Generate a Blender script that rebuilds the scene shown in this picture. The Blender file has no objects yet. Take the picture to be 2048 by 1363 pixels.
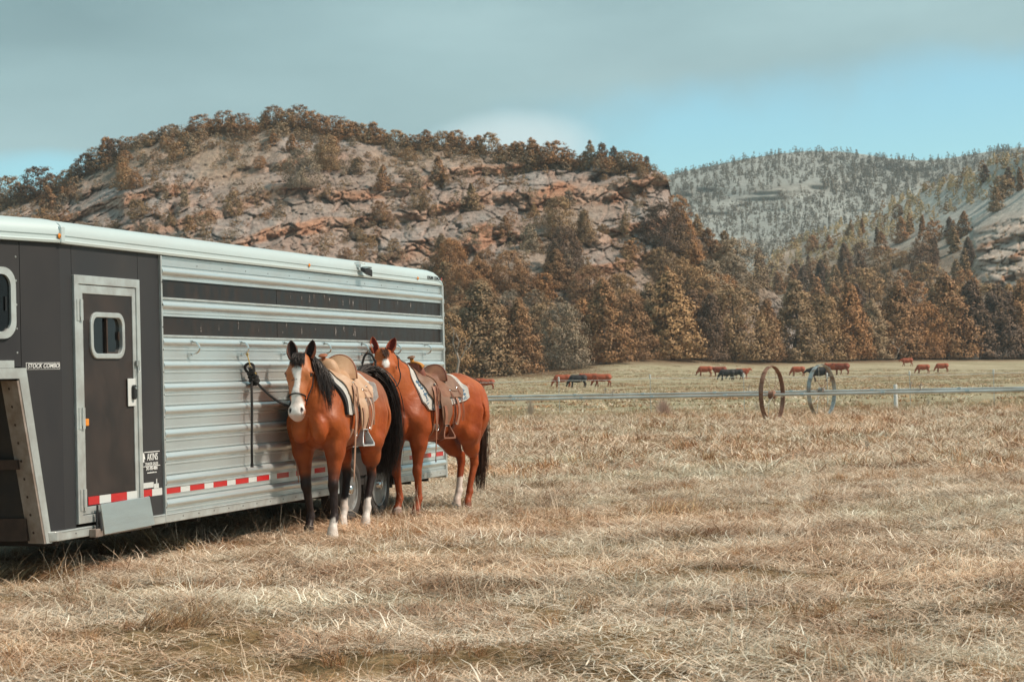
import bpy, bmesh, math, random
import numpy as np
from mathutils import Vector, Matrix
from mathutils.bvhtree import BVHTree

# ------------------------------------------------------------------ camera, sky, sun, exposure
sc = bpy.context.scene
COL = sc.collection
F, ROLL, PITCH, EYE = 4050.0, 0.024, math.atan(69.5 / 4050), 1.45      # focal length in px of a 2048 px wide frame

cam_d = bpy.data.cameras.new('camera')
cam = bpy.data.objects.new('camera', cam_d)
COL.objects.link(cam)
cam_d.sensor_width = 36.0
cam_d.lens = F * 36 / 2048
cam_d.clip_start, cam_d.clip_end = 0.5, 20000
cam.matrix_world = Matrix.Translation((0, 0, EYE)) @ Matrix.Rotation(math.pi / 2 + PITCH, 4, 'X') @ Matrix.Rotation(-ROLL, 4, 'Z')
cam_d.dof.use_dof = True
cam_d.dof.focus_distance = 19.5
cam_d.dof.aperture_fstop = 7.0
sc.camera = cam

SUN_AZ, SUN_EL = math.radians(98), math.radians(48)                      # azimuth clockwise from +Y (view direction)
world = bpy.data.worlds.new('World')
sc.world = world
world.use_nodes = True
wn, wl = world.node_tree.nodes, world.node_tree.links
wn.clear()

def nd(tree, typ, **kw):
    n = tree.nodes.new(typ)
    for k, v in kw.items():
        setattr(n, k, v)
    return n

def lnk(tree, a, b):
    tree.links.new(a, b)

def mth(tree, op, a, b=None, clamp=False):
    n = tree.nodes.new('ShaderNodeMath')
    n.operation = op
    n.use_clamp = clamp
    for i, x in enumerate((a, b)):
        if x is None:
            continue
        if isinstance(x, (int, float)):
            n.inputs[i].default_value = x
        else:
            tree.links.new(x, n.inputs[i])
    return n.outputs[0]

def mixc(tree, fac, a, b, blend='MIX'):
    n = tree.nodes.new('ShaderNodeMix')
    n.data_type = 'RGBA'
    n.blend_type = blend
    n.clamp_factor = True
    for s, x in ((n.inputs[0], fac), (n.inputs[6], a), (n.inputs[7], b)):
        if isinstance(x, (int, float)):
            s.default_value = x
        elif isinstance(x, (tuple, list)):
            s.default_value = (*x[:3], 1)
        else:
            tree.links.new(x, s)
    return n.outputs[2]

def ramp(tree, x, stops, interp='LINEAR'):
    n = tree.nodes.new('ShaderNodeValToRGB')
    n.color_ramp.interpolation = interp
    el = n.color_ramp.elements
    while len(el) < len(stops):
        el.new(0.5)
    for e, (p, c) in zip(el, stops):
        e.position = p
        e.color = (*c[:3], 1) if isinstance(c, (tuple, list)) else (c, c, c, 1)
    tree.links.new(x, n.inputs[0])
    return n.outputs[0]

def build_sky():
    t = world.node_tree
    sky = nd(t, 'ShaderNodeTexSky', sky_type='NISHITA')
    sky.sun_disc = False
    sky.sun_elevation = SUN_EL
    sky.sun_rotation = SUN_AZ
    sky.altitude = 1200
    sky.air_density = 1.0
    sky.dust_density = 0.6
    sky.ozone_density = 1.0
    tc = nd(t, 'ShaderNodeTexCoord')
    sep = nd(t, 'ShaderNodeSeparateXYZ')
    lnk(t, tc.outputs['Generated'], sep.inputs[0])
    x, y, z = sep.outputs
    # cloud deck seen at a low angle: direction projected on a plane overhead
    zz = mth(t, 'ADD', mth(t, 'MAXIMUM', z, 0.0), 0.10)
    cx, cy = mth(t, 'DIVIDE', x, zz), mth(t, 'DIVIDE', y, zz)
    cmb = nd(t, 'ShaderNodeCombineXYZ')
    lnk(t, cx, cmb.inputs[0]); lnk(t, cy, cmb.inputs[1])
    n1 = nd(t, 'ShaderNodeTexNoise')
    n1.inputs['Scale'].default_value = 0.6
    n1.inputs['Detail'].default_value = 5
    n1.inputs['Roughness'].default_value = 0.48
    mp = nd(t, 'ShaderNodeMapping')
    mp.inputs['Location'].default_value = (3.1, 7.4, 0)
    lnk(t, cmb.outputs[0], mp.inputs[0])
    lnk(t, mp.outputs[0], n1.inputs['Vector'])
    n2 = nd(t, 'ShaderNodeTexNoise')
    n2.inputs['Scale'].default_value = 9.0
    n2.inputs['Detail'].default_value = 6
    n2.inputs['Roughness'].default_value = 0.55
    lnk(t, tc.outputs['Generated'], n2.inputs['Vector'])
    # a gap of clear sky low down on the right, cloud bank everywhere above it
    ax = mth(t, 'DIVIDE', mth(t, 'SUBTRACT', x, 0.185), 0.19)
    az = mth(t, 'DIVIDE', mth(t, 'SUBTRACT', z, 0.105), 0.040)
    gap = mth(t, 'ADD', mth(t, 'MULTIPLY', ax, ax), mth(t, 'MULTIPLY', az, az))
    front = mth(t, 'GREATER_THAN', y, 0.0)
    bx = mth(t, 'DIVIDE', mth(t, 'ADD', x, 0.215), 0.05)
    bz = mth(t, 'DIVIDE', mth(t, 'SUBTRACT', z, 0.102), 0.012)
    gap2 = mth(t, 'ADD', mth(t, 'MULTIPLY', bx, bx), mth(t, 'MULTIPLY', bz, bz))
    g = mth(t, 'MINIMUM', gap, mth(t, 'ADD', gap2, 0.35))
    g = mth(t, 'ADD', mth(t, 'MULTIPLY', g, front), mth(t, 'MULTIPLY', mth(t, 'SUBTRACT', 1.0, front), 3.0))
    wob = mth(t, 'MULTIPLY', mth(t, 'SUBTRACT', n2.outputs[0], 0.5), 2.6)
    m = mth(t, 'ADD', g, wob)
    mask = nd(t, 'ShaderNodeMapRange', interpolation_type='SMOOTHSTEP')
    mask.inputs[1].default_value = 0.25
    mask.inputs[2].default_value = 1.75
    lnk(t, m, mask.inputs[0])
    clear = mixc(t, 1.0, mixc(t, 1.0, sky.outputs[0], (0.135, 0.135, 0.135), 'MULTIPLY'), (0.74, 1.08, 1.00), 'MULTIPLY')
    cl = ramp(t, n1.outputs[0], [(0.32, (0.205, 0.335, 0.362)), (0.50, (0.29, 0.445, 0.475)), (0.70, (0.39, 0.56, 0.59))])
    n3 = nd(t, 'ShaderNodeTexNoise'); n3.inputs['Scale'].default_value = 5.0; n3.inputs['Detail'].default_value = 5; n3.inputs['Roughness'].default_value = 0.55
    m3 = nd(t, 'ShaderNodeMapping'); m3.inputs['Scale'].default_value = (1.0, 1.0, 2.6); m3.inputs['Rotation'].default_value = (0, 0.25, 0)
    lnk(t, tc.outputs['Generated'], m3.inputs[0]); lnk(t, m3.outputs[0], n3.inputs['Vector'])
    cl = mixc(t, 1.0, cl, ramp(t, n3.outputs[0], [(0.34, (0.86, 0.87, 0.88)), (0.66, (1.16, 1.14, 1.12))]), 'MULTIPLY')
    low = nd(t, 'ShaderNodeMapRange')
    low.inputs[1].default_value = 0.20; low.inputs[2].default_value = 0.06
    lnk(t, z, low.inputs[0])
    cl = mixc(t, mth(t, 'MULTIPLY', low.outputs[0], 0.85), cl, (0.40, 0.585, 0.615))
    # a small bright cloud over the ridge
    px = mth(t, 'DIVIDE', mth(t, 'SUBTRACT', x, 0.004), 0.040)
    pz = mth(t, 'DIVIDE', mth(t, 'SUBTRACT', z, 0.113), 0.016)
    pf = mth(t, 'ADD', mth(t, 'ADD', mth(t, 'MULTIPLY', px, px), mth(t, 'MULTIPLY', pz, pz)), mth(t, 'MULTIPLY', wob, 0.6))
    puff = nd(t, 'ShaderNodeMapRange', interpolation_type='SMOOTHSTEP')
    puff.inputs[1].default_value = 1.6; puff.inputs[2].default_value = 0.0
    lnk(t, pf, puff.inputs[0])
    out = mixc(t, mask.outputs[0], clear, cl)
    out = mixc(t, mth(t, 'MULTIPLY', mth(t, 'MULTIPLY', puff.outputs[0], front), 0.95), out, (0.62, 0.76, 0.78))
    bg = nd(t, 'ShaderNodeBackground')
    lnk(t, out, bg.inputs[0])
    bg.inputs[1].default_value = 1.0
    ow = nd(t, 'ShaderNodeOutputWorld')
    lnk(t, bg.outputs[0], ow.inputs[0])
build_sky()

sun_d = bpy.data.lights.new('sun', 'SUN')
sun_d.energy = 4.3
sun_d.angle = math.radians(5)
sun_d.color = (1.0, 0.83, 0.68)
sun = bpy.data.objects.new('sun', sun_d)
COL.objects.link(sun)
sd = Vector((math.sin(SUN_AZ) * math.cos(SUN_EL), math.cos(SUN_AZ) * math.cos(SUN_EL), math.sin(SUN_EL)))
sun.rotation_euler = sd.to_track_quat('Z', 'Y').to_euler()
sun.location = (60, -40, 80)

sc.view_settings.view_transform = 'Standard'
sc.view_settings.look = 'None'
sc.view_settings.exposure = 0.18
sc.view_settings.gamma = 1.0
sc.view_settings.use_curve_mapping = False
sc.render.engine = 'CYCLES'
sc.cycles.max_bounces = 5
sc.cycles.diffuse_bounces = 3
sc.cycles.glossy_bounces = 3
sc.cycles.transparent_max_bounces = 6
sc.cycles.volume_bounces = 0

random.seed(11)
rng = np.random.default_rng(11)
PI = math.pi

# ------------------------------------------------------------------ sight lines (where a thing stands in the field)
def ray(px, py):
    u, v = px - 1024.0, 681.5 - py
    u2 = u * math.cos(ROLL) + v * math.sin(ROLL)
    v2 = -u * math.sin(ROLL) + v * math.cos(ROLL)
    c, s = math.cos(PITCH), math.sin(PITCH)
    return np.array([u2, F * c - v2 * s, F * s + v2 * c])

def at(px, py, Y):
    d = ray(px, py)
    return d * (Y / d[1]) + np.array([0, 0, EYE])

# ------------------------------------------------------------------ noise
def _h(ix, iy, iz, seed):
    n = (ix.astype(np.int64) * 374761393 + iy.astype(np.int64) * 668265263 + iz.astype(np.int64) * 2147483647 + seed * 1274126177) & 0xffffffff
    n = ((n ^ (n >> 13)) * 1274126177) & 0xffffffff
    n = ((n ^ (n >> 16)) * 2246822519) & 0xffffffff
    n = n ^ (n >> 15)
    return (n & 0xffffff) / float(0xffffff)

def vnoise(P, seed=0):
    P = np.asarray(P, float)
    i = np.floor(P).astype(np.int64)
    f = P - i
    f = f * f * f * (f * (f * 6 - 15) + 10)
    r = 0
    for dx in (0, 1):
        wx = f[..., 0] if dx else 1 - f[..., 0]
        for dy in (0, 1):
            wy = f[..., 1] if dy else 1 - f[..., 1]
            for dz in (0, 1):
                wz = f[..., 2] if dz else 1 - f[..., 2]
                r = r + wx * wy * wz * _h(i[..., 0] + dx, i[..., 1] + dy, i[..., 2] + dz, seed)
    return r

def fbm(P, octv=4, seed=0, gain=0.5, ridged=False):
    P = np.asarray(P, float)
    a, s, tot = 1.0, 0.0, 0.0
    for o in range(octv):
        n = vnoise(P * (2.03 ** o) + o * 17.3, seed + o)
        if ridged:
            n = 1 - np.abs(2 * n - 1)
        s = s + a * n
        tot += a
        a *= gain
    return s / tot

def cell(P, seed=0):
    P = np.asarray(P, float)
    i = np.floor(P).astype(np.int64)
    f = P - i
    f1 = np.full(P.shape[:-1], 9.0); f2 = f1.copy(); idv = np.zeros(P.shape[:-1])
    for dx in (-1, 0, 1):
        for dy in (-1, 0, 1):
            for dz in (-1, 0, 1):
                a, b, c = i[..., 0] + dx, i[..., 1] + dy, i[..., 2] + dz
                ox, oy, oz = _h(a, b, c, seed), _h(a, b, c, seed + 1), _h(a, b, c, seed + 2)
                d = (dx + ox - f[..., 0]) ** 2 + (dy + oy - f[..., 1]) ** 2 + (dz + oz - f[..., 2]) ** 2
                m = d < f1
                f2 = np.where(m, f1, np.minimum(f2, d))
                idv = np.where(m, _h(a, b, c, seed + 3), idv)
                f1 = np.where(m, d, f1)
    return np.sqrt(f1), np.sqrt(f2), idv

def sstep(a, b, x):
    t = np.clip((x - a) / (b - a), 0, 1)
    return t * t * (3 - 2 * t)

# ------------------------------------------------------------------ object helpers
def tag(o, label=None, cat=None, group=None, kind=None):
    if label: o['label'] = label
    if cat: o['category'] = cat
    if group: o['group'] = group
    if kind: o['kind'] = kind
    return o

def empty(name, loc=(0, 0, 0), rz=0.0, label=None, cat=None, group=None, parent=None):
    o = bpy.data.objects.new(name, None)
    COL.objects.link(o)
    o.location = loc
    o.rotation_euler = (0, 0, rz)
    if parent: o.parent = parent
    return tag(o, label, cat, group)

def link_mesh(name, me, mat=None, parent=None, loc=None):
    o = bpy.data.objects.new(name, me)
    COL.objects.link(o)
    if mat is not None and not me.materials:
        for m in (mat if isinstance(mat, (list, tuple)) else [mat]):
            me.materials.append(m)
    if parent: o.parent = parent
    if loc is not None: o.location = loc
    return o

def np_mesh(name, V, Fq, smooth=True, col=None, mi=None):
    """V (n,3), Fq (m,3|4) arrays or list of tuples"""
    me = bpy.data.meshes.new(name)
    V = np.asarray(V, np.float32)
    if isinstance(Fq, np.ndarray):
        k = Fq.shape[1]
        me.vertices.add(len(V)); me.vertices.foreach_set('co', V.ravel())
        me.loops.add(Fq.size); me.loops.foreach_set('vertex_index', Fq.astype(np.int32).ravel())
        me.polygons.add(len(Fq)); me.polygons.foreach_set('loop_start', np.arange(0, Fq.size, k, dtype=np.int32))
        me.update(calc_edges=True)
    else:
        me.from_pydata([tuple(map(float, v)) for v in V], [], Fq)
    if mi is not None:
        me.polygons.foreach_set('material_index', np.asarray(mi, np.int32))
    me.polygons.foreach_set('use_smooth', np.full(len(me.polygons), smooth))
    if col is not None:
        a = me.color_attributes.new('coat', 'FLOAT_COLOR', 'POINT')
        c = np.ones((len(V), 4), np.float32); c[:, :3] = col
        a.data.foreach_set('color', c.ravel())
    me.validate()
    me.update()
    return me

class MB:
    def __init__(s): s.v, s.f = [], []
    def add(s, vs, fs):
        b = len(s.v)
        s.v += [tuple(map(float, v)) for v in vs]
        s.f += [tuple(b + i for i in f) for f in fs]
        return s
    def box(s, x0, x1, y0, y1, z0, z1):
        return s.add([(x, y, z) for x in (x0, x1) for y in (y0, y1) for z in (z0, z1)],
                     [(0, 1, 3, 2), (4, 6, 7, 5), (0, 4, 5, 1), (2, 3, 7, 6), (0, 2, 6, 4), (1, 5, 7, 3)])
    def hexa(s, p):   # 8 corners as box order
        return s.add(p, [(0, 1, 3, 2), (4, 6, 7, 5), (0, 4, 5, 1), (2, 3, 7, 6), (0, 2, 6, 4), (1, 5, 7, 3)])
    def loft(s, rings, caps=True, closed=False):
        n = len(rings[0]); vs = [p for r in rings for p in r]; fs = []
        m = len(rings)
        for i in range(m if closed else m - 1):
            j = (i + 1) % m
            for k in range(n):
                l = (k + 1) % n
                fs.append((i * n + k, j * n + k, j * n + l, i * n + l))
        if caps and not closed:
            fs.append(tuple(range(n))); fs.append(tuple((m - 1) * n + k for k in reversed(range(n))))
        return s.add(vs, fs)
    def tube(s, pts, r, n=8, closed=False, flat=1.0):
        pts = [Vector(p) for p in pts]
        rs = r if isinstance(r, (list, tuple)) else [r] * len(pts)
        rings, up = [], None
        for i, p in enumerate(pts):
            a = pts[i - 1] if (i > 0 or closed) else p
            b = pts[(i + 1) % len(pts)] if (i < len(pts) - 1 or closed) else p
            d = (b - a).normalized()
            if up is None:
                up = Vector((0, 0, 1)) if abs(d.z) < 0.9 else Vector((1, 0, 0))
            sx = d.cross(up)
            if sx.length < 1e-4: sx = d.cross(Vector((0.3, 0.9, 0.2)))
            sx.normalize(); u = sx.cross(d).normalized(); up = u
            rings.append([p + sx * (math.cos(2 * PI * k / n) * rs[i]) + u * (math.sin(2 * PI * k / n) * rs[i] * flat) for k in range(n)])
        return s.loft(rings, closed=closed)
    def lathe(s, prof, c, ax=(0, 1, 0), n=32, closed=False):
        """prof: (radius, offset along axis)"""
        ax = Vector(ax).normalized(); c = Vector(c)
        u = ax.orthogonal().normalized(); w = ax.cross(u)
        rings = [[c + ax * o + (u * math.cos(2 * PI * k / n) + w * math.sin(2 * PI * k / n)) * r for k in range(n)] for r, o in prof]
        return s.loft(rings, caps=not closed, closed=closed)
    def plate(s, poly, y0, y1):      # polygon in (x,z), extruded along y
        n = len(poly)
        vs = [(x, y0, z) for x, z in poly] + [(x, y1, z) for x, z in poly]
        fs = [tuple(range(n)), tuple(n + i for i in reversed(range(n)))] + [(i, (i + 1) % n, n + (i + 1) % n, n + i) for i in range(n)]
        return s.add(vs, fs)
    def frame(s, outer, inner, y0, y1):   # closed ring between two polygons of equal count in (x,z)
        n = len(outer)
        vs = [(x, y1, z) for x, z in outer] + [(x, y1, z) for x, z in inner] + [(x, y0, z) for x, z in outer] + [(x, y0, z) for x, z in inner]
        fs = []
        for i in range(n):
            j = (i + 1) % n
            fs += [(i, j, n + j, n + i), (2 * n + i, 3 * n + i, 3 * n + j, 2 * n + j), (i, 2 * n + i, 2 * n + j, j), (n + i, n + j, 3 * n + j, 3 * n + i)]
        return s.add(vs, fs)
    def obj(s, name, mat, parent=None, smooth=False, bevel=0, loc=None, auto=None):
        me = bpy.data.meshes.new(name)
        me.from_pydata(s.v, [], s.f)
        bm = bmesh.new(); bm.from_mesh(me)
        bmesh.ops.recalc_face_normals(bm, faces=bm.faces)
        for f in bm.faces: f.smooth = smooth
        if auto is not None:
            for e in bm.edges:
                if len(e.link_faces) == 2 and e.calc_face_angle(0) > auto: e.smooth = False
        bm.to_mesh(me); bm.free()
        o = link_mesh(name, me, mat, parent, loc)
        if bevel:
            m = o.modifiers.new('bevel', 'BEVEL'); m.width = bevel; m.segments = 2; m.limit_method = 'ANGLE'
        return o

def rrect(x0, x1, z0, z1, r, n=6):
    pts = []
    for cx, cz, a in ((x1 - r, z1 - r, 0), (x0 + r, z1 - r, 90), (x0 + r, z0 + r, 180), (x1 - r, z0 + r, 270)):
        for k in range(n + 1):
            t = math.radians(a + 90 * k / n)
            pts.append((cx + r * math.cos(t), cz + r * math.sin(t)))
    return pts

# ------------------------------------------------------------------ materials
def mat(name, col, rough=0.6, metal=0.0, col2=None, nscale=3.0, ndist=(0.35, 0.65), bump=0.0, bscale=40.0, stretch=(1, 1, 1),
        spec=None, attr=None, sheen=0.0, rvar=0.0, detail=4, worldpos=False, coat=0.0):
    m = bpy.data.materials.new(name)
    m.use_nodes = True
    t = m.node_tree
    b = t.nodes['Principled BSDF']
    b.inputs['Roughness'].default_value = rough
    b.inputs['Metallic'].default_value = metal
    if spec is not None: b.inputs['Specular IOR Level'].default_value = spec
    if sheen: b.inputs['Sheen Weight'].default_value = sheen
    if coat: b.inputs['Coat Weight'].default_value = coat
    vec = None
    if col2 is not None or bump or rvar:
        if worldpos:
            g = nd(t, 'ShaderNodeNewGeometry'); src = g.outputs['Position']
        else:
            g = nd(t, 'ShaderNodeTexCoord'); src = g.outputs['Object']
        mp = nd(t, 'ShaderNodeMapping'); mp.inputs['Scale'].default_value = stretch
        lnk(t, src, mp.inputs[0]); vec = mp.outputs[0]
    if attr:
        a = nd(t, 'ShaderNodeAttribute', attribute_name=attr); cc = a.outputs['Color']
    else:
        cc = None
    if col2 is not None or rvar:
        n = nd(t, 'ShaderNodeTexNoise'); n.inputs['Scale'].default_value = nscale; n.inputs['Detail'].default_value = detail
        n.inputs['Roughness'].default_value = 0.6
        lnk(t, vec, n.inputs['Vector'])
        mr = nd(t, 'ShaderNodeMapRange'); mr.inputs[1].default_value, mr.inputs[2].default_value = ndist
        lnk(t, n.outputs[0], mr.inputs[0])
        if rvar:
            lnk(t, mth(t, 'ADD', mth(t, 'MULTIPLY', mr.outputs[0], rvar), rough), b.inputs['Roughness'])
    if col2 is not None:
        if attr: c = mixc(t, mr.outputs[0], cc, mixc(t, 1.0, cc, col2, 'MULTIPLY'))
        else: c = mixc(t, mr.outputs[0], col, col2)
        lnk(t, c, b.inputs['Base Color'])
    elif attr:
        lnk(t, cc, b.inputs['Base Color'])
    else:
        b.inputs['Base Color'].default_value = (*col, 1)
    if bump:
        n = nd(t, 'ShaderNodeTexNoise'); n.inputs['Scale'].default_value = bscale; n.inputs['Detail'].default_value = 5
        lnk(t, vec, n.inputs['Vector'])
        bp = nd(t, 'ShaderNodeBump'); bp.inputs['Strength'].default_value = bump; bp.inputs['Distance'].default_value = 0.02
        lnk(t, n.outputs[0], bp.inputs['Height']); lnk(t, bp.outputs[0], b.inputs['Normal'])
    return m

M = {}
M['alu'] = mat('brushed aluminium', (0.74, 0.80, 0.80), 0.30, 0.93, col2=(0.56, 0.60, 0.60), nscale=2.2, ndist=(0.35, 0.75), stretch=(0.5, 1, 3.0), rvar=0.16, bump=0.05, bscale=14)
M['slat'] = mat('weathered aluminium slat', (0.76, 0.85, 0.87), 0.34, 0.78, col2=(0.58, 0.62, 0.62), nscale=1.3, ndist=(0.42, 0.78), stretch=(0.55, 1, 1.2), rvar=0.18, bump=0.10, bscale=2.2)
M['rail'] = mat('white roof rail', (0.58, 0.70, 0.71), 0.36, 0.25, col2=(0.54, 0.61, 0.61), nscale=1.2, stretch=(0.3, 1, 2))
M['trim'] = mat('pale trim', (0.60, 0.66, 0.66), 0.38, 0.5, col2=(0.46, 0.48, 0.47), nscale=6)
M['dark'] = mat('charcoal trailer paint', (0.030, 0.031, 0.035), 0.45, 0.0, spec=0.28, col2=(0.042, 0.042, 0.044), nscale=1.6, rvar=0.15, bump=0.04, bscale=3, stretch=(1, 1, 0.5))
M['doorp'] = mat('brownish charcoal door paint', (0.022, 0.019, 0.019), 0.38, 0.0, spec=0.32, col2=(0.050, 0.038, 0.034), nscale=2.2, rvar=0.15, bump=0.04, bscale=4)
M['glass'] = mat('dark window glass', (0.006, 0.007, 0.008), 0.10, 0.0, spec=0.30)
M['plexi'] = mat('smoked scratched plexiglass', (0.014, 0.012, 0.012), 0.30, 0.0, spec=0.25, col2=(0.050, 0.040, 0.037), nscale=3.5, stretch=(2.2, 1, 1), ndist=(0.42, 0.72), rvar=0.3, detail=7)
M['scuff'] = mat('pale scuff', (0.30, 0.29, 0.285), 0.85, col2=(0.05, 0.045, 0.04), nscale=60)
M['red'] = mat('red reflector', (0.50, 0.012, 0.016), 0.3, coat=0.3)
M['white'] = mat('white reflector', (0.62, 0.66, 0.66), 0.3, coat=0.3)
M['amber'] = mat('amber lens', (0.75, 0.26, 0.02), 0.25, coat=0.5)
M['black'] = mat('black plastic', (0.012, 0.012, 0.013), 0.4)
M['under'] = mat('dark under body', (0.014, 0.013, 0.013), 0.8, col2=(0.03, 0.022, 0.017), nscale=3)
M['rust'] = mat('rusty brown frame', (0.055, 0.032, 0.023), 0.8, col2=(0.028, 0.018, 0.014), nscale=8)
M['rubber'] = mat('tyre rubber', (0.028, 0.028, 0.029), 0.75, col2=(0.055, 0.048, 0.042), nscale=6)
M['chrome'] = mat('chromed steel', (0.72, 0.74, 0.74), 0.18, 1.0)
M['galv'] = mat('galvanised steel', (0.56, 0.60, 0.60), 0.45, 0.8, col2=(0.42, 0.44, 0.43), nscale=10)
M['ink'] = mat('white vinyl lettering', (0.75, 0.78, 0.78), 0.5)
M['inkb'] = mat('black vinyl lettering', (0.02, 0.02, 0.022), 0.5)
M['rope'] = mat('black rope', (0.020, 0.019, 0.020), 0.85, bump=0.6, bscale=120)
M['twine'] = mat('yellow twine', (0.62, 0.44, 0.15), 0.9)
M['bracket'] = mat('weathered brown gooseneck edge', (0.22, 0.17, 0.14), 0.6, 0.2, col2=(0.34, 0.30, 0.27), nscale=9)
# ------------------------------------------------------------------ ground
# far edge of the field: (column, row, distance) where the tree line meets the grass
TL = [(-400, 790, 270), (0, 785, 272), (600, 772, 276), (905, 757, 285), (1000, 748, 290), (1100, 741, 297), (1150, 734, 303), (1230, 722, 312), (1300, 716, 322),
      (1400, 719, 335), (1500, 722, 348), (1600, 722, 358), (1700, 718, 368), (1800, 716, 378), (1900, 716, 388), (2048, 715, 400), (2500, 712, 420)]
TLa = []
for px, py, Y in TL:
    p = at(px, py, Y); TLa.append((math.atan2(p[0], p[1]), math.hypot(p[0], p[1]), p[2]))
TLa = np.array(TLa)

def ground_z(x, y):
    x = np.asarray(x, float); y = np.asarray(y, float)
    az = np.arctan2(x, y); r = np.hypot(x, y)
    R0 = np.interp(az, TLa[:, 0], TLa[:, 1]); Z0 = np.interp(az, TLa[:, 0], TLa[:, 2])
    fr = sstep(1.4, 0.5, np.abs(az))
    u = np.clip((r / R0 - 0.55) / 0.45, 0, 1)
    z = Z0 * u ** 2.6 + np.clip(r - R0, 0, 400) * 0.012
    z = z - 0.27 * sstep(0.50, 0.80, r / R0) * sstep(1.0, 0.90, r / R0)
    z = z * fr
    P = np.stack([x, y, np.zeros_like(x)], -1)
    w = sstep(4, 9, r) * sstep(150, 60, r)
    z = z + w * ((fbm(P * 0.55, 3, 5) - 0.5) * 0.12 + (fbm(P * 2.4, 3, 9) - 0.5) * 0.13)
    return z

def gz(x, y): return float(ground_z(np.array([x]), np.array([y]))[0])

def on_ground(px, py):
    """where the sight line through a picture point meets the field"""
    d = ray(px, py); d = d / d[1]
    Y = np.arange(8, 430, 0.1)
    P = d[None] * Y[:, None] + np.array([0, 0, EYE])
    g = ground_z(P[:, 0], P[:, 1])
    i = np.argmax(P[:, 2] <= g) if np.any(P[:, 2] <= g) else len(Y) - 1
    return Vector((P[i, 0], P[i, 1], g[i]))

def ground_material():
    m = bpy.data.materials.new('dry pasture'); m.use_nodes = True
    t = m.node_tree; b = t.nodes['Principled BSDF']
    b.inputs['Roughness'].default_value = 0.95; b.inputs['Specular IOR Level'].default_value = 0.1
    g = nd(t, 'ShaderNodeNewGeometry')
    def noise(scale, det=6, rough=0.6, st=(1, 1, 1)):
        mp = nd(t, 'ShaderNodeMapping'); mp.inputs['Scale'].default_value = st
        lnk(t, g.outputs['Position'], mp.inputs[0])
        n = nd(t, 'ShaderNodeTexNoise'); n.inputs['Scale'].default_value = scale; n.inputs['Detail'].default_value = det; n.inputs['Roughness'].default_value = rough
        lnk(t, mp.outputs[0], n.inputs['Vector']); return n.outputs[0]
    far = ramp(t, noise(0.20, 9, 0.72, (0.6, 1, 1)), [(0.30, (0.29, 0.245, 0.165)), (0.5, (0.39, 0.345, 0.245)), (0.70, (0.50, 0.455, 0.345))])
    far = mixc(t, mth(t, 'MULTIPLY', ramp(t, noise(0.06, 5, 0.6, (0.35, 1.2, 1)), [(0.42, 0), (0.60, 1)]), 0.55), far, (0.30, 0.285, 0.19))
    fine = ramp(t, noise(2.2, 8, 0.75), [(0.30, (0.42, 0.37, 0.31)), (0.58, (1.10, 1.08, 1.04))])
    far = mixc(t, 0.8, far, fine, 'MULTIPLY')
    brown = ramp(t, noise(0.35, 6, 0.7, (0.5, 1.2, 1)), [(0.60, 0), (0.72, 1)])
    far = mixc(t, mth(t, 'MULTIPLY', brown, 0.45), far, (0.25, 0.165, 0.08))
    near = ramp(t, noise(5.0, 8, 0.7), [(0.32, (0.10, 0.060, 0.026)), (0.55, (0.27, 0.185, 0.095)), (0.75, (0.42, 0.33, 0.19))])
    sp = nd(t, 'ShaderNodeSeparateXYZ'); lnk(t, g.outputs['Position'], sp.inputs[0])
    k = nd(t, 'ShaderNodeMapRange', interpolation_type='SMOOTHSTEP'); k.inputs[1].default_value = 40; k.inputs[2].default_value = 66
    lnk(t, sp.outputs[1], k.inputs[0])
    c = mixc(t, k.outputs[0], near, far)
    # bare litter along the wood's foot, with tree shade painted into the ground colour
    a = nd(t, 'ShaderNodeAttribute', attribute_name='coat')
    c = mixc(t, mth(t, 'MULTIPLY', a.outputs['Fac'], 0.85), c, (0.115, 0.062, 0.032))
    lnk(t, c, b.inputs['Base Color'])
    bp = nd(t, 'ShaderNodeBump'); bp.inputs['Strength'].default_value = 0.7; bp.inputs['Distance'].default_value = 0.12
    lnk(t, noise(7, 8, 0.7), bp.inputs['Height']); lnk(t, bp.outputs[0], b.inputs['Normal'])
    return m
M['ground'] = ground_material()

def build_ground():
    az = np.concatenate([np.linspace(-PI, -0.45, 40)[:-1], np.linspace(-0.45, -0.30, 20)[:-1], np.linspace(-0.30, 0.30, 331), np.linspace(0.30, 0.45, 20)[1:], np.linspace(0.45, PI, 40)[1:-1]])
    r = np.concatenate([np.array([0.01, 2, 4, 6, 7.5]), 8.5 * np.exp(np.linspace(0, math.log(80 / 8.5), 300)), 80 * np.exp(np.linspace(0, math.log(430 / 80.), 110))[1:], np.array([500, 700, 1200, 2000, 2800])])
    A, Rr = np.meshgrid(az, r)
    X, Yy = np.sin(A) * Rr, np.cos(A) * Rr
    Z = ground_z(X, Yy)
    V = np.stack([X, Yy, Z], -1).reshape(-1, 3)
    n, m = len(az), len(r)
    i, j = np.meshgrid(np.arange(m - 1), np.arange(n), indexing='ij')
    j2 = (j + 1) % n
    Fq = np.stack([i * n + j, (i + 1) * n + j, (i + 1) * n + j2, i * n + j2], -1).reshape(-1, 4)[:, ::-1]
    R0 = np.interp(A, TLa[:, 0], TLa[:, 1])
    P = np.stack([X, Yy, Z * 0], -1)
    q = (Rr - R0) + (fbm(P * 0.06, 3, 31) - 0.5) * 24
    litter_shade = (sstep(-24, -8, q) * (Rr < 900)).reshape(-1)  # brown litter mask, widened as painted shade under the trees
    me = np_mesh('ground', V, Fq.copy(), True, col=np.repeat(litter_shade[:, None], 3, 1))
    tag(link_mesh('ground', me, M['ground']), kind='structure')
build_ground()

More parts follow.
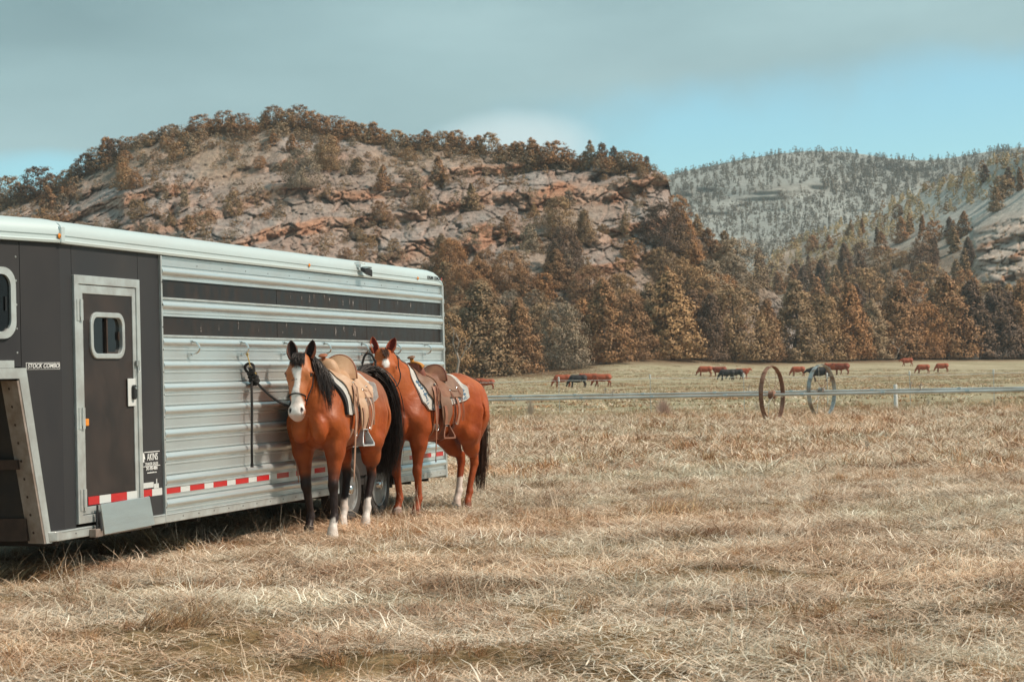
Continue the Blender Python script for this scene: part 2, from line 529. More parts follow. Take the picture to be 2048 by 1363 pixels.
# ------------------------------------------------------------------ horse trailer
TR0 = Vector((-0.801, 23.368, 0.0)); TRA = math.radians(16.563)
tr = empty('horse_trailer', TR0, math.atan2(-math.cos(TRA), -math.sin(TRA)),
           'long silver and charcoal stock trailer with slatted aluminium side parked on the grass', 'horse trailer')
KS, KT = 8.83, math.radians(14)        # the nose tapers inwards from here
def nose(u, off, h): return (KS + u * math.cos(KT) + off * math.sin(KT), -u * math.sin(KT) + off * math.cos(KT), h)
def tw(s, n, h): return tr_m @ Vector((s, n, h))
tr_m = Matrix.Translation(TR0) @ Matrix.Rotation(tr.rotation_euler[2], 4, 'Z')
WID = 2.15
S0, S1 = 0.05, 7.205

def nose_plate(name, u0, u1, h0, h1, off0, off1, m, parent=tr, **k):
    b = MB(); b.hexa([nose(u, o, h) for u in (u0, u1) for o in (off0, off1) for h in (h0, h1)])
    return b.obj(name, m, parent, **k)

M['wheelrim'] = mat('dull silver wheel', (0.34, 0.36, 0.36), 0.45, 0.6, col2=(0.22, 0.21, 0.20), nscale=9)
def build_trailer():
    # roof and side rail, rounded down at the rear
    prof = [(0.012, 2.500), (0.030, 2.503), (0.034, 2.520), (0.022, 2.530), (0.020, 2.556), (0.028, 2.562), (0.026, 2.590), (0.012, 2.625), (-0.02, 2.655), (-0.07, 2.675), (-0.14, 2.688), (-0.45, 2.702), (-WID / 2, 2.71)]
    prof = prof + [(-WID - n, h) for n, h in prof[:-1][::-1]]
    rings = []
    for s in (0.02, 0.03, 0.045, 0.07, 0.11, 0.16, 0.22, 0.30, 2.0, 4.0, 6.0, KS - 0.02):
        k = 1 if s >= 0.30 else math.sqrt(max(0.0, 1 - (1 - (s - 0.018) / 0.282) ** 2)) * 0.9 + 0.1
        rings.append([(s, n, 2.500 + (h - 2.5) * k) for n, h in prof])
    MB().loft(rings).obj('roof_rail', M['rail'], tr, smooth=True, auto=0.7)
    rings = []
    for u in (0.004, 0.5, 1.6, 2.8):
        inn = u * math.sin(KT)
        rings.append([(KS + u * math.cos(KT), (n - inn if n > -WID / 2 else n + inn) * 1.0, h + 0.004) for n, h in prof])
    MB().loft(rings).obj('nose_rail', M['rail'], tr, smooth=True, auto=0.7)
    b = MB(); b.box(KS - 0.03, KS + 0.03, 0.0, 0.037, 2.502, 2.63); b.obj('rail_joint', M['rail'], tr, bevel=0.01)
    # inner shell so that nothing is see-through
    b = MB(); b.box(0.06, KS + 0.1, -WID + 0.03, -0.05, 0.46, 2.49); b.obj('inner_shell', M['under'], tr)
    # charcoal wall: flush panels with joints
    def panel(s0, s1, h0, h1):
        b = MB(); b.box(s0, s1, -0.045, 0.0, h0, h1); b.obj('wall_panel', M['dark'], tr)
    panel(7.222, 7.588, 0.40, 2.50)
    panel(7.594, 8.655, 2.285, 2.50)
    panel(8.661, KS, 0.40, 2.50)
    # nose side: one sheet with slanted front edge below the gooseneck
    def nose_sheet(poly, m, o0=-0.045, o1=0.0, name='wall_panel'):
        b = MB(); n = len(poly)
        b.add([nose(u, o0, h) for u, h in poly] + [nose(u, o1, h) for u, h in poly],
              [tuple(range(n)), tuple(n + i for i in reversed(range(n)))] + [(i, (i + 1) % n, n + (i + 1) % n, n + i) for i in range(n)])
        return b.obj(name, m, tr)
    nose_sheet([(0.0, 0.40), (0.19, 0.40), (0.41, 1.52), (0.41, 2.50), (0.0, 2.50)], M['dark'])
    nose_sheet([(0.416, 1.60), (2.75, 1.60), (2.75, 2.50), (0.416, 2.50)], M['dark'])
    b = MB()
    for h in np.arange(1.70, 2.5, 0.172):
        b.lathe([(0.0, 0.004), (0.006, 0.003), (0.008, 0)], nose(0.45, 0, h), (math.sin(KT), math.cos(KT), 0), 8)
    tag(b.obj('rivet_row', M['galv'], tr), kind='stuff')
    # slanted brow and gooseneck edge
    nose_sheet([(0.155, 0.315), (0.215, 0.315), (0.455, 1.51), (0.455, 1.585), (0.385, 1.585)], M['trim'], 0.001, 0.02, 'slanted_edge_trim')
    b = MB()
    b.hexa([nose(u, o, h) for u, h in ((0.218, 0.315), ) for o in (-0.14, 0.018) for h in (0.315, 0.33)] + [nose(0.232, o, h) for o in (-0.14, 0.018) for h in (0.315, 0.33)])
    b.hexa([nose(0.217, -0.14, 0.315), nose(0.46, -0.14, 1.50), nose(0.217, 0.018, 0.315), nose(0.46, 0.018, 1.50),
            nose(0.235, -0.14, 0.315), nose(0.48, -0.14, 1.50), nose(0.235, 0.018, 0.315), nose(0.48, 0.018, 1.50)])
    b.obj('slanted_edge_flange', M['bracket'], tr)
    b = MB()
    for k in range(9):
        f = (k + 0.5) / 9
        for o in (-0.07,):
            b.lathe([(0.0, 0.006), (0.010, 0.004), (0.012, 0)], nose(0.236 + 0.243 * f, o, 0.33 + 1.18 * f), (1, 0, -0.2), 8)
    tag(b.obj('bolt_row', M['rust'], tr), kind='stuff')
    nose_sheet([(0.455, 1.515), (2.75, 1.515), (2.75, 1.590), (0.386, 1.590)], M['trim'], -0.02, 0.022, 'gooseneck_rail')
    nose_sheet([(0.50, 1.592), (2.75, 1.592), (2.75, 1.645), (0.50, 1.645)], M['trim'], 0.001, 0.016, 'gooseneck_ledge')
    b = MB(); b.hexa([nose(0.44, -0.03, 1.50), nose(0.44, -0.03, 1.53), nose(2.9, 0, 1.50), nose(2.9, 0, 1.53)] + [(KS + 0.4, -WID, 1.50), (KS + 0.4, -WID, 1.53), (KS + 2.9, -WID, 1.50), (KS + 2.9, -WID, 1.53)])
    b.f = [(0, 2, 3, 1), (4, 5, 7, 6), (0, 4, 6, 2), (1, 3, 7, 5), (0, 1, 5, 4), (2, 6, 7, 3)]
    b.obj('gooseneck_floor', M['under'], tr)
    # shaded front wall under the gooseneck, beams across it
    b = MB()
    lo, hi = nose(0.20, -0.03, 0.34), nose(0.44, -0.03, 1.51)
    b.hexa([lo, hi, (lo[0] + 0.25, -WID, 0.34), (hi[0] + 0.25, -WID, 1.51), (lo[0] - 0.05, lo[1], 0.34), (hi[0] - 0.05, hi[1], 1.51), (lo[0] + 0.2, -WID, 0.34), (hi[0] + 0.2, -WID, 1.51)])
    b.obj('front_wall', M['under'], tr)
    b = MB()
    for h0, h1 in ((0.335, 0.50), (0.86, 0.93)):
        x0 = lo[0] + 0.24 * (h0 - 0.34) / 1.17; 
        b.hexa([(x0 + 0.01, lo[1] - 0.1, h0), (x0 + 0.02, lo[1] - 0.1, h1), (x0 + 0.26, -WID, h0), (x0 + 0.27, -WID, h1), (x0 + 0.05, lo[1] - 0.1, h0), (x0 + 0.06, lo[1] - 0.1, h1), (x0 + 0.30, -WID, h0), (x0 + 0.31, -WID, h1)])
    b.obj('front_cross_beam', M['rust'], tr)
    # far side wall and rear frame
    b = MB(); b.box(0.02, KS + 0.45, -WID - 0.01, -WID + 0.025, 0.33, 2.50); b.obj('far_wall', M['slat'], tr)
    b = MB(); b.box(0.0, 0.05, -0.07, 0.028, 0.30, 2.505); b.box(0.0, 0.05, -WID, -WID + 0.07, 0.30, 2.505); b.box(0.0, 0.05, -WID + 0.07, -0.07, 0.30, 0.42); b.box(0.0, 0.05, -WID + 0.07, -0.07, 2.42, 2.505)
    b.obj('rear_corner_frame', M['trim'], tr, bevel=0.008)
    b = MB(); b.box(0.012, 0.04, -WID + 0.07, -0.07, 0.42, 2.42); b.obj('rear_door', M['slat'], tr)
    for h in (0.55, 0.95, 1.35, 1.75, 2.15, 2.3):
        b = MB(); b.box(-0.022, 0.0, -0.03, 0.026, h, h + 0.05); b.obj('rear_hinge', M['galv'], tr, bevel=0.004)
    # skirt rail
    b = MB(); b.box(3.45, 8.98, -0.05, 0.018, 0.325, 0.398); b.box(0.0, 1.60, -0.05, 0.018, 0.325, 0.398)
    b.hexa([(8.981, -0.05, 0.325), (8.981, -0.05, 0.398), (8.981, 0.018, 0.325), (8.981, 0.018, 0.398), nose(0.19, -0.05, 0.325), nose(0.19, -0.05, 0.398), nose(0.19, 0.02, 0.325), nose(0.20, 0.02, 0.398)])
    b.obj('skirt_rail', M['trim'], tr, bevel=0.006)
    b = MB(); b.box(3.45, 8.9, 0.018, 0.021, 0.385, 0.390); b.obj('skirt_bead', M['galv'], tr)
    b = MB()
    for s in np.arange(3.6, 8.9, 0.30): b.lathe([(0.0, 0.004), (0.005, 0.003), (0.006, 0)], (s, 0.018, 0.362), (0, 1, 0), 6)
    for s in (0.25, 0.55, 0.85, 1.15, 1.45): b.lathe([(0.0, 0.004), (0.005, 0.003), (0.006, 0)], (s, 0.018, 0.362), (0, 1, 0), 6)
    tag(b.obj('rivet_row', M['inkb'], tr), kind='stuff')
    b = MB(); b.box(0.1, 8.8, -WID + 0.1, -0.08, 0.36, 0.46)
    for s in np.arange(0.4, 8.8, 0.6): b.box(s, s + 0.06, -WID + 0.08, -0.07, 0.28, 0.36)
    b.obj('floor_frame', M['under'], tr)
    # ------------- slats
    def slat_profile(h0, h1, hb=0.085):
        """(n, h) from top to bottom: groove, bulge, lip, flat"""
        p = [(-0.012, h0), (-0.012, h0 - 0.007), (0.001, h0 - 0.010)]
        for k in range(9):
            t = k / 8
            p.append((0.002 + 0.030 * math.sin(PI * (0.06 + 0.90 * t)) ** 0.8, h0 - 0.012 - (hb - 0.014) * t))
        p += [(0.003, h0 - hb - 0.001), (0.003, h0 - hb - 0.010), (0.008, h0 - hb - 0.013), (0.008, h0 - hb - 0.022), (0.0, h0 - hb - 0.026), (0.0, h1 + 0.010), (0.006, h1 + 0.008), (0.006, h1)]
        return p
    cache = {}
    def slat(s0, s1, h0, h1, name='side_slat'):
        key = (s0, s1, round(h0 - h1, 4))
        if key not in cache:
            p = slat_profile(0, h1 - h0); b = MB()
            vs = []; fs = []
            for s in np.linspace(s0, s1, 2):
                vs += [(s, n, h) for n, h in p]
            n = len(p)
            fs = [(k, k + 1, n + k + 1, n + k) for k in range(n - 1)]
            vs += [(s, -0.045, h) for s in (s0, s1) for h in (0, h1 - h0)]
            fs += [(2 * n, 0, n, 2 * n + 2), (n - 1, 2 * n + 1, 2 * n + 3, 2 * n - 1), tuple(range(n)) + (2 * n + 1, 2 * n), tuple(n + k for k in range(n)) + (2 * n + 3, 2 * n + 2)]
            b.add(vs, fs)
            o = b.obj(name, M['slat'], tr, smooth=True, auto=0.5); cache[key] = o.data
        else:
            o = link_mesh(name, cache[key], None, tr)
        o.location = (0, 0, h0)
        return o
    rows = [1.837 - 0.0, 1.649, 1.465, 1.278, 1.090, 0.902]
    for a, c in zip(rows[:-1], rows[1:]): slat(S0, S1, a, c)
    for a, c in ((0.902, 0.713), (0.713, 0.522), (0.522, 0.400)):
        slat(S0, 1.56, a, c); slat(3.49, S1, a, c)
    slat(S0, S1, 2.415, 2.303); slat(S0, S1, 2.138, 2.004)
    b = MB(); b.box(S0, S1, -0.045, 0.0, 2.417, 2.492); b.box(S0, S1, 0.0, 0.008, 2.484, 2.492); b.obj('side_slat', M['slat'], tr)
    # smoked window strips in two courses, each of three panes
    for h0, h1 in ((2.160, 2.298), (1.853, 2.000)):
        for s0, s1 in ((0.055, 2.44), (2.448, 4.79), (4.798, 7.195)):
            b = MB(); b.box(s0, s1, -0.035, -0.008, h0, h1); b.obj('window_strip', M['plexi'], tr)
        b = MB(); b.box(S0, S1, -0.03, 0.010, h0 - 0.019, h0 - 0.001); b.obj('window_sill', M['trim'], tr, bevel=0.003)
    r2 = random.Random(4)
    b = MB()
    for k in range(30):
        hrow = r2.choice(((2.17, 2.29), (1.86, 1.99)))
        s = r2.choice([r2.uniform(0.3, 7.0), r2.uniform(2.5, 4.6)]); h = r2.uniform(hrow[0] + 0.02, hrow[1] - 0.04)
        w, l = r2.uniform(0.004, 0.02), r2.uniform(0.02, 0.10)
        pts = [(s, h + l), (s + w * 0.7, h + l * 0.6), (s + w * 0.5, h + 0.1 * l), (s - w * 0.3, h), (s - w * 0.8, h + l * 0.5)]
        l = min(l, hrow[1] - h - 0.005)
        b.add([(x, -0.006, z) for x, z in pts], [(0, 1, 2, 3, 4)])
    tag(b.obj('scuff_mark', M['scuff'], tr), kind='stuff')
    # vertical edges of the slatted side
    b = MB(); b.box(7.197, 7.221, -0.04, 0.022, 0.33, 2.498); b.obj('edge_strip', M['trim'], tr, bevel=0.004)
    b = MB()
    for h in np.arange(0.45, 2.45, 0.183): b.lathe([(0.0, 0.004), (0.005, 0.003), (0.006, 0)], (7.209, 0.022, h), (0, 1, 0), 6)
    for h in (2.45, 2.09, 1.79):
        for s in np.arange(0.5, 7.0, 0.5): b.lathe([(0.0, 0.003), (0.004, 0.002), (0.005, 0)], (s, 0.001 if h > 2.4 else 0.001, h - 0.01), (0, 1, 0), 6)
    tag(b.obj('rivet_row', M['inkb'], tr), kind='stuff')
    # wheel arch panel
    arc = [q for q in rrect(1.68, 3.37, 0.2, 0.765, 0.13, 6) if q[1] > 0.5]
    MB().plate([(3.49, 0.325), (3.49, 0.902), (1.56, 0.902), (1.56, 0.325), (1.68, 0.325)] + arc[::-1] + [(3.37, 0.325)], -0.03, 0.012).obj('wheel_arch', M['slat'], tr)
    b = MB(); b.box(1.6, 3.45, -0.50, -0.42, 0.30, 0.90); b.box(1.6, 3.45, -0.42, -0.04, 0.82, 0.88); b.box(1.58, 1.62, -0.42, -0.04, 0.45, 0.88); b.box(3.43, 3.47, -0.42, -0.04, 0.45, 0.88)
    b.obj('wheel_well', M['under'], tr)
    # reflective tape
    k = 0; s = 7.182
    cr, cw = {}, {}
    while s > 0.15:
        a, c, d = s, s - 0.279, s - 0.457
        ok = (lambda x0, x1: x1 > 3.5 or x0 < 1.55)
        for nm, x1, x0, mm in (('red_tape', a, c, 'red'), ('white_tape', c, d, 'white')):
            x0 = max(x0, 0.08)
            if not (x0 > 3.5 or x1 < 1.55): continue
            b = MB(); b.box(x0 + 0.001, x1 - 0.001, 0.0005, 0.0025, 0.556, 0.609); b.obj('reflective_tape', M[mm], tr)
        s -= 0.457
    for x1, x0, mm, h0 in ((8.50, 8.325, 'red', 0.556), (8.325, 8.142, 'white', 0.556), (8.142, 7.88, 'red', 0.556), (7.88, 7.705, 'white', 0.556)):
        b = MB(); b.box(x0 + 0.001, x1 - 0.001, 0.015, 0.0175, h0, h0 + 0.062); b.obj('reflective_tape', M[mm], tr)
    for x1, x0, mm in ((7.586, 7.42, 'red'), (7.42, 7.24, 'white')):
        b = MB(); b.box(x0 + 0.001, x1 - 0.001, 0.0005, 0.0025, 0.556, 0.613); b.obj('reflective_tape', M[mm], tr)
    b = MB(); b.box(7.39, 7.585, 0.0005, 0.002, 0.625, 0.668); b.box(7.33, 7.345, 0.0005, 0.004, 0.62, 0.69); b.box(7.30, 7.385, 0.0005, 0.003, 0.615, 0.652); b.obj('data_plate', M['white'], tr)
    # ------------- side door
    door = empty('door', parent=tr)
    outer = [(7.597, 0.425), (8.652, 0.425), (8.652, 2.282), (7.597, 2.282)]
    inn = [(7.655, 0.485), (8.585, 0.485), (8.585, 2.215), (7.655, 2.215)]
    MB().frame(outer, inn, -0.04, 0.020).obj('door_frame', M['trim'], door, bevel=0.004)
    o2 = [(7.660, 0.490), (8.580, 0.490), (8.580, 2.210), (7.660, 2.210)]
    i2 = [(7.715, 0.545), (8.515, 0.545), (8.515, 2.145), (7.715, 2.145)]
    MB().frame(o2, i2, -0.03, 0.012).obj('door_leaf_edge', M['trim'], door, bevel=0.004)
    wo, wi = rrect(7.858, 8.407, 1.655, 2.010, 0.10), rrect(7.90, 8.365, 1.695, 1.970, 0.065)
    b = MB(); b.frame(rrect(7.714, 8.516, 0.544, 2.146, 0.002), rrect(7.87, 8.395, 1.667, 1.998, 0.09), -0.03, 0.004); b.obj('door_panel', M['doorp'], door)
    MB().frame(wo, wi, -0.02, 0.020).obj('window_frame', M['trim'], door, bevel=0.006)
    b = MB(); b.plate(rrect(7.895, 8.37, 1.69, 1.975, 0.06), -0.028, -0.012); b.obj('window_pane', M['glass'], door)
    b = MB(); b.box(8.118, 8.138, -0.012, 0.006, 1.694, 1.972); b.box(7.91, 8.12, -0.012, -0.003, 1.695, 1.707); b.box(7.925, 7.94, -0.012, 0.004, 1.80, 1.865); b.obj('window_slider', M['rust'], door)
    b = MB(); b.box(7.700, 7.828, 0.012, 0.020, 1.283, 1.500); b.obj('handle_plate', M['white'], door, bevel=0.003)
    b = MB(); b.plate(rrect(7.722, 7.775, 1.335, 1.450, 0.024), 0.020, 0.045); b.obj('handle', M['black'], door, bevel=0.006)
    b = MB(); b.lathe([(0.0, 0.008), (0.010, 0.008), (0.012, 0)], (7.748, 0.045, 1.425), (0, 1, 0), 12); b.obj('key_lock', M['chrome'], door)
    b = MB(); b.box(7.65, 7.70, 0.020, 0.034, 1.60, 1.64); b.tube([(7.66, 0.035, 1.60), (7.665, 0.04, 1.56), (7.69, 0.04, 1.545), (7.685, 0.036, 1.585)], 0.006, 6); b.obj('door_latch', M['galv'], door)
    for h in (2.02, 1.21, 0.60):
        b = MB(); b.box(8.535, 8.575, 0.020, 0.027, h - 0.08, h + 0.08); b.tube([(8.582, 0.030, h - 0.055), (8.582, 0.030, h + 0.055)], 0.010, 8); b.box(8.592, 8.625, 0.020, 0.026, h - 0.08, h + 0.08)
        b.obj('door_hinge', M['trim'], door)
    b = MB(); b.box(8.468, 8.535, 0.005, 0.022, 1.150, 1.205); b.obj('side_marker_light', M['amber'], tr, bevel=0.006)
    # folded step
    st = empty('folding_step', parent=tr)
    b = MB(); b.hexa([(7.545, 0.06, 0.335), (7.59, 0.05, 0.565), (7.545, 0.085, 0.335), (7.59, 0.068, 0.565), (8.375, 0.06, 0.325), (8.40, 0.05, 0.555), (8.375, 0.085, 0.325), (8.40, 0.068, 0.555)])
    b.obj('step_plate', M['alu'], st, bevel=0.004)
    for q_, r_ in (([(8.44, 0.05, 0.33), (8.43, 0.055, 0.55)], 0.009), ([(7.535, 0.07, 0.33), (7.585, 0.06, 0.57)], 0.006), ([(8.415, 0.075, 0.36), (8.418, 0.06, 0.50)], 0.013)):
        b = MB(); b.tube(q_, r_, 8); b.obj('step_rod', M['inkb'], st)
    b = MB(); b.box(8.39, 8.50, 0.0185, 0.075, 0.315, 0.375); b.box(7.55, 8.39, 0.0185, 0.058, 0.316, 0.332); b.obj('step_bracket', M['bracket'], st, bevel=0.004)
    # nose window (mostly outside the frame)
    w = empty('nose_window', parent=tr)
    def nring(x0, x1, z0, z1, r): return rrect(x0, x1, z0, z1, r)
    oo, ii = nring(0.475, 1.35, 1.800, 2.310, 0.12), nring(0.525, 1.30, 1.850, 2.260, 0.085)
    n = len(oo); b = MB()
    vs = [nose(u, 0.022, h) for u, h in oo] + [nose(u, 0.022, h) for u, h in ii] + [nose(u, -0.0, h) for u, h in oo] + [nose(u, 0.001, h) for u, h in ii]
    fs = []
    for i in range(n):
        j = (i + 1) % n; fs += [(i, j, n + j, n + i), (i, 2 * n + i, 2 * n + j, j), (n + i, n + j, 3 * n + j, 3 * n + i)]
    b.add(vs, fs).obj('window_frame', M['trim'], w, smooth=False)
    b = MB(); b.add([nose(u, 0.004, h) for u, h in ii], [tuple(range(n))]); b.obj('window_pane', M['glass'], w)
    b = MB(); b.hexa([nose(u, o, h) for u in (0.56, 0.575) for o in (0.005, 0.014) for h in (2.0, 2.10)]); b.obj('window_latch', M['black'], w)
    # tie rings along the side
    for s, h in ((6.70, 1.745), (5.70, 1.748), (4.73, 1.753), (3.74, 1.757), (2.71, 1.762), (1.72, 1.765), (0.72, 1.768)):
        b = MB()
        b.box(s - 0.022, s + 0.022, 0.001, 0.034, h + 0.040, h + 0.066); b.box(s - 0.022, s + 0.022, 0.001, 0.034, h - 0.066, h - 0.040)
        b.tube([(s, 0.030, h + 0.053), (s, 0.070, h + 0.045), (s, 0.098, h + 0.022), (s, 0.106, h - 0.004), (s, 0.096, h - 0.028), (s, 0.070, h - 0.046), (s, 0.030, h - 0.053)], 0.0075, 8)
        b.obj('tie_ring', M['chrome'], tr, smooth=True, auto=0.6)
    # lamps on the rail
    for s, r in ((8.86, 0.020), (4.065, 0.017), (0.9, 0.017)):
        n0 = 0.030 if s < KS else 0.022
        b = MB(); b.lathe([(0.0, 0.012), (r * 0.7, 0.009), (r, 0.0), (r * 1.15, 0.0)], (s, n0 - 0.001, 2.558 if s < KS else 2.556), (0, 1, 0), 14); b.obj('clearance_light', M['amber'], tr, smooth=True)
    ld = empty('loading_light', parent=tr)
    b = MB(); b.tube([(2.78, 0.0, 2.640), (2.76, 0.05, 2.645), (2.70, 0.085, 2.632)], 0.006, 6); b.box(2.73, 2.78, 0.012, 0.05, 2.595, 2.630); b.obj('light_bracket', M['galv'], ld)
    b = MB(); b.hexa([(2.75, 0.05, 2.565), (2.75, 0.05, 2.60), (2.75, 0.105, 2.545), (2.75, 0.105, 2.58), (2.60, 0.055, 2.525), (2.60, 0.055, 2.60), (2.60, 0.13, 2.500), (2.60, 0.13, 2.575)])
    b.obj('light_housing', M['inkb'], ld, bevel=0.008)
    b = MB()
    for k in range(6): b.box(2.61 + k * 0.022, 2.617 + k * 0.022, 0.06, 0.124, 2.585, 2.603)
    tag(b.obj('cooling_fin', M['galv'], ld), kind='stuff')
    # lettering
    def letters(txt, s, h, size, m, sx=1.0, name='lettering', shear=0.0, align='CENTER', off=0.004, ext=0.001, bold=0.0, nz=False):
        c = bpy.data.curves.new(name, 'FONT'); c.body = txt; c.size = size; c.align_x = align; c.align_y = 'CENTER'; c.extrude = ext; c.shear = shear; c.offset = bold
        tmp = bpy.data.objects.new(name, c); COL.objects.link(tmp)
        bpy.context.view_layer.update()
        me = bpy.data.meshes.new_from_object(tmp.evaluated_get(bpy.context.evaluated_depsgraph_get()))
        bpy.data.objects.remove(tmp)
        for v in me.vertices:
            x, y, z = v.co
            v.co = (-(x * sx), z + off, y) if not nz else (-(x * sx), z + off, y)
        me.materials.clear()
        o = link_mesh(name, me, m, tr); o.location = (s, 0, h)
        return o
    # badge on the nose: lies across the bend, so it is a plate of its own
    b = MB(); A, B_ = nose(0.365, 0.003, 1.6), nose(0.03, 0.003, 1.6)
    def badge(u, h, o=0.0): return nose(u, 0.003 + o, h)
    bd = empty('model_badge', parent=tr)
    b.add([badge(u, h) for u, h in ((0.37, 1.578), (0.022, 1.578), (0.022, 1.628), (0.37, 1.628))], [(0, 1, 2, 3)]); b.obj('badge_border', M['ink'], bd)
    b = MB(); b.add([badge(u, h, 0.001) for u, h in ((0.365, 1.581), (0.027, 1.581), (0.027, 1.625), (0.365, 1.625))], [(0, 1, 2, 3)]); b.obj('badge_plate', M['inkb'], bd)
    o = letters('STOCK COMBO', 0, 0, 0.044, M['ink'], 1.02, shear=0.25, off=0.0, bold=0.0006)
    o.parent = bd; o.location = nose(0.196, 0.006, 1.603); o.rotation_euler = (0, 0, -KT)
    letters('AKINS', 7.405, 0.868, 0.078, M['ink'], 0.86, bold=0.0008)
    letters('TRAILER SALES', 7.425, 0.815, 0.032, M['ink'], 1.10, bold=0.0004)
    letters('541-995-4884', 7.42, 0.778, 0.038, M['ink'], 0.92, bold=0.0008)
    letters('www.akinstrailers.com', 7.42, 0.746, 0.018, M['ink'], 1.0, bold=0.0004)
    b = MB(); b.box(7.27, 7.54, 0.0008, 0.002, 0.908, 0.914); b.box(7.265, 7.585, 0.0008, 0.002, 0.795, 0.8)
    # small horse-head emblem left of the name
    prof_h = [(0, 0), (0.045, 0), (0.040, 0.030), (0.050, 0.020), (0.060, 0.028), (0.048, 0.062), (0.030, 0.082), (0.022, 0.070), (0.006, 0.048)]
    b.add([(7.588 - x, 0.002, 0.832 + z) for x, z in prof_h], [tuple(range(len(prof_h)))])
    b.obj('dealer_emblem', M['ink'], tr)
    letters('LOGAN', 0.470, 2.580, 0.052, M['inkb'], 1.15, off=0.030, bold=0.0012)
    letters('COACH', 0.225, 2.580, 0.052, M['inkb'], 1.15, off=0.030, bold=0.0012)
    b = MB(); b.add([(0.078 + x, 0.031, 2.578 + z) for x, z in ((-0.02, 0), (0, 0.02), (0.02, 0), (0, -0.02))], [(0, 1, 2, 3)]); b.obj('maker_emblem', M['red'], tr)
    # hairline scratches on the paint
    b = MB()
    for (s0, h0, s1, h1) in ((9.0, 0.74, 8.86, 0.80), (8.08, 0.845, 7.90, 0.862)):
        b.tube([(s0, 0.003, h0), ((s0 + s1) / 2, 0.004, (h0 + h1) / 2 - 0.004), (s1, 0.003, h1)], 0.0016, 4)
    # ------------- wheels
    for s in (2.10, 2.95, 2.10, 2.95):
        pass
    for side in (0, 1):
        for s in (2.10, 2.95):
            w = empty('wheel', parent=tr)
            n0 = -0.055 if side == 0 else -WID + 0.055; d = 1 if side == 0 else -1
            c = (s, n0, 0.338); ax = (0, d, 0)
            R_ = 0.340
            MB().lathe([(0.215, -0.16), (0.28, -0.185), (0.322, -0.175), (R_, -0.145), (R_, -0.02), (0.326, 0.010), (0.308, 0.022), (0.280, 0.028), (0.250, 0.023), (0.224, 0.006), (0.214, -0.02)], c, ax, 48, closed=True).obj('tyre', M['rubber'], w, smooth=True, auto=0.9)
            b = MB()
            for k in range(40):
                a = 2 * PI * k / 40
                for o in (-0.13, -0.085, -0.04):
                    x, z = math.cos(a), math.sin(a); tx, tz = -z, x
                    q = []
                    for dr in (-0.004, 0.006):
                        for dt in (-0.018, 0.018):
                            for dn in (-0.016, 0.016):
                                q.append((s + x * (R_ + dr) + tx * dt, n0 + d * (o + dn), 0.338 + z * (R_ + dr) + tz * dt))
                    b.hexa(q)
            tag(b.obj('tread', M['rubber'], w), kind='stuff')
            MB().lathe([(0.216, 0.004), (0.224, 0.016), (0.220, 0.020), (0.208, 0.014), (0.198, -0.012), (0.194, -0.035), (0.186, -0.040), (0.178, -0.060), (0.160, -0.075), (0.130, -0.058), (0.108, -0.045), (0.085, -0.050), (0.0, -0.052)], c, ax, 48).obj('rim', M['wheelrim'], w, smooth=True, auto=0.6)
            b = MB()
            for k in range(8):
                a = 2 * PI * (k + 0.5) / 8
                b.lathe([(0.0, 0.004), (0.014, 0.003), (0.016, -0.004)], (s + 0.150 * math.cos(a), n0 - d * 0.064, 0.338 + 0.150 * math.sin(a)), ax, 12)
            tag(b.obj('rim_hole', M['black'], w), kind='stuff')
            MB().lathe([(0.0, 0.048), (0.030, 0.048), (0.044, 0.042), (0.050, 0.030), (0.052, -0.03), (0.062, -0.048)], c, ax, 24).obj('hub_cap', M['chrome'], w, smooth=True, auto=0.8)
            for k in range(8):
                a = 2 * PI * k / 8
                cc = (s + 0.088 * math.cos(a), n0 - d * 0.05, 0.338 + 0.088 * math.sin(a))
                MB().lathe([(0.0, 0.034), (0.008, 0.032), (0.012, 0.022), (0.0125, 0.0)], cc, ax, 8).obj('lug_nut', M['chrome'], w, smooth=True)
    b = MB()
    for s in (2.10, 2.95): b.tube([(s, -0.2, 0.338), (s, -WID + 0.2, 0.338)], 0.04, 10)
    b.obj('axle', M['under'], tr)
build_trailer()
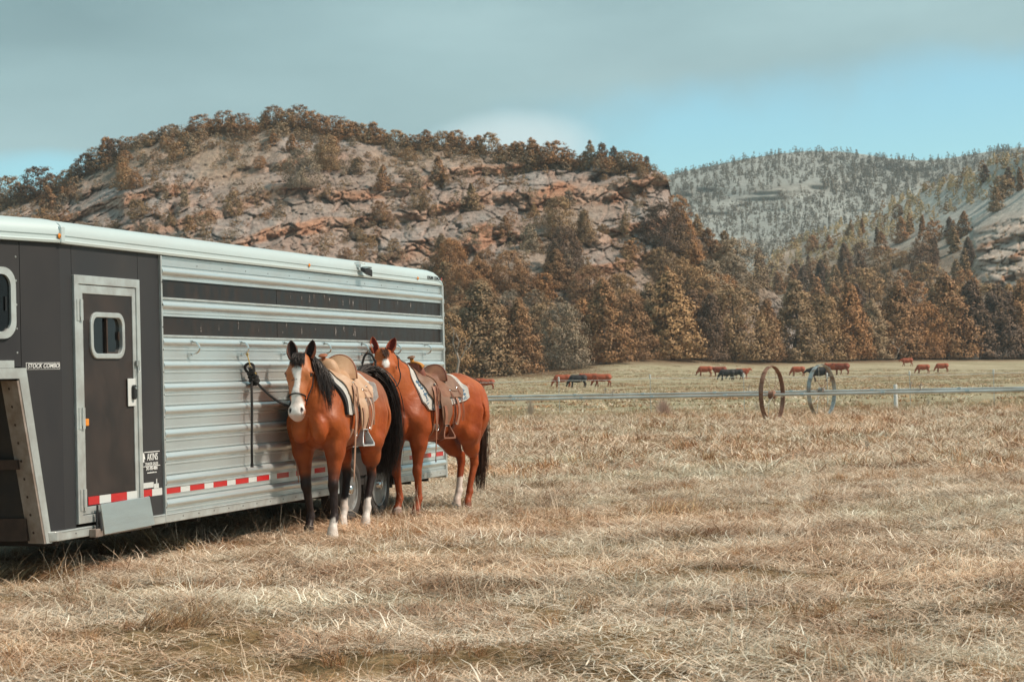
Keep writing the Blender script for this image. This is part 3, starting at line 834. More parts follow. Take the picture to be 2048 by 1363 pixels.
# ------------------------------------------------------------------ implicit bodies (one continuous skin)
class Field:
    def __init__(s, lo, hi, h):
        s.h = h; s.lo = np.array(lo, float); n = np.ceil((np.array(hi) - s.lo) / h).astype(int) + 1
        s.ax = [s.lo[i] + h * np.arange(n[i]) for i in range(3)]
        s.D = np.full(n, 0.25, np.float32)
    def _sl(s, lo, hi, m):
        sl = []
        for i in range(3):
            a = max(0, int((lo[i] - m - s.lo[i]) / s.h)); b = min(s.D.shape[i], int((hi[i] + m - s.lo[i]) / s.h) + 2)
            sl.append(slice(a, max(a, b)))
        return tuple(sl)
    def _mix(s, sl, d, k, sub=False):
        D = s.D[sl]
        if sub:
            d = -d
            h = np.clip(0.5 + 0.5 * (d - D) / k, 0, 1)
            s.D[sl] = D * (1 - h) + d * h + k * h * (1 - h)
        else:
            h = np.clip(0.5 + 0.5 * (D - d) / k, 0, 1)
            s.D[sl] = D * (1 - h) + d * h - k * h * (1 - h)
    def grid(s, sl):
        return np.meshgrid(s.ax[0][sl[0]], s.ax[1][sl[1]], s.ax[2][sl[2]], indexing='ij')
    def cone(s, a, ra, b, rb, k=0.04, flat=None):
        a, b = np.array(a, float), np.array(b, float); r = max(ra, rb)
        sl = s._sl(np.minimum(a, b) - r, np.maximum(a, b) + r, k + 2 * s.h + 0.03)
        X, Y, Z = s.grid(sl)
        if X.size == 0: return s
        d = b - a; L = max(d @ d, 1e-9)
        t = np.clip(((X - a[0]) * d[0] + (Y - a[1]) * d[1] + (Z - a[2]) * d[2]) / L, 0, 1)
        fy = flat or 1.0
        q = np.sqrt((X - a[0] - t * d[0]) ** 2 + ((Y - a[1] - t * d[1]) / fy) ** 2 + (Z - a[2] - t * d[2]) ** 2) - (ra + (rb - ra) * t)
        s._mix(sl, q.astype(np.float32), k); return s
    def ell(s, c, r, k=0.05, R=None, sub=False):
        c, r = np.array(c, float), np.array(r, float); m = r.max()
        sl = s._sl(c - m, c + m, k + 2 * s.h + 0.03)
        X, Y, Z = s.grid(sl)
        if X.size == 0: return s
        X, Y, Z = X - c[0], Y - c[1], Z - c[2]
        if R is not None:
            R = np.array(R)
            X, Y, Z = R[0, 0] * X + R[1, 0] * Y + R[2, 0] * Z, R[0, 1] * X + R[1, 1] * Y + R[2, 1] * Z, R[0, 2] * X + R[1, 2] * Y + R[2, 2] * Z
        k0 = np.sqrt((X / r[0]) ** 2 + (Y / r[1]) ** 2 + (Z / r[2]) ** 2); k1 = np.sqrt((X / r[0] ** 2) ** 2 + (Y / r[1] ** 2) ** 2 + (Z / r[2] ** 2) ** 2)
        q = k0 * (k0 - 1) / np.maximum(k1, 1e-6)
        s._mix(sl, q.astype(np.float32), k, sub); return s
    def surface(s, smooth=2):
        D, h = s.D, s.h
        S = D < 0
        nx, ny, nz = D.shape
        cs = (nx - 1, ny - 1, nz - 1)
        acc = np.zeros(cs + (3,), np.float32); cnt = np.zeros(cs, np.float32)
        for ax in range(3):
            o = [a for a in range(3) if a != ax]
            for u in (0, 1):
                for v in (0, 1):
                    off = [0, 0, 0]; off[o[0]] = u; off[o[1]] = v
                    a = tuple(slice(off[i], off[i] + cs[i]) for i in range(3))
                    off2 = list(off); off2[ax] += 1
                    b = tuple(slice(off2[i], off2[i] + cs[i]) for i in range(3))
                    m = S[a] != S[b]
                    da, db = D[a], D[b]
                    t = np.where(m, da / np.where(m, da - db, 1), 0)
                    for i in range(3):
                        acc[..., i] += m * (off[i] + (t if i == ax else 0))
                    cnt += m
        act = cnt > 0
        idx = -np.ones(cs, np.int64); idx[act] = np.arange(act.sum())
        ijk = np.argwhere(act)
        V = (ijk + acc[act] / cnt[act][:, None]) * h + s.lo
        F_ = []
        for ax in range(3):
            o = [a for a in range(3) if a != ax]
            sl0 = [slice(1, cs[i]) if i != ax else slice(0, cs[i]) for i in range(3)]
            a = tuple(slice(1, cs[i]) if i != ax else slice(0, cs[i]) for i in range(3))
            b = tuple(slice(1, cs[i]) if i != ax else slice(1, cs[i] + 1) for i in range(3))
            m = S[a] != S[b]; flip = S[a][m]
            P = np.argwhere(m)
            for i in range(3):
                if i != ax: P[:, i] += 1
            def g(du, dv):
                Q = P.copy(); Q[:, o[0]] -= du; Q[:, o[1]] -= dv
                return idx[Q[:, 0], Q[:, 1], Q[:, 2]]
            q = np.stack([g(0, 0), g(1, 0), g(1, 1), g(0, 1)], -1)
            if ax == 1: flip = ~flip
            q[flip] = q[flip][:, ::-1]
            F_.append(q)
        F_ = np.concatenate(F_)
        F_ = F_[(F_ >= 0).all(1)]
        for _ in range(smooth):
            E = np.concatenate([F_[:, [0, 1]], F_[:, [1, 2]], F_[:, [2, 3]], F_[:, [3, 0]]])
            s_ = np.zeros_like(V); c_ = np.zeros(len(V))
            for k in range(3):
                s_[:, k] = np.bincount(E[:, 0], V[E[:, 1], k], len(V)) + np.bincount(E[:, 1], V[E[:, 0], k], len(V))
            c_ = np.bincount(E[:, 0], minlength=len(V)) + np.bincount(E[:, 1], minlength=len(V))
            V = V * 0.5 + 0.5 * s_ / np.maximum(c_, 1)[:, None]
        return V, F_[:, ::-1]

def strands(guides, width, n_seg=8, seed=0, spread=0.05, count=100, tip=0.15, jit=0.02, twist=0.0):
    """many thin tapering locks following guide curves. guides: list of (pts) lists; each strand blends between neighbouring guides"""
    r = np.random.default_rng(seed)
    G = []
    for g in guides:
        g = np.array(g, float); t = np.linspace(0, 1, len(g)); tt = np.linspace(0, 1, n_seg + 1)
        # smooth interpolation (Catmull-Rom by piecewise cosine is enough)
        from_ = np.stack([np.interp(tt, t, g[:, i]) for i in range(3)], -1)
        for _ in range(2): from_[1:-1] = 0.25 * from_[:-2] + 0.5 * from_[1:-1] + 0.25 * from_[2:]
        G.append(from_)
    G = np.array(G)
    V, Fs = [], []
    base = 0
    for i in range(count):
        x = r.random() * (len(G) - 1) if len(G) > 1 else 0
        a = int(min(x, len(G) - 2)) if len(G) > 1 else 0
        c = G[a] * (1 - (x - a)) + G[min(a + 1, len(G) - 1)] * (x - a)
        ln = r.uniform(0.72, 1.0)
        t = np.linspace(0, ln, n_seg + 1); tt = np.linspace(0, 1, n_seg + 1)
        c = np.stack([np.interp(t, tt, c[:, k]) for k in range(3)], -1)
        off = r.normal(0, 1, 3) * spread
        wob = r.normal(0, 1, 3) * jit
        f = tt[:, None]
        c = c + off * (0.35 + 0.65 * np.sin(f * PI * 0.8)) + wob * np.sin(f * 5 + r.random() * 6) * f
        d = np.gradient(c, axis=0); d /= np.linalg.norm(d, axis=1)[:, None] + 1e-9
        u = np.cross(d, r.normal(0, 1, 3)); u /= np.linalg.norm(u, axis=1)[:, None] + 1e-9
        v = np.cross(d, u)
        w = width * r.uniform(0.6, 1.3) * (1 - (1 - tip) * tt ** 2.2)[:, None]
        ring = [c + u * w * math.cos(2 * PI * k / 3) + v * w * math.sin(2 * PI * k / 3) for k in range(3)]
        V.append(np.stack(ring, 1).reshape(-1, 3))
        q = []
        for s_ in range(n_seg):
            for k in range(3):
                l = (k + 1) % 3
                q.append((base + s_ * 3 + k, base + s_ * 3 + l, base + (s_ + 1) * 3 + l, base + (s_ + 1) * 3 + k))
        Fs += q; base += 3 * (n_seg + 1)
    return np.concatenate(V), np.array(Fs)

M['coat'] = mat('horse coat', (0.4, 0.1, 0.03), 0.48, attr='coat', col2=(0.66, 0.50, 0.42), nscale=4.5, ndist=(0.42, 0.75), bump=0.6, bscale=12, sheen=0.0, spec=0.30, detail=7)
M['hair_black'] = mat('black horse hair', (0.012, 0.010, 0.010), 0.38, col2=(0.030, 0.018, 0.014), nscale=30, spec=0.4)
M['hair_brown'] = mat('dark brown horse hair', (0.045, 0.022, 0.014), 0.45, col2=(0.10, 0.045, 0.025), nscale=22)
M['hair_fore'] = mat('reddish forelock hair', (0.12, 0.045, 0.022), 0.5, col2=(0.05, 0.02, 0.012), nscale=25)
M['eye'] = mat('horse eye', (0.008, 0.005, 0.004), 0.06, spec=0.8)
M['ear_bay'] = mat('dark ear', (0.045, 0.016, 0.010), 0.6, col2=(0.16, 0.045, 0.016), nscale=18)
M['ear_red'] = mat('red ear', (0.40, 0.10, 0.026), 0.55, col2=(0.26, 0.045, 0.018), nscale=14)
M['ear_in'] = mat('dark inner ear', (0.022, 0.010, 0.008), 0.9)
M['ear_in_red'] = mat('dark red inner ear', (0.16, 0.022, 0.014), 0.9)

def head_frame(pos, yaw, pitch, roll=0.0):
    """columns: face-forward x, lateral y, up z; pitch leans the nose forward"""
    return Matrix.Translation(pos) @ Matrix.Rotation(yaw, 4, 'Z') @ Matrix.Rotation(-pitch, 4, 'Y') @ Matrix.Rotation(roll, 4, 'X')

def make_horse(name, loc, phi, label, cfg):
    """phi: heading; local +x is forward, +y the animal's left"""
    F_ = Field((-1.12, -0.40, -0.02), (1.42, 0.40, 1.86), 0.0125)
    W = cfg.get('w', 1.0)
    # trunk
    F_.ell((0.14, 0, 1.075), (0.52, 0.275 * W, 0.315), 0.05)
    F_.ell((-0.24, 0, 1.085), (0.46, 0.285 * W, 0.295), 0.08)
    F_.ell((0.50, 0, 1.10), (0.25, 0.215 * W, 0.30), 0.08)
    F_.cone((0.34, 0, 1.345), 0.095, (0.10, 0, 1.31), 0.09, 0.08)
    F_.cone((0.06, 0, 1.27), 0.10, (-0.48, 0, 1.355), 0.12, 0.08)
    F_.ell((-0.56, 0, 1.22), (0.34, 0.25 * W, 0.265), 0.08)
    for sy in (-1, 1):
        F_.ell((-0.68, sy * 0.135 * W, 1.10), (0.215, 0.150, 0.30), 0.05)
        F_.ell((-0.50, sy * 0.17 * W, 1.12), (0.24, 0.125, 0.26), 0.06)
        F_.cone((0.30, sy * 0.13 * W, 1.30), 0.12, (0.58, sy * 0.135 * W, 1.04), 0.120, 0.05)      # shoulder blade to point
        F_.cone((0.58, sy * 0.14 * W, 1.03), 0.105, (0.44, sy * 0.175 * W, 0.93), 0.115, 0.04)     # upper arm
        F_.ell((0.700, sy * 0.092 * W, 0.975), (0.082, 0.080, 0.125), 0.015)                      # breast muscle
        F_.ell((0.40, sy * 0.205 * W, 1.04), (0.12, 0.060, 0.13), 0.03)                           # triceps
        F_.cone((0.66, sy * 0.075, 1.30), 0.018, (0.72, sy * 0.10, 1.10), 0.02, 0.03) if False else None
        F_.ell((0.60, sy * 0.12 * W, 1.16), (0.020, 0.022, 0.10), 0.03, sub=True) if False else None
        F_.ell((-0.40, sy * 0.205 * W, 0.93), (0.085, 0.060, 0.15), 0.04)                         # stifle
        F_.ell((-0.42, sy * 0.235 * W, 1.36 - 0.06), (0.06, 0.03, 0.07), 0.05)                    # point of hip
        F_.ell((-0.27, sy * 0.30 * W, 1.08), (0.06, 0.035, 0.20), 0.06, sub=True)                 # flank hollow
    # neck: heavy crest, hollow throat
    px, py, pz = cfg['poll']
    P0 = np.array([px, py, pz])
    def on(a, b, t): return tuple(np.array(a) * (1 - t) + np.array(b) * t)
    crest0, crest1 = (0.26, 0, 1.31), tuple(P0 + (-0.09, 0, -0.06))
    F_.cone(crest0, 0.13, on(crest0, crest1, 0.55), 0.085, 0.08)
    F_.cone(on(crest0, crest1, 0.55), 0.085, crest1, 0.070, 0.05)
    mid0, mid1 = (0.44, 0, 1.18), tuple(P0 + (-0.045, 0, -0.15))
    F_.cone(mid0, 0.205 * W, on(mid0, mid1, 0.5), 0.128, 0.08)
    F_.cone(on(mid0, mid1, 0.5), 0.128, mid1, 0.082, 0.06)
    F_.cone((0.58, 0, 1.10), 0.16, on((0.60, 0, 1.10), tuple(P0 + (-0.0, 0, -0.22)), 0.55), 0.098, 0.08)
    # fore legs
    hooves = []
    for sy, hx, hyo in cfg['fore']:
        y0 = sy * 0.165 * W
        ky = sy * 0.145 * W + hyo * 0.5; fy = sy * 0.135 * W + hyo
        e = (0.47, y0, 0.90); k = (0.50 + (hx - 0.50) * 0.55, ky, 0.475); f = (hx - 0.02, fy, 0.185)
        F_.cone((0.50, y0, 1.00), 0.115, on(e, k, 0.30), 0.088, 0.05)
        F_.cone(on(e, k, 0.25), 0.088, on(e, k, 0.85), 0.050, 0.04)
        F_.ell((on(e, k, 0.30)[0] + 0.035, y0 + sy * 0.012, 0.80), (0.066, 0.072, 0.13), 0.02)
        F_.ell((on(e, k, 0.30)[0] - 0.030, y0 + sy * 0.02, 0.78), (0.045, 0.060, 0.14), 0.015)
        F_.ell((k[0] + 0.008, k[1], k[2]), (0.053, 0.050, 0.066), 0.03)
        F_.cone(on(k, f, 0.12), 0.041, on(k, f, 0.85), 0.033, 0.025)
        F_.cone((k[0] - 0.022, ky, 0.42), 0.020, (f[0] - 0.022, fy, 0.22), 0.022, 0.02)
        F_.ell(f, (0.044, 0.040, 0.046), 0.02)
        F_.cone((f[0] + 0.005, fy, 0.17), 0.036, (f[0] + 0.052, fy, 0.09), 0.038, 0.02)
        F_.cone((f[0] + 0.052, fy, 0.078), 0.046, (f[0] + 0.062, fy, 0.025), 0.058, 0.012)
        hooves.append((f[0], fy))
    for sy, hx, hyo in cfg['hind']:
        yh = sy * 0.155 * W
        st = (-0.46, yh + sy * 0.02, 0.83); hk = (hx - 0.085 + cfg.get('hockback', 0), sy * 0.13 * W + hyo * 0.5, 0.545); fy = sy * 0.125 * W + hyo; f = (hx - 0.02, fy, 0.20)
        F_.cone((-0.60, yh, 1.06), 0.175, (-0.52, yh + sy * 0.015, 0.86), 0.128, 0.06)
        F_.cone(st, 0.112, on(st, hk, 0.55), 0.082, 0.05)
        F_.cone((-0.70, yh, 1.0), 0.13, on(st, hk, 0.62), 0.060, 0.06)
        F_.cone(on(st, hk, 0.5), 0.080, (hk[0] + 0.02, hk[1], hk[2] + 0.03), 0.046, 0.04)
        F_.ell((hk[0] + 0.01, hk[1], hk[2] - 0.01), (0.052, 0.042, 0.068), 0.025)
        F_.cone((hk[0] - 0.035, hk[1], hk[2] + 0.055), 0.024, (hk[0] - 0.02, hk[1], hk[2] - 0.06), 0.028, 0.02)
        F_.cone((hk[0] - 0.03, hk[1], hk[2] + 0.05), 0.018, on(st, hk, 0.45), 0.035, 0.03)
        F_.cone((hk[0] + 0.005, hk[1], hk[2] - 0.05), 0.042, (f[0] - 0.003, fy, 0.25), 0.034, 0.025)
        F_.ell(f, (0.045, 0.040, 0.047), 0.02)
        F_.cone((f[0] + 0.005, fy, 0.18), 0.036, (f[0] + 0.055, fy, 0.09), 0.038, 0.02)
        F_.cone((f[0] + 0.055, fy, 0.078), 0.045, (f[0] + 0.068, fy, 0.025), 0.056, 0.012)
    F_.ell((0.80, 0, 0.98), (0.085, 0.014, 0.13), 0.02, sub=True)
    for sy in (-1, 1):
        F_.ell((0.66, sy * 0.165 * W, 0.865), (0.05, 0.014, 0.06), 0.02, sub=True)
        F_.ell((-0.60, sy * 0.305 * W, 1.02), (0.020, 0.020, 0.20), 0.03, sub=True)
    # tail dock
    F_.cone((-0.78, 0, 1.33), 0.06, (-0.90, 0.01, 1.33), 0.035, 0.04)
    # head
    Hm = head_frame(Vector(cfg['poll']), cfg['yaw'], cfg['pitch'], cfg.get('roll', 0))
    R = np.array(Hm.to_3x3())
    HW = cfg.get('hw', 1.10)
    hp = lambda x, y, z: np.array(Hm @ Vector((x, y * HW, z)))
    _ell = F_.ell
    F_ell = F_.ell
    F_.ell(hp(-0.01, 0, -0.055), (0.085, 0.0858, 0.085), 0.04, R)
    F_.ell(hp(0.0, 0, -0.15), (0.088, 0.1078, 0.115), 0.03, R)
    for sy in (-1, 1):
        F_.ell(hp(0.022, sy * 0.070, -0.185), (0.050, 0.0462, 0.060), 0.025, R)     # brow over the eye
        F_.ell(hp(-0.075, sy * 0.045, -0.225), (0.095, 0.0550, 0.115), 0.03, R)     # jowl
        F_.cone(hp(0.015, sy * 0.062, -0.24), 0.030, hp(0.028, sy * 0.045, -0.40), 0.020, 0.03)   # cheek crest
        F_.cone(hp(-0.065, sy * 0.030, -0.30), 0.045, hp(-0.035, sy * 0.018, -0.50), 0.034, 0.03)
        F_.ell(hp(0.040, sy * 0.038, -0.525), (0.028, 0.0308, 0.042), 0.02, R)     # nostril rim
    F_.cone(hp(0.028, 0, -0.17), 0.072, hp(0.034, 0, -0.36), 0.055, 0.03)
    F_.cone(hp(0.034, 0, -0.36), 0.055, hp(0.022, 0, -0.50), 0.050, 0.03)
    F_.ell(hp(0.008, 0, -0.535), (0.066, 0.0748, 0.070), 0.03, R)
    F_.ell(hp(-0.035, 0, -0.575), (0.035, 0.0440, 0.032), 0.02, R)
    for sy in (-1, 1):
        F_.ell(hp(0.062, sy * 0.046, -0.530), (0.016, 0.0121, 0.024), 0.008, R, sub=True)
        F_.ell(hp(0.030, sy * 0.104, -0.195), (0.026, 0.0154, 0.020), 0.010, R, sub=True)
    F_.cone(hp(0.035, -0.045, -0.578), 0.004, hp(0.035, 0.045, -0.578), 0.004, 0.002)
    V, Q = F_.surface(2)
    # coat colours
    hl = (np.c_[V, np.ones(len(V))] @ np.array(Hm.inverted()).T)[:, :3]
    hl[:, 1] /= HW
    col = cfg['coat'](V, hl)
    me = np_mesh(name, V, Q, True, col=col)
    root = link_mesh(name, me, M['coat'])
    fw = Vector((-math.sin(phi), -math.cos(phi), 0))
    root.location = loc; root.rotation_euler = (0, 0, math.atan2(fw.y, fw.x))
    root.scale = (cfg.get('scale', 1.0),) * 3
    tag(root, label, 'horse')
    # eyes and ears
    for sy in (-1, 1):
        e = hp(0.026, sy * 0.092, -0.195)
        b = MB(); b.lathe([(0.0, -0.021), (0.012, -0.017), (0.019, -0.008), (0.021, 0), (0.019, 0.008), (0.012, 0.017), (0.0, 0.021)], e, R @ np.array([0, 0, 1.0]), 12)
        b.obj('eye', M['eye'], root, smooth=True)
        b = MB(); e0 = hp(0.0, sy * 0.098, -0.185)
        b.tube([hp(-0.004, sy * 0.100, -0.190), hp(0.016, sy * 0.112, -0.170), hp(0.040, sy * 0.104, -0.172), hp(0.056, sy * 0.088, -0.192)], [0.006, 0.010, 0.010, 0.005], 8)
        b.obj('eyelid', cfg['lid'], root, smooth=True)
        # ear: cupped leaf
        tw_, lean = cfg['ears'][0 if sy > 0 else 1]
        n, m_ = 9, 9
        rows = []
        for i in range(n + 1):
            t = i / n
            w = 0.050 * (math.sin(PI * min(1, (t * 0.86 + 0.14)) ** 0.9)) ** 0.62 + 0.002 if t < 1 else 0.001
            row = []
            for j in range(m_ + 1):
                a = (j / m_ - 0.5) * 2 * (2.25 - 0.9 * t)
                rr = w
                x, y, z = -rr * math.cos(a) * 0.85 + 0.01, rr * math.sin(a) * (1.0 if t > .15 else 1.0), 0.178 * t
                row.append((x + 0.012 * t, y, z))
            rows.append(row)
        Em = Hm @ Matrix.Translation((-0.035, sy * 0.076, -0.022)) @ Matrix.Rotation(-sy * lean, 4, 'X') @ Matrix.Rotation(sy * tw_, 4, 'Z')
        vs = [Em @ Vector(p) for r_ in rows for p in r_]
        th = [Em @ Vector((p[0] * 0.80 + 0.003, p[1] * 0.82, p[2] * 0.975 + 0.002)) for r_ in rows for p in r_]
        nn = (m_ + 1); tot = nn * (n + 1); fs, mi = [], []
        for i in range(n):
            for j in range(m_):
                a = i * nn + j
                fs.append((a, a + 1, a + nn + 1, a + nn)); mi.append(0)
                fs.append((tot + a, tot + a + nn, tot + a + nn + 1, tot + a + 1)); mi.append(1)
            for j in (0, m_):
                a = i * nn + j; fs.append((a, a + nn, tot + a + nn, tot + a)); mi.append(0)
        me = np_mesh('ear', [tuple(v) for v in vs + th], fs, True, mi=None)
        me.materials.append(cfg['ear'][0]); me.materials.append(cfg['ear'][1])
        me.polygons.foreach_set('material_index', mi)
        o = link_mesh('ear', me, None, root)
    root['_'] = 0; del root['_']
    return root, Hm, V, Q

def bay(V, h):
    c = np.tile(np.array([0.365, 0.084, 0.018]), (len(V), 1))
    n = fbm(V * 4.0, 4, 3, 0.6)[:, None]
    def mixin(c, k, col): k = np.clip(k, 0, 1)[:, None]; return c * (1 - k) + np.array(col) * k
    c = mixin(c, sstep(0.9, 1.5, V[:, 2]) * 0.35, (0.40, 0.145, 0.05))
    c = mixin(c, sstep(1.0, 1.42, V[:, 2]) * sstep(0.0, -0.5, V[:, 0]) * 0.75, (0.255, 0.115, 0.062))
    c = mixin(c, sstep(0.98, 0.80, V[:, 2]) * (V[:, 2] > 0.6) * (np.abs(V[:, 1]) < 0.2) * 0.35, (0.20, 0.045, 0.014))  # shading under the belly, painted into the coat colour
    c = c * (0.62 + 0.76 * n)
    inh = (h[:, 2] < 0.05) & (h[:, 2] > -0.66) & (np.abs(h[:, 1]) < 0.14) & (np.abs(h[:, 0]) < 0.19) & (V[:, 2] > 1.0) & (V[:, 0] > 0.68)
    ih = inh.astype(float)
    c = mixin(c, ih * sstep(-0.05, 0.03, h[:, 0]) * 0.45, (0.42, 0.17, 0.065))
    # black points
    wob = (fbm(V * 9, 2, 8) - 0.5) * 0.12
    fore = V[:, 0] > 0.1
    top = np.where(fore, 0.60, 0.58)
    c = mixin(c, sstep(top + 0.08, top - 0.10, V[:, 2] + wob) * (V[:, 2] < 0.9), (0.024, 0.015, 0.014))
    hind = V[:, 0] < 0
    wl = (fbm(V * 22, 2, 12) - 0.5) * 0.09
    leftf = (V[:, 0] > 0.1) & (V[:, 1] > 0)
    c = mixin(c, (leftf * sstep(0.165, 0.14, V[:, 2] + wl)), (0.74, 0.73, 0.70))
    c = mixin(c, (hind * sstep(0.30, 0.27, V[:, 2] + wl)) * (V[:, 1] != 0), (0.74, 0.73, 0.70))
    c = mixin(c, ((V[:, 0] > 0.1) & (V[:, 1] < 0)) * sstep(0.075, 0.06, V[:, 2]), (0.03, 0.025, 0.022))
    # blaze: diamond on the brow, strip, wide snip over the muzzle
    z, y, x = h[:, 2], h[:, 1] + 0.006 * np.sin(h[:, 2] * 30), h[:, 0]
    wz = np.interp(-z, [0.115, 0.150, 0.195, 0.26, 0.33, 0.40, 0.45, 0.52, 0.58, 0.62], [0.0, 0.042, 0.034, 0.021, 0.026, 0.038, 0.052, 0.066, 0.060, 0.03])
    bl = sstep(1.15, 0.85, np.abs(y) / np.maximum(wz, 1e-3)) * (x > -0.02) * (wz > 0.001) * ih
    c = mixin(c, bl, (0.78, 0.76, 0.74))
    chin = ih * sstep(-0.555, -0.585, z)
    c = mixin(c, chin * 0.6, (0.55, 0.30, 0.22))
    ns = np.sqrt(((np.abs(h[:, 1]) - 0.046) / 0.012) ** 2 + ((z + 0.53) / 0.026) ** 2 + ((x - 0.058) / 0.03) ** 2)
    c = mixin(c, sstep(1.15, 0.75, ns), (0.03, 0.015, 0.015))
    return c

def chestnut(V, h):
    c = np.tile(np.array([0.335, 0.070, 0.015]), (len(V), 1))
    n = fbm(V * 3.6, 4, 4, 0.6)[:, None]
    def mixin(c, k, col): k = np.clip(k, 0, 1)[:, None]; return c * (1 - k) + np.array(col) * k
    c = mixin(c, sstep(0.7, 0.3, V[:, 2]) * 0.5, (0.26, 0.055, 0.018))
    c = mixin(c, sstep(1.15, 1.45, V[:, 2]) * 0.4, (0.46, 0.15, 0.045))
    c = c * (0.62 + 0.76 * n)
    wl = (fbm(V * 22, 2, 12) - 0.5) * 0.08
    rh = (V[:, 0] < 0) & (V[:, 1] < 0)
    c = mixin(c, rh * sstep(0.36, 0.33, V[:, 2] + wl), (0.72, 0.66, 0.62))
    rf = (V[:, 0] > 0.1) & (V[:, 1] < 0)
    c = mixin(c, rf * sstep(0.11, 0.09, V[:, 2] + wl), (0.7, 0.62, 0.58))
    c = mixin(c, (V[:, 2] < 0.075) * (~rh) * 0.7, (0.16, 0.08, 0.05))
    st = np.sqrt((h[:, 1] / 0.034) ** 2 + ((h[:, 2] + 0.155) / 0.050) ** 2)
    inh = (h[:, 0] > 0.0) & (V[:, 0] > 0.7) & (V[:, 2] > 1.2)
    c = mixin(c, inh * sstep(1.15, 0.6, st + (fbm(V * 40, 2, 3) - 0.5) * 0.6), (0.80, 0.78, 0.76))
    ns = np.sqrt(((np.abs(h[:, 1]) - 0.046) / 0.012) ** 2 + ((h[:, 2] + 0.53) / 0.026) ** 2 + ((h[:, 0] - 0.058) / 0.03) ** 2)
    c = mixin(c, sstep(1.15, 0.75, ns), (0.03, 0.015, 0.015))
    return c

PH1, PH2 = math.radians(14.5), math.radians(30.5)
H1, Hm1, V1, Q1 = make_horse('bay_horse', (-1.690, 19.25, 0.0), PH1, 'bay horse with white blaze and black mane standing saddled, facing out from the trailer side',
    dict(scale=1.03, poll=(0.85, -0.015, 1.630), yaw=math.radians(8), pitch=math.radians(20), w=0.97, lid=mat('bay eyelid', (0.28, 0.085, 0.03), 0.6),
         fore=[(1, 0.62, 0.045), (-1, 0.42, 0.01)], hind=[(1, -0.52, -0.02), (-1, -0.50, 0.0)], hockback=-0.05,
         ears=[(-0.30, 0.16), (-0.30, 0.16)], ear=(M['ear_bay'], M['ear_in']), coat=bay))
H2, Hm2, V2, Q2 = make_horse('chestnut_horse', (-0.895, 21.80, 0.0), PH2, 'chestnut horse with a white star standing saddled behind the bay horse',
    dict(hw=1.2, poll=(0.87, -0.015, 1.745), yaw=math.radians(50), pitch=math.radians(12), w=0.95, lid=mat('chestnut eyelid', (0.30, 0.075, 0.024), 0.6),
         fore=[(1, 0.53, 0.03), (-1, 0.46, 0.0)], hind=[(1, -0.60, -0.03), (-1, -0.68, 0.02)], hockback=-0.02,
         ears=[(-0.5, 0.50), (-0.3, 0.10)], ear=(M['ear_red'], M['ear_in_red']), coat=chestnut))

def hair(name, root, guides, m, **k):
    V, Q = strands(guides, **k)
    me = np_mesh(name, V, Q, True)
    return link_mesh(name, me, m, root)

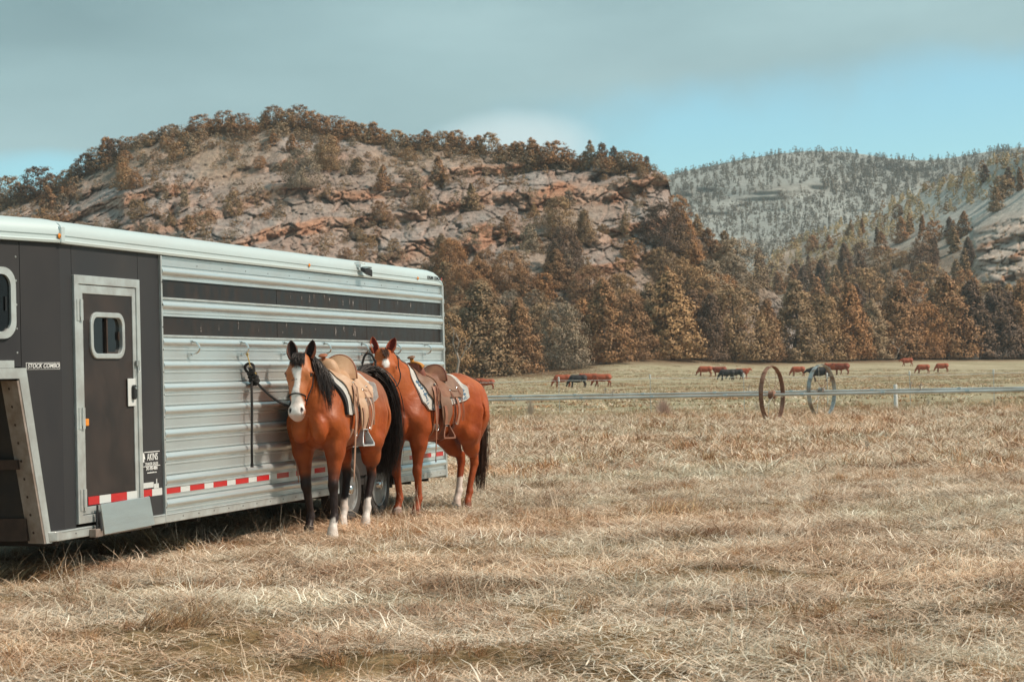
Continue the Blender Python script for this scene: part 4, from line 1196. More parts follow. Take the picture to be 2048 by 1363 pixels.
def horse_hair():
    g = lambda Hm, x, y, z: tuple(Hm @ Vector((x, y, z)))
    # bay: forelock, mane on its left side, long tail switched to its left
    fl = [[g(Hm1, -0.05, y * 0.4, 0.02), g(Hm1, 0.055, y * 0.7, 0.010), g(Hm1, 0.098, y * 0.9, -0.045), g(Hm1, 0.110, y * 1.05, -0.10), g(Hm1, 0.112, y * 1.1, -0.155)] for y in (-0.062, -0.03, 0, 0.03, 0.062)]
    hair('forelock', H1, fl, M['hair_black'], width=0.0035, count=240, spread=0.006, jit=0.004, seed=1)
    def crest(t, py_=-0.015, pz_=1.630):
        a, b = np.array([0.26, 0, 1.445]), np.array([0.77, py_ * 0.85, pz_ + 0.03])
        return a * (1 - t) + b * t + np.array([0, 0, 0.015 * math.sin(PI * t)])
    gm = []
    for t in np.linspace(0.0, 1.0, 9):
        c = crest(t); L = 0.20 + 0.22 * math.sin(PI * t) + 0.04 * t
        gm.append([tuple(c + (0, -0.01, -0.01)), tuple(c + (0.0, 0.045, 0.015)), tuple(c + (0.015, 0.10, -0.06)), tuple(c + (0.04, 0.135 + 0.03 * (1 - t), -0.18)), tuple(c + (0.06, 0.16 + 0.05 * (1 - t), -0.18 - L * 0.4)), tuple(c + (0.08, 0.175 + 0.06 * (1 - t), -0.15 - L * 0.85))])
    hair('mane', H1, gm, M['hair_black'], width=0.0042, count=440, spread=0.012, jit=0.014, seed=2)
    tg = [[(-0.72, -0.02, 1.44), (-0.86, 0.00, 1.51), (-0.97, 0.05 + d * .5, 1.50), (-1.03, 0.12 + d, 1.34), (-1.05, 0.165 + d, 1.06), (-1.04, 0.16 + d * 1.1, 0.82), (-1.02, 0.14 + d, 0.62), (-1.00, 0.10 + d * 0.8, 0.42)] for d in (-0.13, -0.07, 0.0, 0.06, 0.11)]
    hair('tail', H1, tg, M['hair_black'], width=0.0045, n_seg=14, count=980, spread=0.028, jit=0.018, seed=3)
    # chestnut
    fl = [[g(Hm2, -0.05, y * 0.4, 0.02), g(Hm2, 0.05, y * 0.7, 0.01), g(Hm2, 0.092, y * 0.8 + 0.004, -0.04), g(Hm2, 0.104, y * 0.5 + 0.010, -0.075), g(Hm2, 0.112, y * 0.3 + 0.022, -0.115)] for y in (-0.045, 0, 0.045)]
    hair('forelock', H2, fl, M['hair_fore'], width=0.003, count=110, spread=0.006, jit=0.006, seed=4)
    gm = []
    for t in np.linspace(0.0, 1.0, 7):
        c = crest(t, -0.015, 1.745)
        gm.append([tuple(c + (0, 0.01, -0.01)), tuple(c + (0.0, -0.04, 0.012)), tuple(c + (0.0, -0.10, -0.08)), tuple(c + (0.02, -0.135, -0.2)), tuple(c + (0.03, -0.15, -0.34))])
    hair('mane', H2, gm, M['hair_fore'], width=0.004, count=260, spread=0.012, jit=0.01, seed=5)
    tg = [[(-0.80, 0.0, 1.42), (-0.93, d * .4, 1.40), (-0.985, d, 1.20), (-0.99, d * 1.2, 0.90), (-0.985, d * 1.2, 0.60), (-0.98, d, 0.36), (-0.98, d * 0.9, 0.16)] for d in (-0.06, 0.0, 0.06)]
    hair('tail', H2, tg, M['hair_brown'], width=0.0052, n_seg=14, count=420, spread=0.022, jit=0.02, seed=6)
    # whiskers
    for root, Hm in ((H1, Hm1),):
        V, Q = strands([[g(Hm, 0.03, s * 0.05, -0.55), g(Hm, 0.05, s * 0.085, -0.575), g(Hm, 0.06, s * 0.11, -0.62)] for s in (-1, 1)][1:], width=0.0008, n_seg=4, count=16, spread=0.022, jit=0.01, seed=8)
        link_mesh('whiskers', np_mesh('whiskers', V, Q), M['hair_fore'], root)
horse_hair()
# ------------------------------------------------------------------ saddles, blankets, halters, ropes
def leather(name, c, c2, r=0.55, **k): return mat(name, c, r, col2=c2, nscale=7, bump=0.12, bscale=60, **k)
LE1 = dict(seat=leather('pale tan saddle seat', (0.42, 0.235, 0.125), (0.52, 0.33, 0.20)), skirt=leather('tan saddle skirt', (0.44, 0.26, 0.155), (0.55, 0.38, 0.26)),
           dark=leather('reddish tan leather edge', (0.25, 0.085, 0.045), (0.36, 0.16, 0.085)), strap=leather('dusty leather strap', (0.36, 0.20, 0.13), (0.46, 0.29, 0.21)), horn=leather('red brown horn', (0.26, 0.07, 0.03), (0.34, 0.12, 0.05)))
LE2 = dict(seat=leather('brown saddle seat', (0.15, 0.052, 0.024), (0.24, 0.11, 0.058)), skirt=leather('grey brown saddle skirt', (0.155, 0.078, 0.046), (0.23, 0.13, 0.082)),
           dark=leather('dark red brown swell', (0.15, 0.034, 0.018), (0.24, 0.07, 0.035)), strap=leather('reddish brown strap', (0.25, 0.095, 0.055), (0.36, 0.18, 0.115)), horn=leather('horn cap', (0.12, 0.05, 0.03), (0.2, 0.1, 0.05)))
M['stirrup'] = mat('bright metal stirrup band', (0.60, 0.63, 0.64), 0.4, 0.3, col2=(0.42, 0.44, 0.45), nscale=16)
M['wrap'] = mat('yellow horn wrap', (0.62, 0.30, 0.06), 0.7, col2=(0.45, 0.19, 0.035), nscale=9, stretch=(1, 1, 6))
M['padw'] = mat('white wool saddle pad', (0.60, 0.60, 0.57), 0.95, col2=(0.44, 0.42, 0.40), nscale=8, bump=0.5, bscale=90)
M['padk'] = mat('black pad edging', (0.018, 0.017, 0.018), 0.9, bump=0.4, bscale=90)
M['padg'] = mat('grey striped wool', (0.20, 0.18, 0.18), 0.95, col2=(0.34, 0.32, 0.31), nscale=9, bump=0.5, bscale=90)
M['navy'] = mat('navy wool pattern', (0.045, 0.11, 0.19), 0.95, col2=(0.10, 0.18, 0.26), nscale=9)
M['tanw'] = mat('tan wool pattern', (0.30, 0.21, 0.14), 0.95)

def make_tack(V, Q, root, LE, which):
    bvh = BVHTree.FromPolygons([tuple(v) for v in V], [tuple(q) for q in Q])
    def surf(x, a, off):          # a: angle from straight up, + towards the horse's left
        d = Vector((0, math.sin(a), math.cos(a))); o = Vector((x, 0, 1.06)) + d * 0.8
        hit = bvh.ray_cast(o, -d)
        p = hit[0] if hit[0] is not None else Vector((x, 0, 1.06)) + d * 0.3
        return p + d * off
    def side(x, z, off, sy=1):
        hit = bvh.ray_cast(Vector((x, sy * 0.8, z)), Vector((0, -sy, 0)))
        y = abs(hit[0].y) if hit[0] is not None else 0.12
        return Vector((x, sy * (y + off), z))
    def holder(name, label, cat, **k):
        e = empty(name, root.location, root.rotation_euler[2], label, cat); e.scale = root.scale
        e.location = root.location
        return e
    def sheet(rows, th_dir, th, name, m, parent, smooth=True):
        """rows: grid of points; closed thin shell"""
        n, k = len(rows), len(rows[0]); b = MB(); out, inn = [], []
        for i, r in enumerate(rows):
            for j, p in enumerate(r):
                d = th_dir(i, j, p); out.append(p + d * th); inn.append(p)
        fs = []; T = n * k
        for i in range(n - 1):
            for j in range(k - 1):
                a = i * k + j; fs += [(a, a + 1, a + k + 1, a + k), (T + a, T + a + k, T + a + k + 1, T + a + 1)]
        for i in range(n - 1):
            for j in (0, k - 1): a = i * k + j; fs.append((a, a + k, T + a + k, T + a))
        for j in range(k - 1):
            for i in (0, n - 1): a = i * k + j; fs.append((a, a + 1, T + a + 1, T + a))
        b.add(out + inn, fs); return b.obj(name, m, parent, smooth=smooth, auto=0.9)
    rad = lambda i, j, p: Vector((0, p.y, p.z - 1.06)).normalized()
    def drape(name, x0, x1, amax, off, th, m, parent, amin=None, nx=26, na=36, wob=0.0, both=True):
        """amax(x): reach down the side in radians"""
        rows = []
        for i in range(nx + 1):
            x = x0 + (x1 - x0) * i / nx; A = amax(x); B = -A if amin is None else amin(x)
            rows.append([surf(x, B + (A - B) * j / na, off + wob * math.sin(j * 0.9 + i * 0.7)) for j in range(na + 1)])
        return sheet(rows, rad, th, name, m, parent)
    D = math.radians
    SX = 0.06 if which == 1 else 0.10
    _surf, _side = surf, side
    surf = lambda x, a, off: _surf(x + SX, a, off)
    side = lambda x, z, off, sy=1: _side(x + SX, z, off, sy)
    # blanket -----------------------------------------------------------
    if which == 1:
        bl = holder('saddle_blanket', 'pale wool saddle pad with black front edge and grey stripe on the bay horse', 'saddle blanket')
        am = lambda x: D(float(np.interp(x, [-0.46, -0.40, 0.30, 0.42], [56, 62, 84, 82])))
        drape('pad', 0.385, -0.44, am, 0.004, 0.022, M['padw'], bl, wob=0.0015)
        drape('pad_edge', 0.425, 0.383, am, 0.003, 0.026, M['padk'], bl, nx=3)
        for s in (-1, 1):
            drape('pad_stripe', -0.36, -0.435, lambda x: am(x) * 0.985 if s > 0 else -am(x) * 0.55, 0.0265, 0.002, M['padg'], bl, amin=lambda x: am(x) * 0.55 if s > 0 else -am(x) * 0.985, nx=5, na=12)
            drape('pad_stripe', -0.10, -0.435, (lambda x: am(x) * 0.985) if s > 0 else (lambda x: -am(x) * 0.86), 0.0268, 0.002, M['padg'], bl, amin=(lambda x: am(x) * 0.86) if s > 0 else (lambda x: -am(x) * 0.985), nx=9, na=4)
    else:
        bl = holder('saddle_blanket', 'white saddle blanket with navy pattern on the chestnut horse', 'saddle blanket')
        am = lambda x: D(float(np.interp(x, [-0.47, -0.42, 0.26, 0.34, 0.42], [58, 62, 80, 78, 60])))
        drape('pad', 0.42, -0.46, am, 0.004, 0.018, M['padw'], bl, wob=0.0012, nx=34)
        r = random.Random(3)
        cl = M['navy']
        for s in (-1, 1):
            # zig-zag bands and feathers along front and rear edges
            for fx, m_ in ((0.36, cl), (-0.40, cl), (-0.34, cl), (-0.28, cl), (-0.20, M['tanw'])):
                for t in np.arange(0.30, 0.93, 0.085):
                    A0 = am(fx) * t; w = 0.018 + 0.012 * r.random()
                    b = MB(); pts = []
                    sh = r.choice((((-1, 0), (0, 1), (1, 0), (0, -1)), ((-1, -0.5), (-0.2, 0.2), (1, 0.9), (0.3, -0.3)), ((-0.6, 1), (0.6, 1), (0.2, 0), (0.8, -1), (-0.5, -0.8), (-0.2, 0))))
                    for qx, qa in sh: pts.append(surf(fx + qx * w, s * (A0 + qa * 0.06), 0.0245))
                    b.add(pts, [tuple(range(len(pts)))]); b.obj('woven_motif', m_, bl)
            def band(x0, x1, t0, t1, m_):
                f0 = lambda x: s * am(x) * t0; f1 = lambda x: s * am(x) * t1
                drape('woven_band', x0, x1, f1 if s > 0 else f0, 0.0225, 0.0012, m_, bl, amin=f0 if s > 0 else f1, nx=8, na=2)
            band(-0.17, -0.43, 0.93, 0.955, cl); band(-0.22, -0.42, 0.66, 0.70, cl); band(0.30, 0.02, 0.955, 0.975, cl)
    # saddle ------------------------------------------------------------
    sd_ = holder('western_saddle', 'pale tan western saddle with metal-bound stirrups on the bay horse' if which == 1 else 'brown western saddle with yellow wrapped horn on the chestnut horse', 'saddle')
    o0 = 0.034
    sk = lambda x: D(float(np.interp(x, [-0.40, -0.33, 0.0, 0.24, 0.33], [40, 58, 56, 66, 50])))
    drape('skirt', 0.33, -0.39, sk, o0, 0.010, LE['skirt'], sd_, wob=0.001)
    # seat, swell and cantle as one lofted shell
    zb = lambda x: surf(x, 0, o0 + 0.008).z
    sec = [(0.275, 0.07, 0.02), (0.262, 0.11, 0.065), (0.235, 0.150, 0.098), (0.20, 0.155, 0.105), (0.165, 0.135, 0.088), (0.135, 0.115, 0.065), (0.08, 0.120, 0.050), (0.0, 0.145, 0.042), (-0.07, 0.165, 0.055)]
    def ring(x, w, h, n=16, flat=0.75):
        z0 = zb(x) - 0.02; r = []
        for k in range(n + 1):
            a = PI * k / n
            c, s_ = math.cos(a), math.sin(a)
            r.append(Vector((x + SX, w * abs(c) ** 0.8 * (1 if c > 0 else -1), z0 + (h * (1.0 if which == 1 else 0.82) + 0.02) * s_ ** flat - 0.10 * (abs(c) ** 4))))
        return r
    b = MB(); rows = [ring(*q) for q in sec]
    b.loft(rows[:6], caps=True); b.obj('swell', LE['dark'] if which == 2 else LE['seat'], sd_, smooth=True, auto=1.2)
    b = MB(); b.loft(rows[4:], caps=True)
    b.obj('seat', LE['seat'], sd_, smooth=True, auto=1.2)
    # cantle dish
    cz = zb(-0.16)
    b = MB(); fr, bk = [], []
    N = 22
    def cpt(a, q, t):     # a around the arch, q 0 seat..1 rim, t thickness
        w = 0.175 * (0.5 + 0.5 * q) * math.cos(a); h = 0.035 + ((0.145 if which == 1 else 0.10) * math.sin(a) ** 0.75) * q
        x = -0.055 - 0.135 * q ** 0.8 - t - 0.035 * q * math.cos(a) ** 2 * -1
        return Vector((x + SX, w, cz + h - 0.075 * (1 - math.sin(a)) * 1.0))
    rows = []
    for q in (0.0, 0.25, 0.5, 0.75, 0.93, 1.0): rows.append([cpt(PI * k / N, q, 0) for k in range(N + 1)])
    rows.append([cpt(PI * k / N, 1.03, 0.012) for k in range(N + 1)]); rows.append([cpt(PI * k / N, 0.95, 0.026) for k in range(N + 1)]); rows.append([cpt(PI * k / N, 0.2, 0.10) + Vector((0, 0, -0.02)) for k in range(N + 1)])
    vs = [p for r_ in rows for p in r_]; k_ = N + 1
    fs = [(i * k_ + j, i * k_ + j + 1, (i + 1) * k_ + j + 1, (i + 1) * k_ + j) for i in range(len(rows) - 1) for j in range(N)]
    b.add(vs, fs); b.obj('cantle', LE['seat'], sd_, smooth=True)
    b = MB(); b.tube([cpt(PI * k / N, 1.02, 0.006) for k in range(N + 1)], 0.009, 8); b.obj('cantle_binding', LE['dark'], sd_, smooth=True)
    # horn
    hx, hz = 0.225 + SX, zb(0.225) + (0.045 if which == 1 else 0.055)
    b = MB(); b.lathe([(0.034, 0.0), (0.026, 0.02), (0.021, 0.05), (0.020, 0.075)], (hx, 0, hz - 0.005), (0.28, 0, 1), 18); b.obj('horn_neck', M['wrap'] if which == 2 else LE['horn'], sd_, smooth=True)
    b = MB(); b.lathe([(0.0, 0.016), (0.030, 0.014), (0.043, 0.006), (0.044, 0.0), (0.036, -0.006), (0.018, -0.008), (0.0, -0.008)], (hx + 0.028, 0, hz + 0.076), (0.30, 0, 1), 24); b.obj('horn_cap', LE['horn'], sd_, smooth=True)
    if which == 2:
        b = MB()
        for k in range(3): b.tube([(hx + 0.03 - 0.02 * k, 0.145 * math.cos(a), zb(0.225) - 0.010 + 0.095 * math.sin(a) ** 0.75) for a in np.linspace(0.15 + 0.1 * k, PI * 0.5, 10)] , 0.009, 6)
        b.obj('swell_wrap', M['wrap'], sd_, smooth=True)
    # side jockeys: round-ended flaps over the skirt
    for s in (-1, 1):
        def jk(x0, x1, deep, nm, mm, off):
            def amx(x):
                t = (x - x0) / (x1 - x0); return D(deep) * max(0.02, math.sin(PI * min(max(t, 0.0), 1.0))) ** 0.55 * 0.35 + D(deep) * 0.65
            f = lambda x: s * amx(x); g = lambda x: s * D(14)
            drape(nm, x0, x1, f if s > 0 else g, off, 0.007, mm, sd_, amin=g if s > 0 else f, nx=18, na=14)
        jk(0.165, -0.13, 62 if which == 1 else 60, 'seat_jockey', LE['seat'], o0 + 0.012)
        jk(-0.10, -0.36, 46, 'rear_jockey', LE['skirt'], o0 + 0.0105)
        # concho with strings
        for cx, ca in ((0.215, 40), (-0.12, 44), (-0.29, 38)):
            p = surf(cx, s * D(ca), o0 + 0.020); d = Vector((0, math.sin(s * D(ca)), math.cos(D(ca))))
            b = MB(); b.lathe([(0.0, 0.006), (0.010, 0.005), (0.016, 0.0)], p, d, 14); b.obj('concho', M['chrome'], sd_, smooth=True)
            for q in (-1, 1):
                L = 0.36 if cx < 0 else 0.22
                pts = [p + d * 0.004]; 
                for t in (0.2, 0.45, 0.7, 1.0):
                    z = p.z - L * t; a_ = side(cx + q * (0.010 + 0.012 * t), min(z, 1.2) if z > 1.2 else z, 0.012, s)
                    yy = max(abs(p.y), abs(a_.y)) if z < 1.2 else abs(p.y) + (abs(side(cx, 1.2, 0.05, s).y) - abs(p.y)) * t
                    pts.append(Vector((cx + SX + q * (0.010 + 0.014 * t), s * (yy + 0.03), z)))
                b = MB(); b.tube(pts, 0.0045, 5); b.obj('saddle_string', LE['strap'], sd_)
        # hanging leathers. path hugs the flank
        def hang(nm, path, mm, th=0.007, off=0.045, n=12):
            """path: (x centre, z, width) from top down; straight strip"""
            P_ = []; zt = [p[1] for p in path]; prev = 0
            for i in range(n + 1):
                z = zt[0] + (zt[-1] - zt[0]) * i / n
                xc = float(np.interp(-z, [-q for q in zt], [p[0] for p in path])); w = float(np.interp(-z, [-q for q in zt], [p[2] for p in path]))
                row = []
                for j in range(5):
                    x = xc + w * (j / 4 - 0.5); y = abs(side(x, z, off, s).y) if z > 0.86 else 0
                    row.append((x + SX, y, z))
                P_.append(row)
            out = []; 
            my = [0] * 5
            for row in P_:
                r_ = []
                for j, (x, y, z) in enumerate(row):
                    my[j] = max(my[j] - 0.004, y); r_.append(Vector((x, s * my[j], z)))
                out.append(r_)
            return sheet(out, lambda i, j, p: Vector((0, s, 0)), th, nm, mm, sd_), out
        hang('fender', [(0.03, 1.34, 0.12), (0.045, 1.20, 0.20), (0.055, 1.06, 0.19), (0.06, 0.98, 0.11), (0.07, 0.93, 0.06)], LE['skirt'], 0.008, 0.050)
        _, pp = hang('stirrup_leather', [(0.10, 1.15, 0.045), (0.085, 1.0, 0.045), (0.075, 0.93, 0.045)], LE['strap'], 0.007, 0.062)
        hang('latigo_strap', [(0.245, 1.36, 0.036), (0.255, 1.2, 0.040), (0.25, 0.8, 0.040), (0.245, 0.60 if which == 1 else 0.68, 0.036), (0.24, 0.48 if which == 1 else 0.56, 0.006)], LE['strap'], 0.005, 0.048 if which == 1 else 0.05, n=16)
        hang('rigging_strap', [(0.20, 1.38, 0.05), (0.21, 1.10, 0.04), (0.22, 0.93, 0.04)], LE['dark'], 0.006, 0.040)
        hang('rear_billet', [(-0.20, 1.33, 0.035), (-0.20, 1.05, 0.038), (-0.17, 0.94, 0.035)], LE['strap'], 0.006, 0.036)
        yb = abs(side(-0.17, 0.95, 0.04, s).y)
        b = MB(); b.tube([(-0.195 + SX, s * yb, 0.975), (-0.195 + SX, s * (yb + 0.012), 0.945), (-0.155 + SX, s * (yb + 0.012), 0.945), (-0.155 + SX, s * yb, 0.975)], 0.004, 6, closed=True); b.obj('buckle', M['chrome'], sd_, smooth=True)
        b = MB(); yc = abs(side(0.225, 0.95, 0.05, s).y)
        b.tube([(0.225 + SX + 0.032 * math.cos(a), s * (yc + 0.004), 0.925 + 0.036 * math.sin(a)) for a in np.linspace(0, 2 * PI, 16)[:-1]], 0.0048, 6, closed=True); b.obj('cinch_ring', M['chrome'], sd_, smooth=True)
        # stirrup
        sy0 = abs(pp[-1][2].y) + 0.012 + (0.13 if (s < 0 and which == 1) else 0); c = Vector((0.072 + SX, s * sy0, 0.0))
        ux = Vector((0.88, -s * 0.47, 0)) if which == 1 else Vector((0.9, -s * 0.43, 0)); uz = Vector((0, 0, 1)); un = ux.cross(uz)
        shape = [(-0.030, 0.935), (-0.032, 0.955), (0.032, 0.955), (0.030, 0.935), (0.052, 0.885), (0.074, 0.83), (0.072, 0.800), (-0.072, 0.800), (-0.074, 0.83), (-0.052, 0.885)]
        wd = [0.022, 0.022, 0.022, 0.024, 0.036, 0.056, 0.062, 0.062, 0.056, 0.036]
        inner_s = [(x * 0.80, 0.825 + (z - 0.812) * 0.86) for x, z in shape]
        b = MB(); rings = []
        for (x, z), (xi, zi), w in zip(shape, inner_s, wd):
            cp = c + ux * x + uz * z; ci = c + ux * xi + uz * zi
            rings.append([cp + un * w, cp - un * w, ci - un * w, ci + un * w])
        b.loft(rings, closed=True); b.obj('stirrup', M['stirrup'] if which == 1 else LE['strap'], sd_, bevel=0.003)
        b = MB(); b.tube([c + ux * -0.03 + uz * 0.938, c + ux * 0.03 + uz * 0.938], 0.011, 8); b.obj('stirrup_bolt', M['chrome'] if which == 2 else LE['dark'], sd_, smooth=True)
    # front cinch round the girth, rear cinch loose
    for nm, xc, w, off, z0, mm in (('front_cinch', 0.225, 0.10, 0.004, 0.93, LE['strap']), ('rear_cinch', -0.165, 0.05, 0.012, 0.95, LE['dark'])):
        rows = []
        for i in range(41):
            a = math.radians(112) + (2 * PI - 2 * math.radians(112)) * i / 40
            rows.append([surf(xc + w * (j / 3 - 0.5), a, off) for j in range(4)])
        sheet(rows, lambda i, j, p: Vector((0, p.y, p.z - 1.06)).normalized(), 0.007, nm, mm, sd_)
    return bvh

BV1 = make_tack(V1, Q1, H1, LE1, 1)
BV2 = make_tack(V2, Q2, H2, LE2, 2)

def make_halter(root, Hm, bvh, label, low_open=False):
    h = empty('rope_halter', root.location, root.rotation_euler[2], label, 'halter'); h.scale = root.scale
    g = lambda x, y, z: Hm @ Vector((x, y, z))
    R = Hm.to_3x3()
    def wrap(z, dz, n=28, off=0.004, a0=0, a1=2 * PI):
        pts = []
        for k in range(n + 1):
            a = a0 + (a1 - a0) * k / n
            zz = z + dz * (0.5 - 0.5 * math.cos(a))       # a=0 is the front of the face
            d = (R @ Vector((math.cos(a), math.sin(a), 0))).normalized()
            o = g(-0.03, 0, zz) + d * 0.4
            hit = bvh.ray_cast(o, -d); c0 = g(-0.03, 0, zz)
            q = hit[0] if (hit[0] is not None and (hit[0] - c0).length < 0.135) else c0 + d * 0.085
            pts.append(q + d * off)
        return pts
    nose = wrap(-0.385, -0.04)
    b = MB(); b.tube(nose[:-1], 0.0062, 7, closed=True); b.obj('noseband', M['rope'], h, smooth=True)
    b = MB()
    for s in (-1, 1):
        pts = []
        for t in np.linspace(0, 1, 10):
            z = -0.40 + 0.36 * t; x = -0.055 - 0.02 * t
            d = (R @ Vector((0.0, s, 0))).normalized(); o = g(x, 0, z) + d * 0.4
            hit = bvh.ray_cast(o, -d); pts.append((hit[0] if hit[0] is not None else g(x, s * 0.09, z)) + d * 0.005)
        b.tube(pts, 0.006, 7)
    b.obj('cheek_rope', M['rope'], h, smooth=True)
    b = MB(); b.tube(wrap(-0.285, 0.03, a0=PI * 0.62, a1=PI * 1.38, n=12), 0.006, 7); b.obj('throat_rope', M['rope'], h, smooth=True)
    b = MB(); kp = g(-0.085, 0, -0.46); b.lathe([(0.0, -0.02), (0.016, -0.012), (0.019, 0), (0.016, 0.012), (0.0, 0.02)], kp, (0.2, 0.1, 1), 10); b.obj('fiador_knot', M['rope'], h, smooth=True)
    return h, h.matrix_basis @ kp, [h.matrix_basis @ p for p in nose]
bpy.context.view_layer.update()
def hw(root, p):
    return Matrix.Translation(root.location) @ Matrix.Rotation(root.rotation_euler[2], 4, 'Z') @ (Vector(p) * root.scale[0])
hal1, kp1, _ = make_halter(H1, Hm1, BV1, 'black rope halter on the head of the bay horse')
hal2, kp2, _ = make_halter(H2, Hm2, BV2, 'dark rope halter on the head of the chestnut horse')
kp1 = hw(H1, Hm1 @ Vector((-0.085, 0, -0.46))); kp2 = hw(H2, Hm2 @ Vector((-0.085, 0, -0.46)))

def sag(a, b, drop, n=14):
    return [a.lerp(b, t) - Vector((0, 0, drop * 4 * t * (1 - t))) for t in np.linspace(0, 1, n)]

def ropes():
    # yellow string from the second ring down to the knot
    e = empty('lead_rope', tw(5.6, 0.09, 0.0), 0, 'black lead rope knotted on the trailer side, one end hanging, one to the bay horse', 'rope')
    L = lambda s, n, h: tw(s, n, h) - e.location
    kn = L(5.575, 0.07, 1.515)
    b = MB(); b.tube([kn + Vector((0, 0, 0.02)), L(5.590, 0.075, 1.2), L(5.60, 0.07, 0.9), L(5.615, 0.075, 0.70)], 0.0115, 8); b.obj('hanging_end', M['rope'], e, smooth=True)
    b = MB(); b.tube([L(5.615, 0.075, 0.73), L(5.616, 0.075, 0.695)], 0.0145, 8); b.obj('rope_end', M['rope'], e)
    k = kp1 - e.location
    b = MB(); b.tube(sag(kn + Vector((0.03, 0, -0.05)), k, 0.06, 16), 0.0115, 8); b.obj('lead', M['rope'], e, smooth=True)
    b = MB()
    a0, a1 = L(5.625, 0.075, 1.575), L(5.49, 0.075, 1.425)
    loop = []
    for q in np.linspace(0, 2 * PI, 18)[:-1]:
        loop.append(a0 + Vector((0.040 * math.cos(q), 0.012 * math.sin(2 * q), 0.040 * math.sin(q))))
    b.tube(loop, 0.0125, 8, closed=True)
    for f, r in ((0.25, 0.030), (0.45, 0.034), (0.65, 0.038), (0.85, 0.036)):
        c = a0.lerp(a1, f); ax = (a1 - a0).normalized(); u = ax.orthogonal().normalized(); w = ax.cross(u)
        b.tube([c + u * (r * math.cos(q)) + w * (r * math.sin(q)) + ax * (0.012 * math.sin(q)) for q in np.linspace(0, 2 * PI, 14)[:-1]], 0.0135, 8, closed=True)
    b.tube([a0, a0.lerp(a1, 0.5) + Vector((0.01, 0, 0)), a1, a1 + Vector((0.02, 0, 0.03))], 0.014, 8)
    b.obj('knot', M['rope'], e, smooth=True)
    t = empty('twine', tw(5.7, 0.08, 0.0), 0, 'short yellow twine between the second tie ring and the black rope knot', 'string')
    L2 = lambda s, n, h: tw(s, n, h) - t.location
    b = MB(); p0, p1 = L2(5.695, 0.085, 1.70), L2(5.60, 0.075, 1.56)
    b.tube([p0, p0.lerp(p1, 0.5) + Vector((0.003, 0, 0)), p1, L2(5.56, 0.08, 1.52), L2(5.52, 0.08, 1.50)], 0.0055, 6)
    b.tube([p0.lerp(p1, 0.85), p0.lerp(p1, 0.9) + Vector((0.03, 0, 0.012)), p1 + Vector((0.03, 0, -0.02)), p1 + Vector((0.05, -0.01, -0.04))], 0.004, 5)
    b.tube([p0 + Vector((0, 0, 0.01)), p0 + Vector((0.015, 0, -0.005)), p0 + Vector((0.0, 0, -0.02)), p0 + Vector((-0.01, 0, 0.0))], 0.005, 5, closed=True)
    b.tube([p1, p1 + Vector((0.02, 0, 0.015)), p1 + Vector((0.035, 0, 0.005))], 0.003, 5)
    b.obj('string_strand', M['twine'], t, smooth=True)
    # rope loop at the fifth ring, running down to the chestnut horse
    e2 = empty('lead_rope', tw(2.71, 0.09, 0.0), 0, 'black rope looped on the tie ring above the black tail, tied to the chestnut horse', 'rope')
    L3 = lambda s, n, h: tw(s, n, h) - e2.location
    c = L3(2.70, 0.10, 1.63); k2 = kp2 - e2.location
    b = MB(); b.tube([c + Vector((0.055 * math.cos(q) * (1 if math.sin(q) > 0 else 1.3), 0.01, 0.085 * math.sin(q) - (0.02 if math.sin(q) < 0 else 0))) for q in np.linspace(0, 2 * PI, 20)[:-1]], 0.012, 8, closed=True); b.obj('rope_loop', M['rope'], e2, smooth=True)
    b = MB(); b.tube(sag(c + Vector((0.0, 0, -0.10)), k2, 0.12, 16), 0.0115, 8); b.obj('lead', M['rope'], e2, smooth=True)
    # off-side stirrup seen past the bay chest is part of its saddle
ropes()
